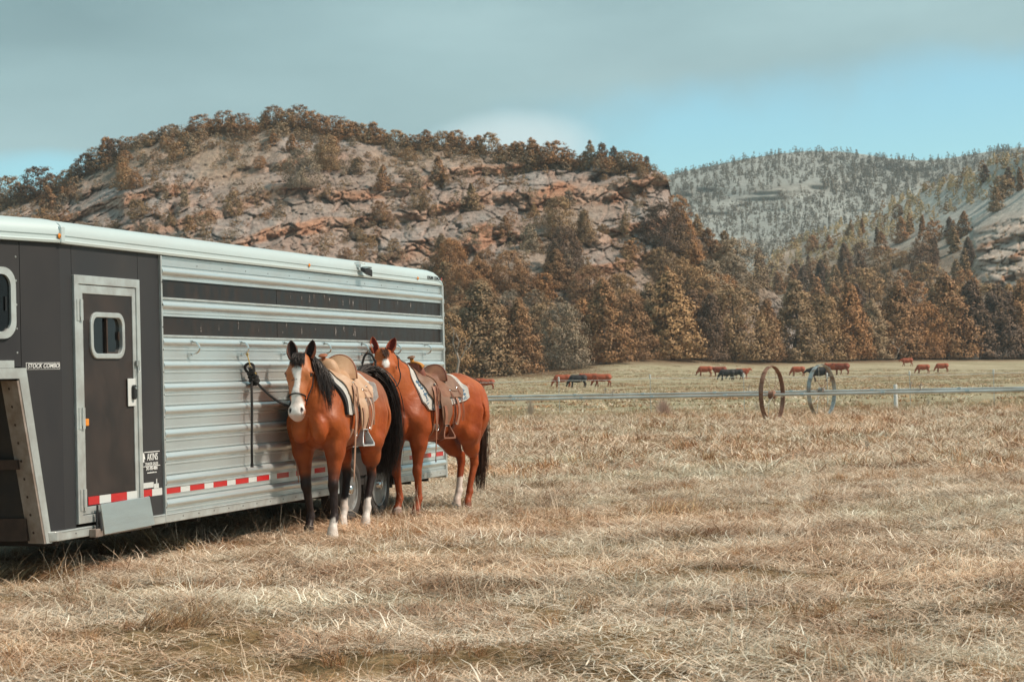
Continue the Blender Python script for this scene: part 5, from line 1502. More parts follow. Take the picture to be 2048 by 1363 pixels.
# ------------------------------------------------------------------ hills
def hill_mesh(name, px0, px1, ncol, nrow, base, ridge, Yb, Yr, relief, back=60.0, material=None, colour=None, warp=None, gfun=None):
    """a hillside: foot line and ridge line seen from the road, foot distance and ridge distance give it its depth"""
    px = np.linspace(px0, px1, ncol); v = np.linspace(0, 1, nrow)
    PX, VV = np.meshgrid(px, v)
    ib = lambda L: np.interp(px, [p[0] for p in L], [p[1] for p in L])[None]
    yb, yr, Y0, Y1 = ib(base), ib(ridge), ib(Yb), ib(Yr)
    row = yb + (yr - yb) * VV
    g = VV if gfun is None else gfun(PX, VV)
    Yd = Y0 + (Y1 - Y0) * g
    u, w = PX - 1024.0, 681.5 - row
    u2 = u * math.cos(ROLL) + w * math.sin(ROLL); v2 = -u * math.sin(ROLL) + w * math.cos(ROLL)
    c, s = math.cos(PITCH), math.sin(PITCH)
    D = np.stack([u2, F * c - v2 * s, F * s + v2 * c], -1); D /= D[..., 1:2]
    P0 = D * Yd[..., None] + np.array([0, 0, EYE])
    off, col = relief(P0, PX, row, VV)
    P = D * (Yd + off)[..., None] + np.array([0, 0, EYE])
    if warp is not None: P = P + warp(P0, PX, row, VV)
    # far side, falling away behind the ridge
    bk = []
    for k in (1, 2, 3):
        q = P[-1].copy(); q[:, 1] += back * k * 0.6; q[:, 2] -= back * 0.16 * k * k; bk.append(q)
    front = P[0].copy(); front[:, 2] -= 6; front[:, 1] -= 2
    A = np.concatenate([front[None], P, np.array(bk)], 0)
    C = np.concatenate([col[:1], col, np.repeat(col[-1:], 3, 0)], 0)
    m, n = A.shape[:2]
    i, j = np.meshgrid(np.arange(m - 1), np.arange(n - 1), indexing='ij')
    Q = np.stack([i * n + j, i * n + j + 1, (i + 1) * n + j + 1, (i + 1) * n + j], -1).reshape(-1, 4)
    me = np_mesh(name, A.reshape(-1, 3), Q, True, col=C.reshape(-1, 3))
    o = link_mesh(name, me, material)
    tag(o, kind='structure')
    def locate(x, y):       # point on the hillside under a picture point
        j = int(np.clip(round((x - px0) / (px1 - px0) * (ncol - 1)), 0, ncol - 1))
        vy = (y - yb[0, j]) / (yr[0, j] - yb[0, j] + 1e-9)
        i = int(np.clip(round(vy * (nrow - 1)), 0, nrow - 1))
        return Vector(P[i, j]), 0 <= vy <= 1.0
    return o, locate

def rock_material(name, bump=1.0, scale=1.0, spec=0.15):
    m = bpy.data.materials.new(name); m.use_nodes = True
    t = m.node_tree; b = t.nodes['Principled BSDF']; b.inputs['Roughness'].default_value = 0.95; b.inputs['Specular IOR Level'].default_value = spec
    a = nd(t, 'ShaderNodeAttribute', attribute_name='coat'); g = nd(t, 'ShaderNodeNewGeometry')
    n = nd(t, 'ShaderNodeTexNoise'); n.inputs['Scale'].default_value = 0.55 * scale; n.inputs['Detail'].default_value = 9; n.inputs['Roughness'].default_value = 0.72
    lnk(t, g.outputs['Position'], n.inputs['Vector'])
    v = ramp(t, n.outputs[0], [(0.30, (0.55, 0.52, 0.52)), (0.50, (0.98, 0.97, 0.97)), (0.70, (1.38, 1.36, 1.34))])
    lnk(t, mixc(t, 1.0, a.outputs['Color'], v, 'MULTIPLY'), b.inputs['Base Color'])
    bp = nd(t, 'ShaderNodeBump'); bp.inputs['Strength'].default_value = bump; bp.inputs['Distance'].default_value = 0.9 / scale
    lnk(t, n.outputs[0], bp.inputs['Height']); lnk(t, bp.outputs[0], b.inputs['Normal'])
    return m
M['rock'] = rock_material('weathered rhyolite')
M['slope'] = rock_material('dry scree slope', 0.6, 0.3)

TLpx = [(p[0], p[1]) for p in TL]; TLy = [(p[0], p[2]) for p in TL]
RIDGE = [(-300, 470), (-100, 430), (0, 402), (60, 392), (110, 378), (180, 338), (238, 306), (248, 290), (300, 276), (335, 268), (400, 262), (450, 258), (500, 252), (560, 246), (600, 250), (660, 262), (720, 276), (800, 284), (850, 288), (950, 298), (1050, 312), (1150, 320), (1240, 326), (1290, 334), (1325, 346), (1337, 362), (1344, 400), (1365, 430), (1400, 462), (1450, 505), (1500, 545), (1560, 596), (1620, 650), (1680, 700), (1720, 716)]

def rot_strata(P):
    # bedding dips gently down to the left; returns height across the beds
    return P[..., 2] - 0.20 * P[..., 0] + 0.02 * (P[..., 1] - 380)

def relief_main(P, PX, row, VV):
    Pn = P * np.array([1.0, 0.30, 1.0])
    s = rot_strata(Pn) + (fbm(Pn * 0.030, 3, 21) - 0.5) * 16.0 + (fbm(Pn * 0.13, 3, 22) - 0.5) * 4.0
    amp = sstep(0.38, 0.62, fbm(Pn * 0.022 + 5, 3, 23)) * 0.9 + 0.18
    # strong cliffs: the right end below the rim, the band on the left, the nose above the trailer
    def spot(cx, cy, rx, ry): return np.exp(-(((PX - cx) / rx) ** 2 + ((row - cy) / ry) ** 2))
    cl = spot(1250, 352, 200, 40) + spot(1290, 430, 70, 80) + spot(1030, 372, 230, 40) + spot(600, 345, 90, 45) + spot(300, 400, 210, 38) + spot(200, 430, 130, 40) + spot(860, 400, 170, 50) + spot(960, 460, 110, 50) + spot(700, 470, 240, 55) + 0.8 * spot(1180, 545, 90, 60) + 0.6 * spot(500, 480, 120, 50)
    cl = np.clip(cl, 0, 1)
    amp = np.clip(amp * 0.30 + cl, 0, 1.2) * sstep(0.0, 0.12, VV)
    per = 8.5
    f = (s / per) % 1.0
    saw = np.where(f < 0.42, -0.35 + sstep(0.0, 0.42, f) * 0.9, 0.55 - (f - 0.42) / 0.58 * 0.90)      # + = leans out at the lip
    f2 = (s / 2.3 + 0.3) % 1.0
    saw2 = np.where(f2 < 0.45, sstep(0, 0.45, f2), 1 - (f2 - 0.45) / 0.55)
    Pc = Pn * np.array([1.0, 1.0, 1.25])
    f1, f2c, cid = cell(Pc * 0.22 + (fbm(Pn * 0.3, 2, 41) - 0.5)[..., None] * 0.9, 51)
    g1, g2, cid2 = cell(Pc * 0.62, 61)
    crack = sstep(0.10, 0.0, f2c - f1); crack2 = sstep(0.12, 0.0, g2 - g1)
    rough = (fbm(Pn * 0.32, 5, 71, 0.6) - 0.5)
    out = amp * (saw * 5.6 + saw2 * 0.5) + (0.30 + amp) * ((cid - 0.5) * 2.2 - crack * 1.2 + (cid2 - 0.5) * 1.0 - crack2 * 0.4) + rough * 6.0 + (fbm(Pn * 0.05, 3, 33) - 0.5) * 16
    # caves and deep overhang shade in a few places
    for cx, cy, rx, ry, d in ((345, 425, 8, 20, 6), (500, 345, 60, 12, 3.5), (1190, 362, 90, 9, 5), (1125, 352, 40, 9, 4), (925, 508, 13, 14, 6), (1040, 430, 36, 8, 3), (1330, 375, 18, 8, 3), (590, 350, 28, 13, 3)):
        ex = np.exp(-(((PX - cx) / rx) ** 2 + ((row - cy - (-0.22) * (PX - cx) * (1 if rx > 30 else 0)) / ry) ** 2) ** 1.5)
        out = out - d * ex
    edge = sstep(1.0, 0.985, VV)
    out = out * (0.5 + 0.5 * edge)
    # colour: grey weathered tops, warm orange fresh faces
    face = np.clip(amp * sstep(0.02, 0.18, f) * sstep(0.50, 0.38, f) + 0.25 * cl * sstep(0.55, 0.75, cid), 0, 1) * 0.85
    n1 = fbm(Pn * 0.10, 4, 81)[..., None]; n2 = fbm(Pn * 0.45 + 9, 3, 82)[..., None]
    grey = np.array([0.335, 0.275, 0.240]) * (0.72 + 0.6 * n1)
    grey = grey * (0.82 + 0.36 * n2)
    lich = np.array([0.38, 0.37, 0.355]); k = sstep(0.5, 0.68, fbm(Pn * 0.16 + 3, 3, 84))[..., None]
    grey = grey * (1 - k * 0.6) + lich * k * 0.6
    warm = np.array([0.46, 0.30, 0.215]) * (0.75 + 0.5 * n2)
    orange = np.array([0.44, 0.19, 0.09])
    kk = (face * sstep(0.35, 0.6, fbm(Pn * 0.2 + 30, 3, 85)))[..., None]
    c = grey * (1 - 0.85 * face[..., None]) + warm * 0.85 * face[..., None]
    c = c * (1 - 0.6 * kk) + orange * 0.6 * kk
    cr = (np.clip(crack * 0.6 + crack2 * 0.35, 0, 1) * (0.3 + 0.7 * np.clip(amp, 0, 1)))[..., None]
    c = c * (1 - cr * 0.25) + np.array([0.20, 0.085, 0.045]) * cr * 0.25
    # dry grass and soil between outcrops and on the lower left
    so = (sstep(0.42, 0.60, fbm(Pn * 0.06 + 50, 4, 86)) * (1 - np.clip(cl * 1.2, 0, 1)))[..., None] * 0.75
    lowr = (sstep(0.42, 0.15, VV) * (PX > 850))[..., None] * 0.5
    so = np.clip(so + lowr, 0, 1)
    c = c * (1 - so) + np.array([0.33, 0.25, 0.18]) * so
    return -out * 0.72, c

HM, loc_main = hill_mesh('rocky_hill', -300, 1720, 900, 250, [(p[0], p[1] + 6) for p in TLpx], RIDGE,
    [(p[0], p[1] + 8) for p in TLy], [(-300, 440), (0, 425), (300, 410), (600, 405), (900, 398), (1200, 388), (1340, 378), (1450, 375), (1600, 372), (1720, 380)], relief_main, 60, M['rock'],
    gfun=lambda PX, V: V ** 1.15)

def relief_far(P, PX, row, VV):
    out = (fbm(P * 0.006, 4, 101) - 0.5) * 160 * sstep(1.0, 0.9, VV) + (fbm(P * 0.03, 3, 102) - 0.5) * 14
    # a spur running down to the left
    sp = np.exp(-((row - (405 + (PX - 1440) * -0.22)) / 16) ** 2) * ((PX > 1380) & (PX < 1720))
    out = out + sp * 26
    n = fbm(P * 0.02, 4, 103)[..., None]
    c = np.array([0.285, 0.30, 0.28]) * (0.7 + 0.6 * n)
    b = sstep(0.5, 0.62, fbm(P * 0.012 + 4, 4, 104))[..., None]
    c = c * (1 - 0.35 * b) + np.array([0.22, 0.19, 0.15]) * 0.35 * b
    return -out, c
HF, loc_far = hill_mesh('far_hill', 1240, 2400, 300, 110, [(1240, 600), (1500, 600), (1800, 560), (2400, 520)],
    [(1240, 380), (1300, 362), (1345, 348), (1400, 336), (1450, 326), (1500, 316), (1560, 307), (1620, 302), (1680, 303), (1730, 309), (1790, 318), (1850, 321), (1900, 316), (1960, 306), (2010, 298), (2048, 294), (2200, 280), (2400, 300)],
    [(1240, 900), (2400, 950)], [(1240, 1500), (1700, 1650), (2400, 1500)], relief_far, 150, M['slope'])

def relief_right(P, PX, row, VV):
    P = P * np.array([1.0, 0.30, 1.0])
    s = rot_strata(P) + (fbm(P * 0.04, 3, 121) - 0.5) * 8 + (fbm(P * 0.2, 3, 129) - 0.5) * 2.5
    cl = np.clip(np.exp(-(((PX - 2030) / 84) ** 2 + ((row - 512) / 76) ** 2) ** 1.8) * 1.4, 0, 1)
    cl = cl * sstep(1938, 1950, PX)
    f = (s / 5.0) % 1.0
    saw = np.where(f < 0.45, sstep(0.0, 0.45, f), 1 - (f - 0.45) / 0.55)
    f1, f2c, cid = cell(P * np.array([0.28, 0.28, 0.4]), 131)
    crack = sstep(0.12, 0.0, f2c - f1)
    out = cl * (9 + saw * 5 + (cid - 0.5) * 4 - crack * 2.0) + (fbm(P * 0.02, 4, 122) - 0.5) * 26 * sstep(1, 0.93, VV) + (fbm(P * 0.25, 3, 123) - 0.5) * 2.2
    n = fbm(P * 0.05, 4, 124)[..., None]
    pale = np.array([0.47, 0.47, 0.43]); soil = np.array([0.27, 0.215, 0.165])
    t = sstep(540, 430, row)[..., None] * 0.85
    c = (soil * (1 - t) + pale * t) * (0.68 + 0.64 * n)
    rk = np.array([0.50, 0.41, 0.345]) * (0.7 + 0.6 * fbm(P * 0.4, 3, 125)[..., None])
    org = np.array([0.46, 0.22, 0.12]); kf = (sstep(0.1, 0.4, f) * sstep(0.55, 0.42, f) * sstep(0.45, 0.6, fbm(P * 0.2, 3, 126)))[..., None]
    rk = rk * (1 - kf * 0.8) + org * kf * 0.8 - crack[..., None] * 0.16
    c = c * (1 - cl[..., None]) + rk * cl[..., None]
    return -out, np.clip(c, 0.02, 1)
HR, loc_right = hill_mesh('right_hill', 1400, 2400, 420, 170, [(p[0], p[1] + 6) for p in TLpx if p[0] > 1200],
    [(1400, 640), (1450, 600), (1500, 556), (1550, 512), (1600, 484), (1650, 462), (1700, 446), (1750, 424), (1800, 402), (1850, 380), (1900, 360), (1950, 342), (2000, 322), (2048, 306), (2200, 270), (2400, 250)],
    [(p[0], p[1] + 14) for p in TLy], [(1400, 560), (1600, 700), (1800, 660), (2048, 560), (2400, 520)], relief_right, 90, M['slope'],
    gfun=lambda PX, V: V ** 1.25)

# ------------------------------------------------------------------ trees
def foliage_mat(name, c1, c2, c3):
    m = bpy.data.materials.new(name); m.use_nodes = True
    t = m.node_tree; b = t.nodes['Principled BSDF']; b.inputs['Roughness'].default_value = 0.8; b.inputs['Specular IOR Level'].default_value = 0.12
    g = nd(t, 'ShaderNodeNewGeometry'); o = nd(t, 'ShaderNodeObjectInfo')
    c = ramp(t, g.outputs['Random Per Island'], [(0.0, c1), (0.55, c2), (1.0, c3)])
    tint = ramp(t, o.outputs['Random'], [(0.0, (0.84, 0.87, 0.92)), (0.5, (1.0, 1.0, 1.0)), (1.0, (1.16, 1.07, 0.96))])
    c = mixc(t, 1.0, c, tint, 'MULTIPLY')
    n = nd(t, 'ShaderNodeTexNoise'); n.inputs['Scale'].default_value = 0.45; n.inputs['Detail'].default_value = 2
    lnk(t, g.outputs['Position'], n.inputs['Vector'])
    k = ramp(t, n.outputs[0], [(0.35, (0.80, 0.80, 0.84)), (0.62, (1.18, 1.14, 1.08))])
    lnk(t, mixc(t, 1.0, c, k, 'MULTIPLY'), b.inputs['Base Color'])
    return m
M['fol_rust'] = foliage_mat('rusty juniper foliage', (0.23, 0.130, 0.066), (0.33, 0.190, 0.100), (0.44, 0.27, 0.150))
M['fol_olive'] = foliage_mat('olive brown pine foliage', (0.235, 0.155, 0.085), (0.33, 0.222, 0.125), (0.44, 0.31, 0.185))
M['fol_pale'] = foliage_mat('pale grey brown foliage', (0.26, 0.20, 0.14), (0.34, 0.27, 0.19), (0.44, 0.36, 0.26))
M['fol_dark'] = foliage_mat('dark evergreen foliage', (0.11, 0.075, 0.054), (0.16, 0.110, 0.078), (0.23, 0.16, 0.115))
M['fol_far'] = foliage_mat('far tree foliage', (0.13, 0.115, 0.09), (0.19, 0.165, 0.13), (0.27, 0.235, 0.18))
M['fol_gold'] = foliage_mat('sunlit golden foliage', (0.46, 0.37, 0.21), (0.56, 0.46, 0.28), (0.66, 0.56, 0.36))  # sunlight on the crest is put into this lighter leaf colour
M['bark'] = mat('dark tree bark', (0.085, 0.055, 0.040), 0.95, col2=(0.05, 0.032, 0.024), nscale=12)
M['bark_pale'] = mat('bleached dead wood', (0.36, 0.31, 0.27), 0.9, col2=(0.22, 0.18, 0.155), nscale=9)

def crown_mesh(seed, ncl, nleaf, width, kind='cone', leaf=0.020, base=0.06, name='crown'):
    r = np.random.default_rng(seed)
    t = base * 0.5 + (1 - base * 0.5) * r.random(ncl) ** 1.3
    ang = r.random(ncl) * 2 * PI
    lob = 1 + 0.22 * np.sin(ang * 2 + r.random() * 6) + 0.15 * np.sin(ang * 5 + t * 9)
    if kind == 'cone': prof = (1 - t) ** 0.72 * (0.55 + 0.45 * np.minimum(1, t / 0.14))
    elif kind == 'round': prof = np.sqrt(np.clip(1 - ((t - 0.40) / 0.62) ** 2, 0.02, 1)) * 0.88
    elif kind == 'slim': prof = (1 - t) ** 0.55 * 0.8
    else: prof = (1 - t) ** 0.5 * (0.66 + 0.34 * np.sin(t * 11 + 1) ** 2)
    rr = width * 0.5 * prof * lob * (0.35 + 0.65 * r.random(ncl) ** 0.45)
    c = np.stack([np.cos(ang) * rr, np.sin(ang) * rr, t - 0.10 * rr], -1)
    bend = np.array([r.normal() * 0.04, r.normal() * 0.04]); c[:, :2] += bend[None] * (t ** 2)[:, None]
    size = width * (0.072 + 0.066 * r.random(ncl)) * (0.65 + 0.6 * (1 - t))
    cc = np.repeat(c, nleaf, 0); ss = np.repeat(size, nleaf)
    d = r.normal(0, 1, (ncl * nleaf, 3)); d /= np.linalg.norm(d, axis=1)[:, None]
    rad = ss * r.random(ncl * nleaf) ** 0.4
    p = cc + d * rad[:, None] * np.array([1.1, 1.1, 0.95])
    p[:, 2] = np.clip(p[:, 2], 0.02, 1.03)
    out0 = np.repeat(c * np.array([1.0, 1.0, 0.35]) - np.array([0, 0, 0.05]), nleaf, 0); out0 /= np.linalg.norm(out0, axis=1)[:, None] + 1e-6
    nrm = d + out0 * 0.55 + r.normal(0, 0.38, d.shape) + np.array([0, 0, 0.15]); nrm /= np.linalg.norm(nrm, axis=1)[:, None]
    a = np.cross(nrm, r.normal(0, 1, d.shape)); a /= np.linalg.norm(a, axis=1)[:, None]
    b = np.cross(nrm, a)
    L = (leaf * r.uniform(0.6, 1.35, len(p)))[:, None]
    V = np.stack([p - a * L, p - b * L * 0.55, p + a * L, p + b * L * 0.55], 1).reshape(-1, 3)
    Q = np.arange(len(V)).reshape(-1, 4)
    me = np_mesh(name, V, Q, True)
    out = c * np.array([1.0, 1.0, 0.35]) - np.array([0, 0, 0.05]); out /= np.linalg.norm(out, axis=1)[:, None] + 1e-6
    nn = d * 1.0 + np.repeat(out, nleaf, 0) * 0.55 + r.normal(0, 0.22, d.shape) + np.array([0, 0, 0.15]); nn /= np.linalg.norm(nn, axis=1)[:, None]
    nl = np.repeat(nn, 4, 0)
    me.normals_split_custom_set([tuple(x) for x in nl.tolist()])
    return me

def trunk_mesh(seed, width, nlimb=10, r0=0.022, name='trunk', top=0.9):
    r = random.Random(seed); b = MB()
    pts = [(0, 0, -0.03)] + [(r.gauss(0, 0.008) * k, r.gauss(0, 0.008) * k, top * k / 5) for k in range(1, 6)]
    b.tube(pts, [r0 * (1 - 0.17 * k) for k in range(6)], 6)
    for i in range(nlimb):
        t = r.uniform(0.08, 0.8); a = r.uniform(0, 2 * PI); L = width * 0.42 * (1 - t) ** 0.7
        z = t; p0 = (0, 0, z); p1 = (math.cos(a) * L * 0.5, math.sin(a) * L * 0.5, z + L * 0.12); p2 = (math.cos(a) * L, math.sin(a) * L, z + L * 0.1)
        b.tube([p0, p1, p2], [r0 * 0.35, r0 * 0.24, r0 * 0.08], 4)
    me = bpy.data.meshes.new(name); me.from_pydata(b.v, [], b.f); me.update()
    return me

CROWN = {}
def variant(kind, i, quality):
    k = (kind, i, quality)
    if k not in CROWN:
        w = {'cone': 0.74, 'round': 1.02, 'slim': 0.44, 'ragged': 0.84}[kind]
        nc, nl, lf = {'near': (260, 46, 0.0150), 'mid': (150, 24, 0.026), 'low': (26, 9, 0.060)}[quality]
        CROWN[k] = (crown_mesh(hash((kind, i)) % 9999 if False else (len(CROWN) * 7 + 13), nc, nl, w, kind, lf), trunk_mesh(i + 5, w, 12 if quality == 'near' else 4))
    return CROWN[k]

COLOURED = {}
def tree(pos, H_, kind, i, quality, fol, label, group=None, wscale=1.0, name='juniper_tree', cat='tree', lift=0.0):
    cm, tm = variant(kind, i, quality)
    key = (cm.name, fol)
    if key not in COLOURED:
        c2 = cm.copy(); c2.materials.clear(); c2.materials.append(M[fol]); COLOURED[key] = c2
    if not tm.materials: tm.materials.append(M['bark'])
    e = empty(name, pos, random.uniform(0, 2 * PI), label, cat, group)
    e.scale = (H_ * wscale, H_ * wscale, H_)
    link_mesh('crown', COLOURED[key], None, e); link_mesh('trunk', tm, None, e)
    return e

def size_at(pos, hpx): return hpx * pos[1] / F

# the front row of the wood, left to right: (column, top row, kind, foliage, width factor, wording)
FRONT = [(905, 628, 'ragged', 'fol_olive', 1.0, 'thin brown tree close behind the rear edge of the trailer'),
 (962, 566, 'cone', 'fol_olive', 1.15, 'broad tan brown tree with pale trunks, first full tree right of the trailer'),
 (1040, 600, 'cone', 'fol_rust', 1.0, 'rusty brown tree between the broad tan tree and the low pale round one'),
 (1128, 610, 'round', 'fol_pale', 0.88, 'low pale grey brown rounded tree above the leftmost grazing group'),
 (1212, 560, 'cone', 'fol_rust', 1.0, 'tall dark rusty conifer right of the low pale rounded tree'),
 (1272, 600, 'ragged', 'fol_rust', 1.0, 'ragged rusty tree tucked right of the tall dark rusty conifer'),
 (1345, 545, 'cone', 'fol_olive', 1.2, 'large full olive brown tree with skirts almost touching the grass above the thin posts'),
 (1420, 590, 'ragged', 'fol_dark', 0.9, 'dark tree squeezed between the two large full olive trees'),
 (1470, 575, 'round', 'fol_olive', 1.1, 'large full olive brown tree above the black cattle'),
 (1535, 600, 'cone', 'fol_rust', 1.0, 'brown tree directly behind the rusty irrigation wheel'),
 (1590, 565, 'cone', 'fol_olive', 1.15, 'big dense tree behind the red cow between the two wheels'),
 (1650, 590, 'ragged', 'fol_olive', 1.0, 'olive brown tree behind the grey irrigation wheel'),
 (1702, 570, 'cone', 'fol_rust', 1.0, 'rusty pointed tree right of the grey irrigation wheel'),
 (1748, 600, 'ragged', 'fol_pale', 0.9, 'greyish tree with bare twigs above the white post'),
 (1798, 565, 'cone', 'fol_rust', 1.1, 'rusty tree behind the farthest cow on the right'),
 (1850, 606, 'round', 'fol_rust', 0.85, 'small round rusty tree above the pair of right-hand cows'),
 (1896, 548, 'cone', 'fol_rust', 1.0, 'tall rusty tree left of the small metal gate'),
 (1952, 560, 'slim', 'fol_dark', 1.35, 'dark narrow tree behind the small metal gate'),
 (2002, 572, 'ragged', 'fol_dark', 1.1, 'dark tree behind the bleached brush pile'),
 (2046, 560, 'cone', 'fol_rust', 1.0, 'rusty tree cut by the right edge of the picture')]
ORD = ['first', 'second', 'third', 'fourth', 'fifth', 'sixth', 'seventh', 'eighth', 'ninth', 'tenth', 'eleventh', 'twelfth', 'thirteenth', 'fourteenth', 'fifteenth', 'sixteenth', 'seventeenth', 'eighteenth', 'nineteenth', 'twentieth']
LABELQ = {}
FN = {'fol_rust': 'rusty', 'fol_olive': 'olive brown', 'fol_pale': 'pale', 'fol_dark': 'dark'}
SH = {'round': 'rounded', 'cone': 'pointed', 'ragged': 'ragged', 'slim': 'slender'}
def queue(o, px, fol, kind, region):
    LABELQ.setdefault((fol, kind, region), []).append((px, o))
def name_queue():
    for (fol, kind, region), L in LABELQ.items():
        L.sort(key=lambda q: q[0])
        for i, (px, o) in enumerate(L):
            w = '%s %s juniper %s' % (FN[fol], SH[kind], region)
            o['label'] = w if len(L) == 1 else '%s, %s from left' % (w, ORD[i] if i < 20 else 'a later')

def plant_front():
    for k, (px, top, kind, fol, ws, lab) in enumerate(FRONT):
        by = float(np.interp(px, [p[0] for p in TLpx], [p[1] for p in TLpx]))
        p = on_ground(px, by + 1.5)
        H_ = size_at(p, by + 2 - top)
        tree(p, H_, kind, k % 5, 'near', fol, lab, None, ws)
    # second and third rows on the rising foot of the hill
    r = random.Random(77); n = 0
    rows = [(860, 700, 14, 90, 120, 0.55), (1000, 690, 16, 80, 110, 0.5)]
    xs = [880, 935, 985, 1018, 1075, 1100, 1165, 1190, 1245, 1300, 1318, 1385, 1405, 1445, 1500, 1515, 1562, 1620, 1672, 1680, 1725, 1770, 1822, 1872, 1925, 1975, 2020, 2060]
    for q, px in enumerate(xs):
        by = float(np.interp(px, [p[0] for p in TLpx], [p[1] for p in TLpx])) - r.uniform(14, 30)
        loc = loc_main if px < 1500 else loc_right
        p, ok = loc(px, by)
        H_ = size_at(p, r.uniform(88, 128)); 
        fol = r.choice(['fol_rust', 'fol_rust', 'fol_olive', 'fol_dark', 'fol_olive'])
        kd = r.choice(['cone', 'cone', 'ragged', 'round'])
        o = tree(p - Vector((0, 0, 0.4)), H_, kd, r.randrange(5), 'near', fol,
             'bushy brown tree of the second row, crowded behind the trees edging the pasture', 'second row of the wood edging the pasture', r.uniform(0.85, 1.15))
        queue(o, px, fol, kd, 'in the second row of the wood')
plant_front()

def plant_hills():
    r = random.Random(5)
    # hand placed on the rocky hill: (column, foot row, height px, kind, foliage, label)
    big = [(604, 372, 80, 'round', 'fol_pale', 'large pale olive bush-like tree high on the rocky hill above the trailer'),
           (655, 338, 72, 'round', 'fol_olive', 'dense brown tree just right of the large pale olive one'),
           (250, 376, 46, 'round', 'fol_olive', 'round olive juniper on the ledge over the left rock band'),
           (466, 428, 52, 'round', 'fol_olive', 'round juniper growing under the overhang left of centre'),
           (318, 386, 26, 'round', 'fol_olive', 'small juniper on top of the left rock band'),
           (846, 416, 46, 'round', 'fol_olive', 'juniper standing on the middle rock shelf'),
           (944, 420, 58, 'cone', 'fol_olive', 'pointed juniper at the right end of the middle rock shelf'),
           (766, 376, 52, 'cone', 'fol_rust', 'upright rusty juniper on the bare slabs above the trailer roof'),
           (878, 358, 50, 'cone', 'fol_rust', 'upright rusty juniper on the upper slabs right of the trailer lamp'),
           (760, 436, 40, 'round', 'fol_rust', 'juniper low on the slabs just above the trailer roof'),
           (1120, 470, 82, 'round', 'fol_olive', 'big pale brown tree leaning against the cliff face'),
           (1060, 500, 60, 'ragged', 'fol_pale', 'pale bare-looking tree left of the tree against the cliff'),
           (1170, 480, 66, 'ragged', 'fol_olive', 'brown tree right below the cliff rim shade'),
           (1130, 540, 92, 'round', 'fol_dark', 'dark round tree in the gully below the cliff'),
           (1330, 500, 100, 'round', 'fol_dark', 'large dark tree filling the gap at the end of the cliff'),
           (1375, 510, 92, 'cone', 'fol_rust', 'rusty tree at the foot of the cliff nose'),
           (885, 540, 78, 'cone', 'fol_olive', 'tall juniper standing beside the cave above the trailer corner'),
           (955, 575, 70, 'cone', 'fol_rust', 'rusty juniper right of the cave'),
           (1010, 470, 44, 'ragged', 'fol_rust', 'small ragged juniper on the lower shelf'),
           (1205, 318, 44, 'ragged', 'fol_dark', 'dark juniper with open crown standing against the sky near the cliff rim'),
           (1228, 322, 38, 'ragged', 'fol_dark', 'second dark open juniper on the skyline near the cliff rim'),
           (1180, 320, 46, 'cone', 'fol_olive', 'highest juniper on the right skyline of the rocky hill'),
           (1292, 336, 30, 'ragged', 'fol_dark', 'thin lone juniper on the outer cliff rim'),
           (1308, 338, 18, 'round', 'fol_olive', 'low bush on the very end of the cliff rim'),
           (1524, 610, 118, 'slim', 'fol_dark', 'slender dark spire tree rising above the wood right of centre')]
    for (px, fy, h, kind, fol, lab) in big:
        p, _ = loc_main(px, fy)
        if px == 1524: p, _ = loc_right(px, fy)
        tree(p - Vector((0, 0, 0.5)), size_at(p, h), kind, r.randrange(5), 'near' if h > 60 else 'mid', fol, lab)
    # skyline of the rocky hill
    sky_x = [-8, 22, 50, 82, 100, 132, 150, 172, 192, 214, 230, 262, 285, 331, 352, 378, 405, 420, 446, 462, 482, 528, 548, 575, 596, 624, 642, 668, 690, 712, 742, 758, 792, 838, 856, 884, 904, 912, 934, 956, 978, 1008, 1028, 1042, 1066, 1084, 1104, 1136, 1250, 1270]
    hs = {22: 54, 82: 60, 172: 42, 214: 48, 352: 18, 420: 24, 528: 26, 575: 34, 624: 36, 690: 38, 742: 40, 884: 36, 904: 34, 1040: 24}
    for px in sky_x:
        ry = float(np.interp(px, [q[0] for q in RIDGE], [q[1] for q in RIDGE]))
        p, _ = loc_main(px, ry + r.uniform(1, 9))
        h = hs.get(px, r.uniform(26, 42) if px > 400 or px < 240 else r.uniform(16, 26))
        kd = r.choice(['round', 'round', 'round', 'ragged']); fo = r.choice(['fol_rust', 'fol_olive', 'fol_olive', 'fol_dark'] if px < 240 or px > 1200 else ['fol_rust', 'fol_rust', 'fol_olive'])
        o = tree(p - Vector((0, 0, 0.4)), size_at(p, h + 4), kd, r.randrange(5), 'mid', fo,
             'juniper on the skyline of the rocky hill, one of many along its top', 'junipers along the top of the rocky hill', r.uniform(1.2, 1.6))
        queue(o, px, fo, kd, 'on the skyline ' + ('over the trailer front' if px < 240 else 'left of hilltop' if px < 560 else 'right of hilltop' if px < 900 else 'near cliff end'))
    cnt = 0; tries = 0; placed = []
    def dens(px, py, ry):
        d = 0.16
        up = (py - ry)
        if px < 130: d = 1.0
        elif px < 720 and up < 95: d = 0.85
        elif up < 28: d = 0.75
        if 130 < px < 560 and py > 420: d = 0.22
        if px > 860 and py > 520: d = 0.85
        if px > 1330: d = 1.0
        if 1000 < px < 1330 and 440 < py < 560: d = 0.5
        if 1150 < px < 1340 and 335 < py < 440: d = 0.03
        return d
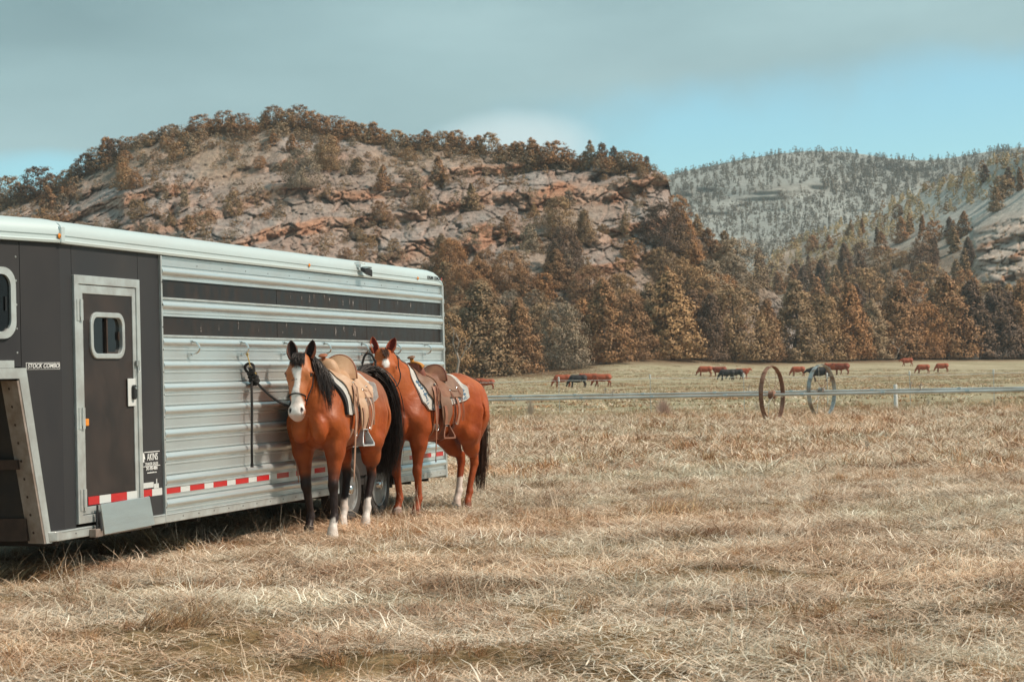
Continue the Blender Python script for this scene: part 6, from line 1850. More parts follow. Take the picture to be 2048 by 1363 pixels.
    while cnt < 98 and tries < 9000:
        tries += 1
        px = r.uniform(-20, 1490); ry = float(np.interp(px, [q[0] for q in RIDGE], [q[1] for q in RIDGE]))
        by = float(np.interp(px, [q[0] for q in TLpx], [q[1] for q in TLpx])) - 40
        if by < ry + 20: continue
        py = r.uniform(ry + 6, by)
        # hidden by the trailer
        if px < 885 and py > 432 + 0.115 * px + 25: continue
        if r.random() > dens(px, py, ry): continue
        if any(abs(px - a) < 17 and abs(py - b) < 11 for a, b in placed): continue
        placed.append((px, py))
        h = r.uniform(22, 42) * (1.0 + (1.0 if py > 540 and px > 860 else 0) + (0.5 if px > 1340 or px < 110 else 0))
        p, _ = loc_main(px, py)
        low = py > 500 and px > 860
        kd = r.choice(['round', 'round', 'cone', 'ragged']); fo = r.choice(['fol_rust', 'fol_olive', 'fol_rust', 'fol_pale', 'fol_olive'])
        o = tree(p - Vector((0, 0, 0.4)), size_at(p, h), kd, r.randrange(5), 'mid' if h < 60 else 'near', fo,
             'juniper on the lower slope between the cliffs and the wood' if low else 'juniper scattered among the rocks of the rocky hill', 'junipers on the lower slope above the wood' if low else 'junipers among the rocks', r.uniform(0.95, 1.35))
        reg = ('below the cliffs, above the wood' if low and px < 1340 else 'on the flank right of the cliff' if px >= 1340 else 'near the cliff rim' if px > 1000 else 'on rocks over the trailer rear' if px > 600 else 'on the hill over the trailer door' if px > 130 else 'at the far left of the rocky hill')
        queue(o, px, fo, kd, reg)
        cnt += 1
    # right hill: nearer slope
    named = [(1690, 555, 72, 'cone', 'fol_dark', 'dark pointed tree left end of the right-hand slope clump'), (1845, 560, 72, 'round', 'fol_dark', 'dark rounded tree standing alone on the bare slope left of the pale crag'),
             (1938, 532, 62, 'cone', 'fol_dark', 'dark tree right beside the pale crag'), (1772, 585, 62, 'ragged', 'fol_olive', 'olive tree low on the bare slope of the right hill'), (1808, 530, 32, 'round', 'fol_olive', 'small bush in the middle of the bare slope'),
             (1640, 575, 60, 'cone', 'fol_dark', 'dark spire-shaped tree left of the snowy-looking gap')]
    for (px, fy, h, kind, fol, lab) in named:
        p, _ = loc_right(px, fy); tree(p - Vector((0, 0, 0.4)), size_at(p, h), kind, r.randrange(5), 'near', fol, lab)
    cnt = 0; placed = [(q[0], q[1]) for q in named]; tries = 0
    rr_ = [(1400, 640), (1450, 600), (1500, 556), (1550, 512), (1600, 484), (1650, 462), (1700, 446), (1750, 424), (1800, 402), (1850, 380), (1900, 360), (1950, 342), (2000, 322), (2048, 306), (2200, 270)]
    while cnt < 66 and tries < 9000:
        tries += 1
        px = r.uniform(1500, 2080); ry = float(np.interp(px, [q[0] for q in rr_], [q[1] for q in rr_])); by = 640
        py = r.uniform(ry + 26, by)
        up = py - ry
        d = 0.55
        if 1740 < px < 1900 and 545 < py < 590: d = 0.08
        if 1560 < px < 1740 and 545 < py: d = 0.95
        if px > 1935 and 425 < py < 600: d = 0.0
        if up < 90 and 1600 < px < 1760: d = 0.25
        if r.random() > d: continue
        if any(abs(px - a) < 15 and abs(py - b) < 12 for a, b in placed): continue
        placed.append((px, py)); p, _ = loc_right(px, py)
        h = r.uniform(34, 58) * np.interp(up, [20, 160], [0.75, 1.3])
        kd = r.choice(['cone', 'cone', 'round', 'slim']); fo = r.choice(['fol_rust', 'fol_olive', 'fol_dark', 'fol_rust'])
        o = tree(p - Vector((0, 0, 0.4)), size_at(p, h), kd, r.randrange(5), 'mid', fo,
             'dark tree on the shaded slope of the right-hand hill', 'trees on the slope of the right-hand hill', r.uniform(0.9, 1.2)); cnt += 1
        queue(o, px, fo, kd, 'on the right-hand hill, ' + ('low on the slope' if py > 520 else 'high under the crest'))
plant_hills()
name_queue()

# ------------------------------------------------------------------ scatter helper: one object of kind stuff, instances on points
def scatter(name, P, S, Rz, meshes, mats, label, cat, tilt=None, seed=0):
    vc = bpy.data.collections.new(name + '_kinds')
    for i, me in enumerate(meshes):
        o = bpy.data.objects.new('%s_kind' % name, me)
        if mats is not None and not me.materials: me.materials.append(mats[i % len(mats)])
        vc.objects.link(o)
    me = bpy.data.meshes.new(name)
    me.vertices.add(len(P)); me.vertices.foreach_set('co', np.asarray(P, np.float32).ravel())
    S = np.asarray(S, np.float32)
    if S.ndim == 1: S = np.repeat(S[:, None], 3, 1)
    a = me.attributes.new('scl', 'FLOAT_VECTOR', 'POINT'); a.data.foreach_set('vector', S.ravel())
    E = np.zeros((len(P), 3), np.float32); E[:, 2] = Rz
    if tilt is not None: E[:, :2] = tilt
    a = me.attributes.new('rot', 'FLOAT_VECTOR', 'POINT'); a.data.foreach_set('vector', E.ravel())
    a = me.attributes.new('pick', 'INT', 'POINT'); a.data.foreach_set('value', np.random.default_rng(seed).integers(0, len(meshes), len(P)).astype(np.int32))
    o = link_mesh(name, me)
    ng = bpy.data.node_groups.new(name, 'GeometryNodeTree')
    ng.interface.new_socket('Geometry', in_out='INPUT', socket_type='NodeSocketGeometry')
    ng.interface.new_socket('Geometry', in_out='OUTPUT', socket_type='NodeSocketGeometry')
    gi, go = ng.nodes.new('NodeGroupInput'), ng.nodes.new('NodeGroupOutput')
    ci = ng.nodes.new('GeometryNodeCollectionInfo'); ci.inputs['Collection'].default_value = vc
    ci.inputs['Separate Children'].default_value = True; ci.inputs['Reset Children'].default_value = True
    ip = ng.nodes.new('GeometryNodeInstanceOnPoints'); ip.inputs['Pick Instance'].default_value = True
    def at_(n, ty):
        x = ng.nodes.new('GeometryNodeInputNamedAttribute'); x.data_type = ty; x.inputs['Name'].default_value = n; return x.outputs['Attribute']
    er = ng.nodes.new('FunctionNodeEulerToRotation')
    ng.links.new(at_('rot', 'FLOAT_VECTOR'), er.inputs[0]); ng.links.new(er.outputs[0], ip.inputs['Rotation'])
    ng.links.new(at_('scl', 'FLOAT_VECTOR'), ip.inputs['Scale']); ng.links.new(at_('pick', 'INT'), ip.inputs['Instance Index'])
    ng.links.new(gi.outputs[0], ip.inputs['Points']); ng.links.new(ci.outputs[0], ip.inputs['Instance']); ng.links.new(ip.outputs[0], go.inputs[0])
    md = o.modifiers.new('scatter', 'NODES'); md.node_group = ng
    tag(o, label, cat, kind='stuff')
    return o

def far_trees():
    r = random.Random(9); P, S = [], []
    fr = [(1345, 348), (1400, 336), (1450, 326), (1500, 316), (1560, 307), (1620, 302), (1680, 303), (1730, 309), (1790, 318), (1850, 321), (1900, 316), (1960, 306), (2010, 298), (2100, 290)]
    for k in range(5200):
        px = r.uniform(1340, 2090); ry = float(np.interp(px, [q[0] for q in fr], [q[1] for q in fr])); py = ry + (r.random() ** 1.0) * 215 + 1
        up = py - ry
        d = 0.62 + 0.38 * math.exp(-up / 14)
        blob = math.exp(-(((px - 1740) / 95) ** 2 + ((py - 362) / 34) ** 2)); d += 0.8 * blob  # denser, taller trees added here to stand in for a cloud shadow
        d += 0.35 * math.exp(-(((px - 1850) / 60) ** 2 + ((py - 350) / 25) ** 2))
        d *= 0.55 + 1.1 * float(vnoise(np.array([[px / 28., py / 16., 0]]), 7)[0])
        if abs(py - (398 - (px - 1500) * 0.22)) < 9 and 1420 < px < 1640: d *= 0.12
        if r.random() > d: continue
        p, ok = loc_far(px, py); P.append(p - Vector((0, 0, 0.5))); h = r.uniform(9, 17) * (1.15 if blob > .3 else 1); H_ = size_at(p, h); S.append((H_ * 0.95, H_ * 0.95, H_))
    ms = []
    for i in range(4): c = crown_mesh(300 + i, 26, 10, 0.62, 'cone' if i % 2 else 'round', 0.055); c.materials.append(M['fol_far']); ms.append(c)
    scatter('far_wood', P, S, np.random.default_rng(1).random(len(P)) * 6.28, ms, None, 'sparse dark trees dotted over the far grey hill', 'trees', seed=2)
    P, S = [], []
    rr_ = [(1500, 556), (1550, 512), (1600, 484), (1650, 462), (1700, 446), (1750, 424), (1800, 402), (1850, 380), (1900, 360), (1950, 342), (2000, 322), (2048, 306), (2200, 270)]
    for k in range(1100):
        px = r.uniform(1500, 2090); ry = float(np.interp(px, [q[0] for q in rr_], [q[1] for q in rr_])); py = ry + r.random() ** 1.4 * 70 - 1
        d = 0.5 if px < 1760 else 0.42
        if r.random() > d: continue
        p, ok = loc_right(px, py); P.append(p - Vector((0, 0, 0.3))); H_ = size_at(p, r.uniform(10, 23)); S.append((H_ * 1.1, H_ * 1.1, H_))
    for k in range(420):
        px = r.uniform(1560, 2090); p, ok = loc_right(px, r.uniform(440, 640)); P.append(p - Vector((0, 0, 0.2))); H_ = size_at(p, r.uniform(3, 8)); S.append((H_ * 1.5, H_ * 1.5, H_))
    ms = []
    for i in range(4): c = crown_mesh(320 + i, 40, 14, 0.7, ('cone', 'round')[i % 2], 0.045); c.materials.append(M['fol_gold' if i < 3 else 'fol_olive']); ms.append(c)
    scatter('crest_wood', P, S, np.random.default_rng(3).random(len(P)) * 6.28, ms, None, 'trees along the crest of the right-hand hill, sunlight painted into their golden foliage', 'trees', seed=4)
    # the wood goes on behind the trailer
    P, S = [], []
    for k in range(150):
        px = r.uniform(-300, 885); by = float(np.interp(px, [q[0] for q in TLpx], [q[1] for q in TLpx])) - r.uniform(2, 40)
        p, ok = loc_main(px, by); P.append(p - Vector((0, 0, 0.4))); H_ = size_at(p, r.uniform(80, 130)); S.append((H_, H_, H_))
    ms = []
    for i in range(4): c = crown_mesh(330 + i, 120, 20, 0.78, ('cone', 'round', 'cone', 'ragged')[i], 0.030); c.materials.append(M[('fol_rust', 'fol_olive', 'fol_olive', 'fol_dark')[i]]); ms.append(c)
    scatter('wood', P, S, np.random.default_rng(7).random(len(P)) * 6.28, ms, None, 'brown wood going on along the foot of the hill behind the trailer', 'trees', seed=8)
    # low brush over the rocky hill
    P, S = [], []
    for k in range(4200):
        px = r.uniform(-40, 1480); ry = float(np.interp(px, [q[0] for q in RIDGE], [q[1] for q in RIDGE])); by = float(np.interp(px, [q[0] for q in TLpx], [q[1] for q in TLpx])) - 8
        if by < ry + 10: continue
        py = r.uniform(ry + 3, by)
        dn = float(fbm(np.array([[px / 60., py / 36., 1.0]]), 3, 91)[0])
        d = 0.9 if (px > 880 and py > 560) else sstep(0.40, 0.62, dn) * 0.8
        if r.random() > d: continue
        p, ok = loc_main(px, py); P.append(p - Vector((0, 0, 0.15))); H_ = size_at(p, r.uniform(5, 17) * (1.6 if py > 600 else 1)); S.append((H_ * 1.5, H_ * 1.5, H_))
    for k in range(620):
        px = r.uniform(-20, 1330); ry = float(np.interp(px, [q[0] for q in RIDGE], [q[1] for q in RIDGE])); py = ry + abs(r.gauss(0, 26 if px < 760 else 11)) + 1
        if px < 885 and py > 432 + 0.115 * px + 10: continue
        if float(vnoise(np.array([[px / 22., py / 16., 3.0]]), 17)[0]) < 0.42: continue
        p, ok = loc_main(px, py); P.append(p - Vector((0, 0, 0.2))); H_ = size_at(p, r.uniform(14, 27)); S.append((H_ * 1.15, H_ * 1.15, H_))
    for k in range(1050):
        px = r.uniform(-20, 1480); ry = float(np.interp(px, [q[0] for q in RIDGE], [q[1] for q in RIDGE])); py = r.uniform(ry + 20, 640)
        if 1150 < px < 1340 and 335 < py < 440: continue
        if float(vnoise(np.array([[px / 40., py / 30., 9.0]]), 19)[0]) < 0.50: continue
        p, ok = loc_main(px, py); P.append(p - Vector((0, 0, 0.2))); H_ = size_at(p, r.uniform(10, 28)); S.append((H_ * 1.1, H_ * 1.1, H_))
    ms = []
    for i in range(5): c = crown_mesh(340 + i, 44, 18, 0.95, 'round', 0.036); c.materials.append(M[('fol_rust', 'fol_pale', 'fol_olive', 'fol_pale', 'fol_olive')[i]]); ms.append(c)
    scatter('brush', P, S, np.random.default_rng(5).random(len(P)) * 6.28, ms, None, 'low brown brush growing between the rocks of the rocky hill', 'brush', seed=6)
far_trees()
# ------------------------------------------------------------------ cattle
def cow_mesh(pose, seed):
    Fd = Field((-1.35, -0.5, 0.0), (1.55, 0.5, 1.75), 0.035)
    Fd.ell((0.1, 0, 0.95), (0.72, 0.34, 0.40), 0.1); Fd.ell((-0.55, 0, 1.02), (0.42, 0.30, 0.36), 0.1); Fd.ell((0.62, 0, 1.02), (0.36, 0.26, 0.38), 0.1)
    Fd.cone((0.5, 0, 1.28), 0.12, (-0.75, 0, 1.27), 0.11, 0.1)
    Fd.cone((-0.84, 0, 1.25), 0.06, (-0.93, 0, 1.15), 0.04, 0.04)
    ph = {'graze': (0.0, 0.12, -0.08, 0.1), 'walk': (0.22, -0.18, 0.2, -0.2), 'stand': (0, 0, 0, 0), 'graze2': (-0.1, 0.2, 0.15, -0.1)}[pose]
    for (sy, d, fr) in ((1, ph[0], 1), (-1, ph[1], 1), (1, ph[2], 0), (-1, ph[3], 0)):
        y = sy * 0.19
        if fr:
            Fd.cone((0.62, y, 0.85), 0.16, (0.62 + d * 0.5, y, 0.45), 0.075, 0.06); Fd.cone((0.62 + d * 0.5, y, 0.45), 0.07, (0.62 + d, y, 0.10), 0.055, 0.03); Fd.cone((0.64 + d, y, 0.10), 0.06, (0.67 + d, y, 0.04), 0.07, 0.02)
        else:
            Fd.cone((-0.68, y, 0.95), 0.22, (-0.62 + d * 0.3, y, 0.68), 0.13, 0.06); Fd.cone((-0.62 + d * 0.3, y, 0.68), 0.12, (-0.78 + d * 0.6, y, 0.45), 0.07, 0.05); Fd.cone((-0.78 + d * 0.6, y, 0.45), 0.06, (-0.72 + d, y, 0.10), 0.055, 0.03); Fd.cone((-0.70 + d, y, 0.10), 0.06, (-0.67 + d, y, 0.04), 0.07, 0.02)
    if pose in ('graze', 'graze2'): nk = (1.12, 0.04, 0.62); hd = (1.30, 0.06, 0.22)
    elif pose == 'walk': nk = (1.12, 0.0, 1.10); hd = (1.42, 0.0, 0.92)
    else: nk = (1.05, 0.10, 1.30); hd = (1.32, 0.22, 1.16)
    Fd.cone((0.72, 0, 1.12), 0.24, nk, 0.15, 0.08); Fd.cone((0.75, 0, 0.85), 0.14, nk, 0.11, 0.08)
    Fd.cone(nk, 0.125, hd, 0.085, 0.04)
    for sy in (-1, 1):
        e = (nk[0] + 0.02, nk[1] + sy * 0.12, nk[2] + 0.05); Fd.cone(e, 0.04, (e[0] - 0.04, e[1] + sy * 0.14, e[2] + 0.0), 0.03, 0.02)
    V, Q = Fd.surface(1)
    c = np.ones((len(V), 3)); c *= (0.85 + 0.3 * fbm(V * 3, 2, seed))[:, None]; c *= np.where(V[:, 2:3] < 0.35, 0.75, 1.0)
    return V, Q, c
COWM = {}
def cow_data(pose, colour):
    if (pose, colour) not in COWM:
        V, Q, c = cow_mesh(pose, 3)
        base = {'red': (0.32, 0.066, 0.022), 'dark red': (0.22, 0.042, 0.016), 'black': (0.016, 0.014, 0.015)}[colour]
        COWM[(pose, colour)] = np_mesh('cow', V, Q, True, col=c * np.array(base))
    return COWM[(pose, colour)]
M['hide'] = mat('cattle hide', (0.3, 0.07, 0.02), 0.7, attr='coat')
COWS = [  # foot column, foot row, heading (0 = faces left, 180 faces right), pose, colour, label
 (975, 779, 5, 'graze', 'red', 'red cow just right of the chestnut horse rump, half a herd apart from the others'),
 (957, 777, 5, 'stand', 'red', 'red cow mostly hidden behind the chestnut horse rump'),
 (1126, 774, 8, 'graze', 'red', 'red cow grazing behind the left thin white-topped post'),
 (1157, 775, 4, 'graze', 'black', 'black cow grazing in the leftmost group of four'),
 (1180, 771, 12, 'stand', 'red', 'red cow standing behind the black one in the leftmost group'),
 (1206, 773, 6, 'graze2', 'red', 'red cow at the right end of the leftmost group'),
 (1411, 752, 6, 'graze', 'red', 'red cow at the left end of the middle group'),
 (1440, 753, 15, 'stand', 'dark red', 'red cow behind the black cattle in the middle group'),
 (1455, 760, 3, 'graze', 'black', 'left one of the two black cattle in the middle group'),
 (1472, 759, 10, 'graze2', 'black', 'right one of the two black cattle in the middle group'),
 (1484, 757, 190, 'stand', 'red', 'red cow at the right end of the middle group beside the thin post'),
 (1597, 752, 4, 'graze', 'red', 'lone red cow grazing between the two irrigation wheels'),
 (1641, 764, 10, 'walk', 'black', 'big black bull behind the grey irrigation wheel'),
 (1670, 749, 12, 'stand', 'red', 'red cow just right of the black bull'),
 (1684, 749, 20, 'stand', 'dark red', 'red cow at the right edge of the pair behind the black bull'),
 (1815, 732, 2, 'walk', 'red', 'farthest red cow, near the foot of the trees on the right'),
 (1847, 747, 6, 'graze', 'red', 'left one of the two red cows grazing on the right'),
 (1885, 744, 8, 'graze', 'red', 'rightmost red cow grazing on the right')]
def cattle():
    for k, (px, py, hd, pose, colour, lab) in enumerate(COWS):
        p = on_ground(px, py)
        o = link_mesh('cow', cow_data(pose, colour), M['hide'] if not cow_data(pose, colour).materials else None)
        o.location = p; o.rotation_euler = (0, 0, math.radians(180 - hd)); sc_ = (1.0 if px > 1000 else 0.84) if 'bull' not in lab else 1.22
        h = 1.36 * F / p.y
        o.scale = (sc_,) * 3
        tag(o, lab, 'cow', 'cattle grazing in the pasture')
cattle()

# ------------------------------------------------------------------ irrigation wheel lines, posts, wire, gate
M['pipe'] = mat('aluminium irrigation pipe', (0.66, 0.68, 0.67), 0.45, 0.35, col2=(0.45, 0.42, 0.38), nscale=0.9)
M['rustw'] = mat('rusty steel band', (0.165, 0.075, 0.045), 0.8, 0.2, col2=(0.30, 0.17, 0.12), nscale=5)
M['steelw'] = mat('grey galvanised band', (0.42, 0.46, 0.46), 0.5, 0.7, col2=(0.24, 0.18, 0.14), nscale=4)
M['postw'] = mat('white painted post', (0.66, 0.68, 0.66), 0.7, col2=(0.50, 0.50, 0.47), nscale=14)
M['wire'] = mat('pale fence tape', (0.52, 0.54, 0.52), 0.7)
M['wood'] = mat('grey weathered board', (0.34, 0.32, 0.29), 0.9, col2=(0.22, 0.20, 0.18), nscale=8)

def wheel_line(pa, Ya, pb, Yb, wheel_px, lab, band, wlab, rad=0.74):
    a, b_ = Vector(at(pa[0], pa[1], Ya)), Vector(at(pb[0], pb[1], Yb))
    d = (b_ - a)
    root = empty('irrigation_line', a.lerp(b_, 0.5), 0, lab, 'irrigation pipe')
    o = root.location
    n = 9
    for i in range(n):
        p, q = a.lerp(b_, i / n), a.lerp(b_, (i + 1) / n)
        b = MB(); b.tube([p - o, q - o], 0.041, 12); b.obj('pipe', M['pipe'], root, smooth=True, auto=0.8)
        u = (q - p).normalized()
        b = MB(); b.tube([q - o - u * 0.07, q - o + u * 0.05], 0.055, 10); b.obj('coupler', M['galv'], root)
        if i % 2 == 0:
            c = p.lerp(q, 0.55) - o
            b = MB(); b.tube([c, c + Vector((0, 0, 0.16))], 0.012, 6); b.tube([c + Vector((-0.06, 0, 0.15)), c + Vector((0.07, 0, 0.20))], 0.010, 6); b.tube([c + Vector((0.0, 0, 0.16)), c + Vector((0.02, 0, 0.24))], 0.013, 6)
            b.obj('sprinkler', M['bracket'], root)
    t = min(0.98, max(0.02, 0))
    # wheel where the line passes the picture column
    best = min(((abs((lambda q: math.atan2(q.x, q.y))(a.lerp(b_, k / 400)) - math.atan2(at(wheel_px, 780, 60)[0], 60)), k) for k in range(401)))[1]
    c = a.lerp(b_, best / 400); u = d.normalized()
    ax = Vector((u.x, u.y, 0)).normalized()
    ax = Matrix.Rotation(math.radians(4), 3, 'Z') @ ax if ax.x < 0 else Matrix.Rotation(math.radians(-4), 3, 'Z') @ ax
    g0 = gz(c.x, c.y)
    wr = empty('spoked_wheel', (0, 0, 0), 0, None, None, None, root)
    cc = c - o; R_ = c.z - g0 + 0.02
    MB().lathe([(R_ - 0.012, -0.062), (R_, -0.066), (R_ + 0.004, 0.0), (R_, 0.066), (R_ - 0.012, 0.062), (R_ - 0.008, 0.0)], cc, ax, 64, closed=True).obj('rim_band', band, wr, smooth=False)
    for k in range(16):
        b = MB(); ang = 2 * PI * k / 16; e1 = ax.orthogonal().normalized(); e2 = ax.cross(e1); dd = e1 * math.cos(ang) + e2 * math.sin(ang)
        b.tube([cc + dd * (R_ - 0.01) + ax * 0.035, cc + dd * (R_ + 0.016) + ax * 0.04, cc + dd * (R_ + 0.016) - ax * 0.04, cc + dd * (R_ - 0.01) - ax * 0.035], 0.008, 4)
        b.obj('cleat', band, wr)
    b = MB(); b.lathe([(0.06, -0.09), (0.11, -0.08), (0.11, 0.08), (0.06, 0.09)], cc, ax, 16); b.obj('hub', band, wr)
    for k in range(10):
        ang = 2 * PI * (k + 0.3) / 10; e1 = ax.orthogonal().normalized(); e2 = ax.cross(e1); dd = e1 * math.cos(ang) + e2 * math.sin(ang)
        b = MB(); b.tube([cc + dd * 0.09 + ax * (0.07 if k % 2 else -0.07), cc + dd * (R_ - 0.005)], 0.0065, 5); b.obj('spoke', M['rustw'] if k % 3 else M['pipe'], wr)
    return root
wheel_line((2300, 775.5), 50.4, (900, 801), 62.2, 1545, 'nearer irrigation pipe crossing the pasture through the rusty brown wheel', M['rustw'], '')
wheel_line((2300, 771.5), 52.6, (900, 794.5), 69.0, 1643, 'farther irrigation pipe crossing the pasture through the grey wheel', M['steelw'], '')

def post_line():
    pts = []
    labs = {1118: 'thin step-in fence post among the leftmost cattle', 1301: 'thin step-in fence post between the two left groups of cattle', 1488: 'thin step-in fence post at the right end of the middle herd', 1820: 'thin step-in fence post below the farthest cow', 1988: 'thin step-in fence post nearest the right picture edge', 1655: 'thin step-in fence post behind the grey irrigation wheel'}
    for px, top, foot in ((1118, 753, 830), (1301, 748, 826), (1488, 745, 822), (1655, 745, 822), (1820, 741, 812), (1988, 738, 806)):
        Y = 70.0 + (px - 1118) * -0.002
        x = at(px, 780, Y)[0]; g = gz(x, Y); zt = at(px, top, Y)[2]
        e = empty('fence_post', (x, Y, g), 0, labs[px], 'fence post', 'thin posts of the wire fence')
        b = MB(); b.tube([(0, 0, -0.1), (0, 0, zt - g - 0.12)], 0.011, 6); b.obj('rod', M['galv'], e)
        b = MB(); b.tube([(0, 0, zt - g - 0.16), (0, 0, zt - g - 0.02), (0, 0, zt - g)], [0.034, 0.030, 0.012], 8); b.obj('insulator', M['postw'], e)
        pts.append(Vector((x, Y, zt - 0.13)))
    pts = [Vector((at(940, 768, 70.4)[0], 70.4, pts[0].z - 0.0))] + pts + [Vector((at(2200, 752, 67.6)[0], 67.6, pts[-1].z + 0.02))]
    out = []
    for a, c in zip(pts[:-1], pts[1:]):
        for t in np.linspace(0, 1, 8)[:-1]: out.append(a.lerp(c, t) - Vector((0, 0, 0.10 * t * (1 - t))))
    out.append(pts[-1])
    b = MB(); b.tube(out, 0.0075, 4); tag(b.obj('fence_wire', M['wire']), 'single pale wire strung between the thin step-in posts', 'wire')
    # stout white post
    Y = 66.0; x = at(1791.5, 800, Y)[0]; g = gz(x, Y); zt = at(1791.5, 768, Y)[2]
    b = MB(); b.lathe([(0.0, zt - g), (0.05, zt - g), (0.062, zt - g - 0.02), (0.066, -0.2)], (x, Y, g), (0, 0, 1), 14); tag(b.obj('white_post', M['postw'], smooth=True, auto=0.7), 'stout white round post standing behind the irrigation pipe', 'post')
    # pasture gate with slats, by the trees at the right
    p = on_ground(1944, 719); s_ = p.y / F
    w, h = 25 * s_, 11 * s_; gate = empty('pasture_gate', p, 0, 'small grey slatted gate under the dark trees at the right', 'gate')
    for sx in (-1, 1):
        b = MB(); b.box(sx * w / 2 - 0.08, sx * w / 2 + 0.08, -0.05, 0.05, -0.2, h * (1.35 if sx > 0 else 1.05)); b.obj('gate_post', M['wood'], gate)
    for k in range(6):
        b = MB(); z = 0.12 + (h - 0.15) * k / 6; b.box(-w / 2, w / 2, -0.10, -0.055, z, z + (h / 6) * 0.72); b.obj('slat', M['wood'], gate)
    b = MB(); b.hexa([(-w / 2, -0.14, 0.1), (-w / 2, -0.14, 0.25), (-w / 2, -0.105, 0.1), (-w / 2, -0.105, 0.25), (w / 2, -0.14, h - 0.2), (w / 2, -0.14, h - 0.05), (w / 2, -0.105, h - 0.2), (w / 2, -0.105, h - 0.05)]); b.obj('brace', M['wood'], gate)
    # dark fence posts along the foot of the trees
    for k, px in enumerate((1662, 1703, 1884, 1898, 1916, 1928, 1960)):
        p = on_ground(px, 722 if px < 1750 else 719); hh = 11 * p.y / F
        b = MB(); b.tube([(0, 0, -0.2), (0.02 * k, 0, hh)], 0.07, 6)
        o = b.obj('wooden_post', M['wood'], None, loc=p); tag(o, '%s weathered fence post from the left along the foot of the wood' % ORD[k], 'fence post', 'old wooden posts along the wood')
post_line()

def branch_tree(b, p, d, L, r, depth, rg):
    q = p + d * L
    mid = p.lerp(q, 0.5) + Vector((rg.gauss(0, 1), rg.gauss(0, 1), rg.gauss(0, 1))) * L * 0.08
    b.tube([p, mid, q], [r, r * 0.8, r * 0.6], 5)
    if depth <= 0: return
    for k in range(rg.choice((2, 3))):
        nd_ = (d + Vector((rg.gauss(0, 0.55), rg.gauss(0, 0.55), rg.gauss(0.12, 0.35)))).normalized()
        branch_tree(b, q if k else mid.lerp(q, 0.5), nd_, L * rg.uniform(0.6, 0.85), r * 0.6, depth - 1, rg)

def dead_wood():
    rg = random.Random(8)
    # pale bare snag close behind the trailer
    p = on_ground(916, 766); s_ = p.y / F
    e = empty('dead_tree', p, 0, 'bleached dead tree with curling limbs just right of the trailer', 'tree')
    b = MB(); b.tube([Vector(q) * s_ for q in ((0, 0, -5), (-2, 0, 20), (3, 0, 45), (-1, 0, 62))], [3.4 * s_, 2.6 * s_, 2.2 * s_, 1.6 * s_], 8); b.obj('trunk', M['bark_pale'], e, smooth=True)
    b = MB()
    for q in ([(-1, 0, 55), (-8, 1, 80), (-6, 2, 105), (-14, 0, 120)], [(2, 0, 42), (12, 0, 58), (20, 2, 78), (14, 3, 92), (8, 0, 88)], [(14, 0, 64), (24, 0, 72), (28, 0, 86)], [(-1, 0, 60), (4, 0, 84), (-2, 0, 100)]):
        b.tube([Vector(x) * s_ for x in q], [1.5 * s_, 1.2 * s_, 0.8 * s_] + [0.4 * s_] * (len(q) - 3), 6)
    b.obj('limb', M['bark_pale'], e, smooth=True)
    for k, (px, foot, top, w, lab) in enumerate(((932, 754, 726, 4.5, 'short pale stump beside the bleached dead tree'), (948, 754, 690, 2.6, 'left of two thin pale bare trunks right of the trailer'), (958, 754, 700, 2.2, 'right of two thin pale bare trunks right of the trailer'))):
        p = on_ground(px, foot); s_ = p.y / F; h = (foot - top)
        b = MB(); b.tube([Vector((0, 0, -3)) * s_, Vector((0.6, 0, h * 0.5)) * s_, Vector((-0.4, 0, h)) * s_], [w * s_, w * 0.8 * s_, w * 0.5 * s_], 8)
        o = b.obj('bare_tree', M['bark_pale'], None, smooth=True, loc=p); tag(o, lab, 'tree')
    # brush pile at the right
    p = on_ground(2002, 719); s_ = p.y / F
    e = empty('brush_pile', p, 0, 'pale bare branches piled at the foot of the dark trees, far right', 'dead branches')
    for k in range(9):
        b = MB(); a = rg.uniform(-1.1, 1.1); d = Vector((math.sin(a) * 1.3, rg.uniform(-0.4, 0.4), math.cos(a) * 0.55)).normalized()
        branch_tree(b, Vector((rg.uniform(-3, 3) * s_, 0, 0)), d, 10 * s_, 0.55 * s_, 2, rg); b.obj('branch', M['bark_pale'], e)
    # pale leaning limbs inside the wood
    for px, py, h, a, lab in ((1205, 700, 60, 0.4, 'crooked pale limb low in the tall dark rusty conifer'), (1600, 668, 70, 0.3, 'pale crooked limb in the big tree between the wheels'), (1775, 690, 70, 0.5, 'pale bare forked branch in the rusty trees above the white post')):
        p = on_ground(px, min(py + 30, 722)); p = p + Vector((0, -6, 0)); s_ = p.y / F
        b = MB(); branch_tree(b, Vector((0, 0, 0)), Vector((math.sin(a), 0, math.cos(a))), h * 0.4 * s_, 1.1 * s_, 3, rg)
        o = b.obj('bare_branch', M['bark_pale'], None, loc=p); tag(o, lab, 'branch')
dead_wood()

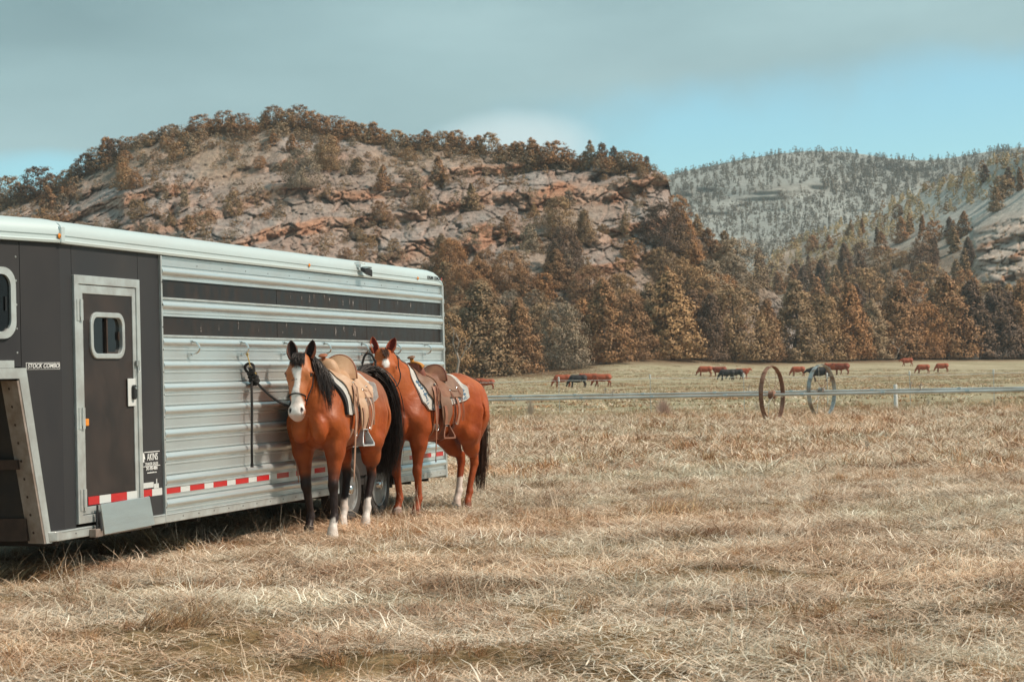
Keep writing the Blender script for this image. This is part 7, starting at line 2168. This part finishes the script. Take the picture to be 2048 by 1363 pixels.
# ------------------------------------------------------------------ grass
def blade_mesh(name, seed, nblade, radius, lmin, lmax, lay, width, curl=0.5, dirn=None, segs=3, hmax=0.02):
    """lay: 0 upright .. 1 flat on the ground"""
    r = np.random.default_rng(seed)
    rr = radius * np.sqrt(r.random(nblade)); a = r.random(nblade) * 2 * PI
    base = np.stack([np.cos(a) * rr, np.sin(a) * rr, r.random(nblade) * hmax], -1)
    L = r.uniform(lmin, lmax, nblade)
    az = (r.random(nblade) * 2 * PI) if dirn is None else (dirn + r.normal(0, 0.55, nblade))
    el = np.clip((1 - lay) * PI / 2 + r.normal(0, 0.22, nblade), 0.04, PI / 2)
    W = width * r.uniform(0.6, 1.3, nblade)
    V = []; p = base.copy()
    side0 = az + PI / 2 + r.normal(0, 0.8, nblade)
    for k in range(segs + 1):
        t = k / segs; w = W * (1 - 0.85 * t ** 1.5)
        sd_ = np.stack([np.cos(side0), np.sin(side0), np.zeros(nblade)], -1)
        V.append(p - sd_ * w[:, None] / 2); V.append(p + sd_ * w[:, None] / 2)
        d = np.stack([np.cos(az) * np.cos(el), np.sin(az) * np.cos(el), np.sin(el)], -1)
        p = p + d * (L / segs)[:, None]
        p[:, 2] = np.maximum(p[:, 2], 0.004)
        el = el - curl * (0.5 + r.random(nblade)) * (1.6 / segs); az = az + r.normal(0, 0.30, nblade)
        el = np.where(p[:, 2] <= 0.006, np.maximum(el, 0.02), el)
    V = np.stack(V, 1)
    n = 2 * (segs + 1)
    Q = np.array([(2 * k, 2 * k + 1, 2 * k + 3, 2 * k + 2) for k in range(segs)])[None] + (np.arange(nblade) * n)[:, None, None]
    return np_mesh(name, V.reshape(-1, 3), Q.reshape(-1, 4), False)

def straw_mat(name, stops, patch=((0.60, 0.43, 0.33), (1.28, 1.28, 1.26))):
    m = bpy.data.materials.new(name); m.use_nodes = True
    t = m.node_tree; b = t.nodes['Principled BSDF']; b.inputs['Roughness'].default_value = 0.62; b.inputs['Specular IOR Level'].default_value = 0.3
    g = nd(t, 'ShaderNodeNewGeometry')
    c = ramp(t, g.outputs['Random Per Island'], stops)
    mp = nd(t, 'ShaderNodeMapping'); mp.inputs['Scale'].default_value = (0.8, 1.3, 1)
    lnk(t, g.outputs['Position'], mp.inputs[0])
    n = nd(t, 'ShaderNodeTexNoise'); n.inputs['Scale'].default_value = 1.1; n.inputs['Detail'].default_value = 5; n.inputs['Roughness'].default_value = 0.65
    lnk(t, mp.outputs[0], n.inputs['Vector'])
    n2 = nd(t, 'ShaderNodeTexNoise'); n2.inputs['Scale'].default_value = 0.22; n2.inputs['Detail'].default_value = 4
    lnk(t, mp.outputs[0], n2.inputs['Vector'])
    k = ramp(t, n.outputs[0], [(0.36, patch[0]), (0.50, (0.98, 0.96, 0.92)), (0.62, patch[1])])
    c = mixc(t, 1.0, c, k, 'MULTIPLY')
    k2 = ramp(t, n2.outputs[0], [(0.35, (1.06, 0.92, 0.80)), (0.5, (1, 1, 1)), (0.65, (0.94, 1.0, 0.98))])
    c = mixc(t, 1.0, c, k2, 'MULTIPLY')
    lnk(t, c, b.inputs['Base Color'])
    b.inputs['Transmission Weight'].default_value = 0.0
    return m
M['straw'] = straw_mat('bleached straw', [(0.0, (0.29, 0.170, 0.100)), (0.20, (0.50, 0.365, 0.262)), (0.55, (0.68, 0.575, 0.465)), (0.88, (0.82, 0.765, 0.67)), (1.0, (0.44, 0.41, 0.30))])
M['straw_warm'] = straw_mat('warm tufts', [(0.0, (0.20, 0.085, 0.036)), (0.4, (0.40, 0.21, 0.098)), (0.8, (0.54, 0.35, 0.19)), (1.0, (0.34, 0.28, 0.15))])
M['straw_warm2'] = straw_mat('tussock grass', [(0.0, (0.15, 0.075, 0.036)), (0.4, (0.30, 0.18, 0.095)), (0.8, (0.46, 0.33, 0.20)), (1.0, (0.28, 0.24, 0.14))])
M['straw_green'] = straw_mat('greenish grass', [(0.0, (0.22, 0.185, 0.105)), (0.5, (0.36, 0.315, 0.195)), (1.0, (0.52, 0.46, 0.33))])

def near_ok(X, Y):
    return np.ones(len(X), bool)

def grass():
    r = np.random.default_rng(21)
    def pts(n, y0, y1, pw=1.0, margin=3.0):
        n = int(n * 1.35)
        # even density over the wedge of ground in view
        u = r.random(n); Y = np.sqrt(y0 ** 2 + u * (y1 ** 2 - y0 ** 2)); X = (r.random(n) * 2 - 1) * (0.262 * Y + margin)
        return X, Y
    def put(name, n, y0, y1, meshes, mats, s0, s1, label, thresh=None, seed=0, freq=0.7, zs=1.0):
        X, Y = pts(n, y0, y1)
        if thresh is not None:
            f = fbm(np.stack([X * freq * 0.8, Y * freq * 1.3, X * 0 + seed], -1), 3, 200 + seed)
            m = f > thresh; X, Y = X[m], Y[m]
        Z = ground_z(X, Y)
        S = r.uniform(s0, s1, len(X)); S3 = np.stack([S, S, S * zs], -1)
        scatter(name, np.stack([X, Y, Z], -1), S3, r.random(len(X)) * 6.283, meshes, mats, label, 'grass', seed=seed)
    mat_m = [blade_mesh('straw_mat', 400 + i, 95, 0.26, 0.10, 0.26, 0.95, 0.0060, 0.28, segs=3, hmax=0.045) for i in range(6)]
    mat_c = [blade_mesh('straw_swirl', 420 + i, 85, 0.24, 0.14, 0.34, 0.89, 0.0056, 0.50, dirn=i * 1.0, segs=4, hmax=0.05) for i in range(6)]
    up = [blade_mesh('upright_tuft', 440 + i, 75, 0.10, 0.10, 0.24, 0.30, 0.0042, 0.55, segs=4) for i in range(5)]
    thin = [blade_mesh('stalks', 460 + i, 9, 0.16, 0.16, 0.36, 0.18, 0.0034, 0.35, segs=4) for i in range(5)]
    put('matted_straw', 5600, 8.6, 30, mat_m, [M['straw']], 0.8, 1.25, 'pale matted straw lying over the near pasture', seed=1)
    put('combed_straw', 7500, 8.6, 34, mat_c, [M['straw']], 0.8, 1.3, 'pale combed hay lying in swirls over the near pasture', thresh=0.50, seed=2)
    put('warm_tufts', 3400, 8.6, 34, up, [M['straw_warm']], 0.4, 0.8, 'orange brown grass tufts scattered through the straw', thresh=0.55, seed=3, freq=1.3)
    put('grass_stalks', 900, 8.6, 30, thin, [M['straw']], 0.6, 1.1, 'single dry stalks standing out of the straw', seed=4)
    put('low_greens', 3000, 8.6, 40, up, [M['straw_green']], 0.35, 0.7, 'short greenish grass between the straw', thresh=0.53, seed=5, freq=0.4)
    m2 = [blade_mesh('far_straw', 480 + i, 46, 0.36, 0.14, 0.34, 0.90, 0.013, 0.4, segs=2, hmax=0.06) for i in range(5)]
    put('distant_straw', 8200, 27, 68, m2, [M['straw']], 0.8, 1.4, 'pale straw litter over the middle of the pasture', seed=6)
    m3 = [blade_mesh('far_tuft', 500 + i, 40, 0.16, 0.12, 0.26, 0.35, 0.011, 0.5, segs=2) for i in range(4)]
    put('distant_warm_tufts', 3000, 27, 68, m3, [M['straw_warm']], 0.6, 1.2, 'brown tufts over the middle of the pasture', thresh=0.56, seed=7, freq=0.8)
    m5 = [blade_mesh('pasture_tuft', 600 + i, 30, 0.45, 0.12, 0.30, 0.45, 0.035, 0.4, segs=2) for i in range(4)]
    Y = np.sqrt(70 ** 2 + r.random(15000) * (330 ** 2 - 70 ** 2)); X = (r.random(15000) * 2 - 1) * 0.27 * Y
    f = fbm(np.stack([X * 0.05, Y * 0.10, X * 0], -1), 4, 300); az = np.arctan2(X, Y); k = (f > 0.44) & (np.hypot(X, Y) < np.interp(az, TLa[:, 0], TLa[:, 1]) - 6)
    X, Y = X[k], Y[k]; S = r.uniform(0.7, 1.6, len(X))
    scatter('pasture_grass', np.stack([X, Y, ground_z(X, Y)], -1), np.stack([S, S, S * 0.55], -1), r.random(len(X)) * 6.28, m5, [M['straw_green'], M['straw'], M['straw_green'], M['straw_warm']], 'cropped uneven grass over the far pasture', 'grass', seed=11)
    # taller strip along the fence and pipes
    X, Y = pts(5200, 56, 78); k = np.exp(-((Y - 66) / 6.5) ** 2) > r.random(len(X)); X, Y = X[k], Y[k]
    m4 = [blade_mesh('tall_tuft', 520 + i, 26, 0.20, 0.18, 0.46, 0.16, 0.009, 0.3, segs=3) for i in range(4)]
    scatter('tall_grass', np.stack([X, Y, ground_z(X, Y)], -1), r.uniform(0.28, 0.75, len(X)), r.random(len(X)) * 6.28, m4, [M['straw_green'], M['straw'], M['straw_green'], M['straw_warm']], 'taller uncut grass under the irrigation pipes', 'grass', seed=8)
    # along the trailer skirt and hooves
    P = []
    for q in range(260):
        s = r.uniform(-0.5, 9.3); n = abs(r.normal(0.05, 0.25)) * (1 if r.random() < 0.8 else -1)
        if 1.4 < s < 3.5 and r.random() < 0.7: continue; w = tw(s, n, 0); P.append((w.x, w.y, gz(w.x, w.y)))
    tall = [blade_mesh('skirt_tuft', 540 + i, 60, 0.13, 0.12, 0.30, 0.22, 0.0042, 0.5, segs=4) for i in range(4)]
    scatter('skirt_grass', P, r.uniform(0.4, 0.9, len(P)), r.random(len(P)) * 6.28, tall, [M['straw_warm'], M['straw'], M['straw_warm'], M['straw']], 'longer brown grass along the foot of the trailer', 'grass', seed=9)
    P = []
    for root, hs in ((H1, [(0.62, 0.16), (0.42, -0.16), (-0.5, 0.12), (-0.5, -0.12)]), (H2, [(0.53, 0.16), (0.46, -0.14), (-0.60, 0.1), (-0.68, -0.1)])):
        for hx, hy in hs:
            for q in range(5):
                w = hw(root, (hx + r.normal(0, 0.14), hy + r.normal(0, 0.13), 0)); P.append((w.x, w.y, gz(w.x, w.y)))
    scatter('hoof_grass', P, r.uniform(0.25, 0.5, len(P)), r.random(len(P)) * 6.28, tall, None, 'straw standing around the hooves of the horses', 'grass', seed=10)
    # tussocks one can point at
    TU = [(1345, 1040, 1.5, 'large brown tussock with combed-over straw right of centre in the pasture'), (1425, 1030, 1.1, 'grey tussock right beside the large brown one'), (1385, 1088, 1.1, 'low rusty tussock below the large brown one'), (1080, 985, 1.4, 'wide dark tussock right of the chestnut horse'),
          (1295, 962, 0.7, 'small orange tussock between the wide dark one and the white post'), (275, 1110, 1.5, 'tall golden tussock at the edge of the trailer shade'), (345, 1112, 1.3, 'second golden tussock at the edge of the trailer shade'), (1720, 1035, 1.0, 'dark flattened tussock alone on the right'), (350, 1255, 1.0, 'brown hollow with arching straw at lower left of centre'),
          (55, 1165, 1.2, 'brown tussock at the left edge below the trailer front')]
    tm = [blade_mesh('tussock', 560 + i, 420, 0.22, 0.14, 0.36, 0.45, 0.0050, 0.75, dirn=[1.2, None, 2.6][i], segs=5) for i in range(3)]
    for me in tm: me.materials.append(M['straw_warm2'])
    for k, (px, py, s_, lab) in enumerate(TU):
        p = on_ground(px, py); o = link_mesh('tussock', tm[k % 3], None); o.location = p - Vector((0, 0, 0.01)); o.scale = (s_, s_, s_ * 0.75); o.rotation_euler = (0, 0, k * 1.3); tag(o, lab, 'tussock', 'tussocks in the near pasture')
    # dry weeds by the pipes
    rg = random.Random(3)
    M['weed'] = mat('pinkish dry weed stems', (0.58, 0.42, 0.35), 0.9); M['weedp'] = mat('pale dry weed stems', (0.52, 0.44, 0.36), 0.9)
    for px, py, w, h, m_, n_, lab, nm in ((1328, 834, 27, 44, 'weed', 460, 'round pinkish brown tumbleweed caught in front of the irrigation pipe', 'tumbleweed'), (1061, 836, 14, 52, 'weedp', 150, 'tall open dry weed in front of the pipe near the left', 'weed'),
                                  (1515, 822, 10, 20, 'weedp', 60, 'pale dry weed at the foot of the rusty wheel', 'weed'), (1857, 812, 8, 22, 'weedp', 50, 'pale dry weed right of the stout white post', 'weed'), (1735, 905, 10, 34, 'weedp', 40, 'grey twiggy weed standing in the straw on the right', 'weed'), (1590, 905, 16, 24, 'weedp', 60, 'low twiggy weed left of the grey one on the right', 'weed'),
                                  (240, 1000, 1, 1, 'weed', 1, '', '')):
        if not lab: continue
        p = on_ground(px, py); s_ = p.y / F; b = MB()
        for k in range(n_):
            a = rg.uniform(0, 2 * PI); el = rg.uniform(0.05, 1.45); L = rg.uniform(0.5, 1.0)
            d = Vector((math.cos(a) * math.cos(el) * w, math.sin(a) * math.cos(el) * w, math.sin(el) * h)) * s_ * L
            q0 = Vector((rg.gauss(0, 0.04) * w, rg.gauss(0, 0.04) * w, 0)) * s_
            mid = q0 + d * 0.5 + Vector((rg.gauss(0, 1), rg.gauss(0, 1), rg.gauss(0.5, 1))) * 1.3 * s_
            b.tube([q0, mid, q0 + d], [0.22 * s_ + 0.002, 0.17 * s_ + 0.0015, 0.09 * s_ + 0.001], 3)
        o = b.obj(nm, M[m_], None, loc=p); tag(o, lab, nm)
grass()

# ------------------------------------------------------------------ air
def haze():
    b = MB(); b.box(-3000, 3000, -3000, 3000, -9.0, 262.0)
    m = bpy.data.materials.new('thin haze'); m.use_nodes = True; t = m.node_tree
    for n in list(t.nodes):
        if n.type != 'OUTPUT_MATERIAL': t.nodes.remove(n)
    v = nd(t, 'ShaderNodeVolumePrincipled'); v.inputs['Color'].default_value = (0.80, 0.93, 0.96, 1); v.inputs['Density'].default_value = HAZE; v.inputs['Anisotropy'].default_value = 0.2
    lnk(t, v.outputs[0], t.nodes['Material Output'].inputs['Volume'])
    tag(b.obj('haze', m), 'thin blue haze over the valley', 'haze', kind='stuff')
HAZE = 0.00016
haze()
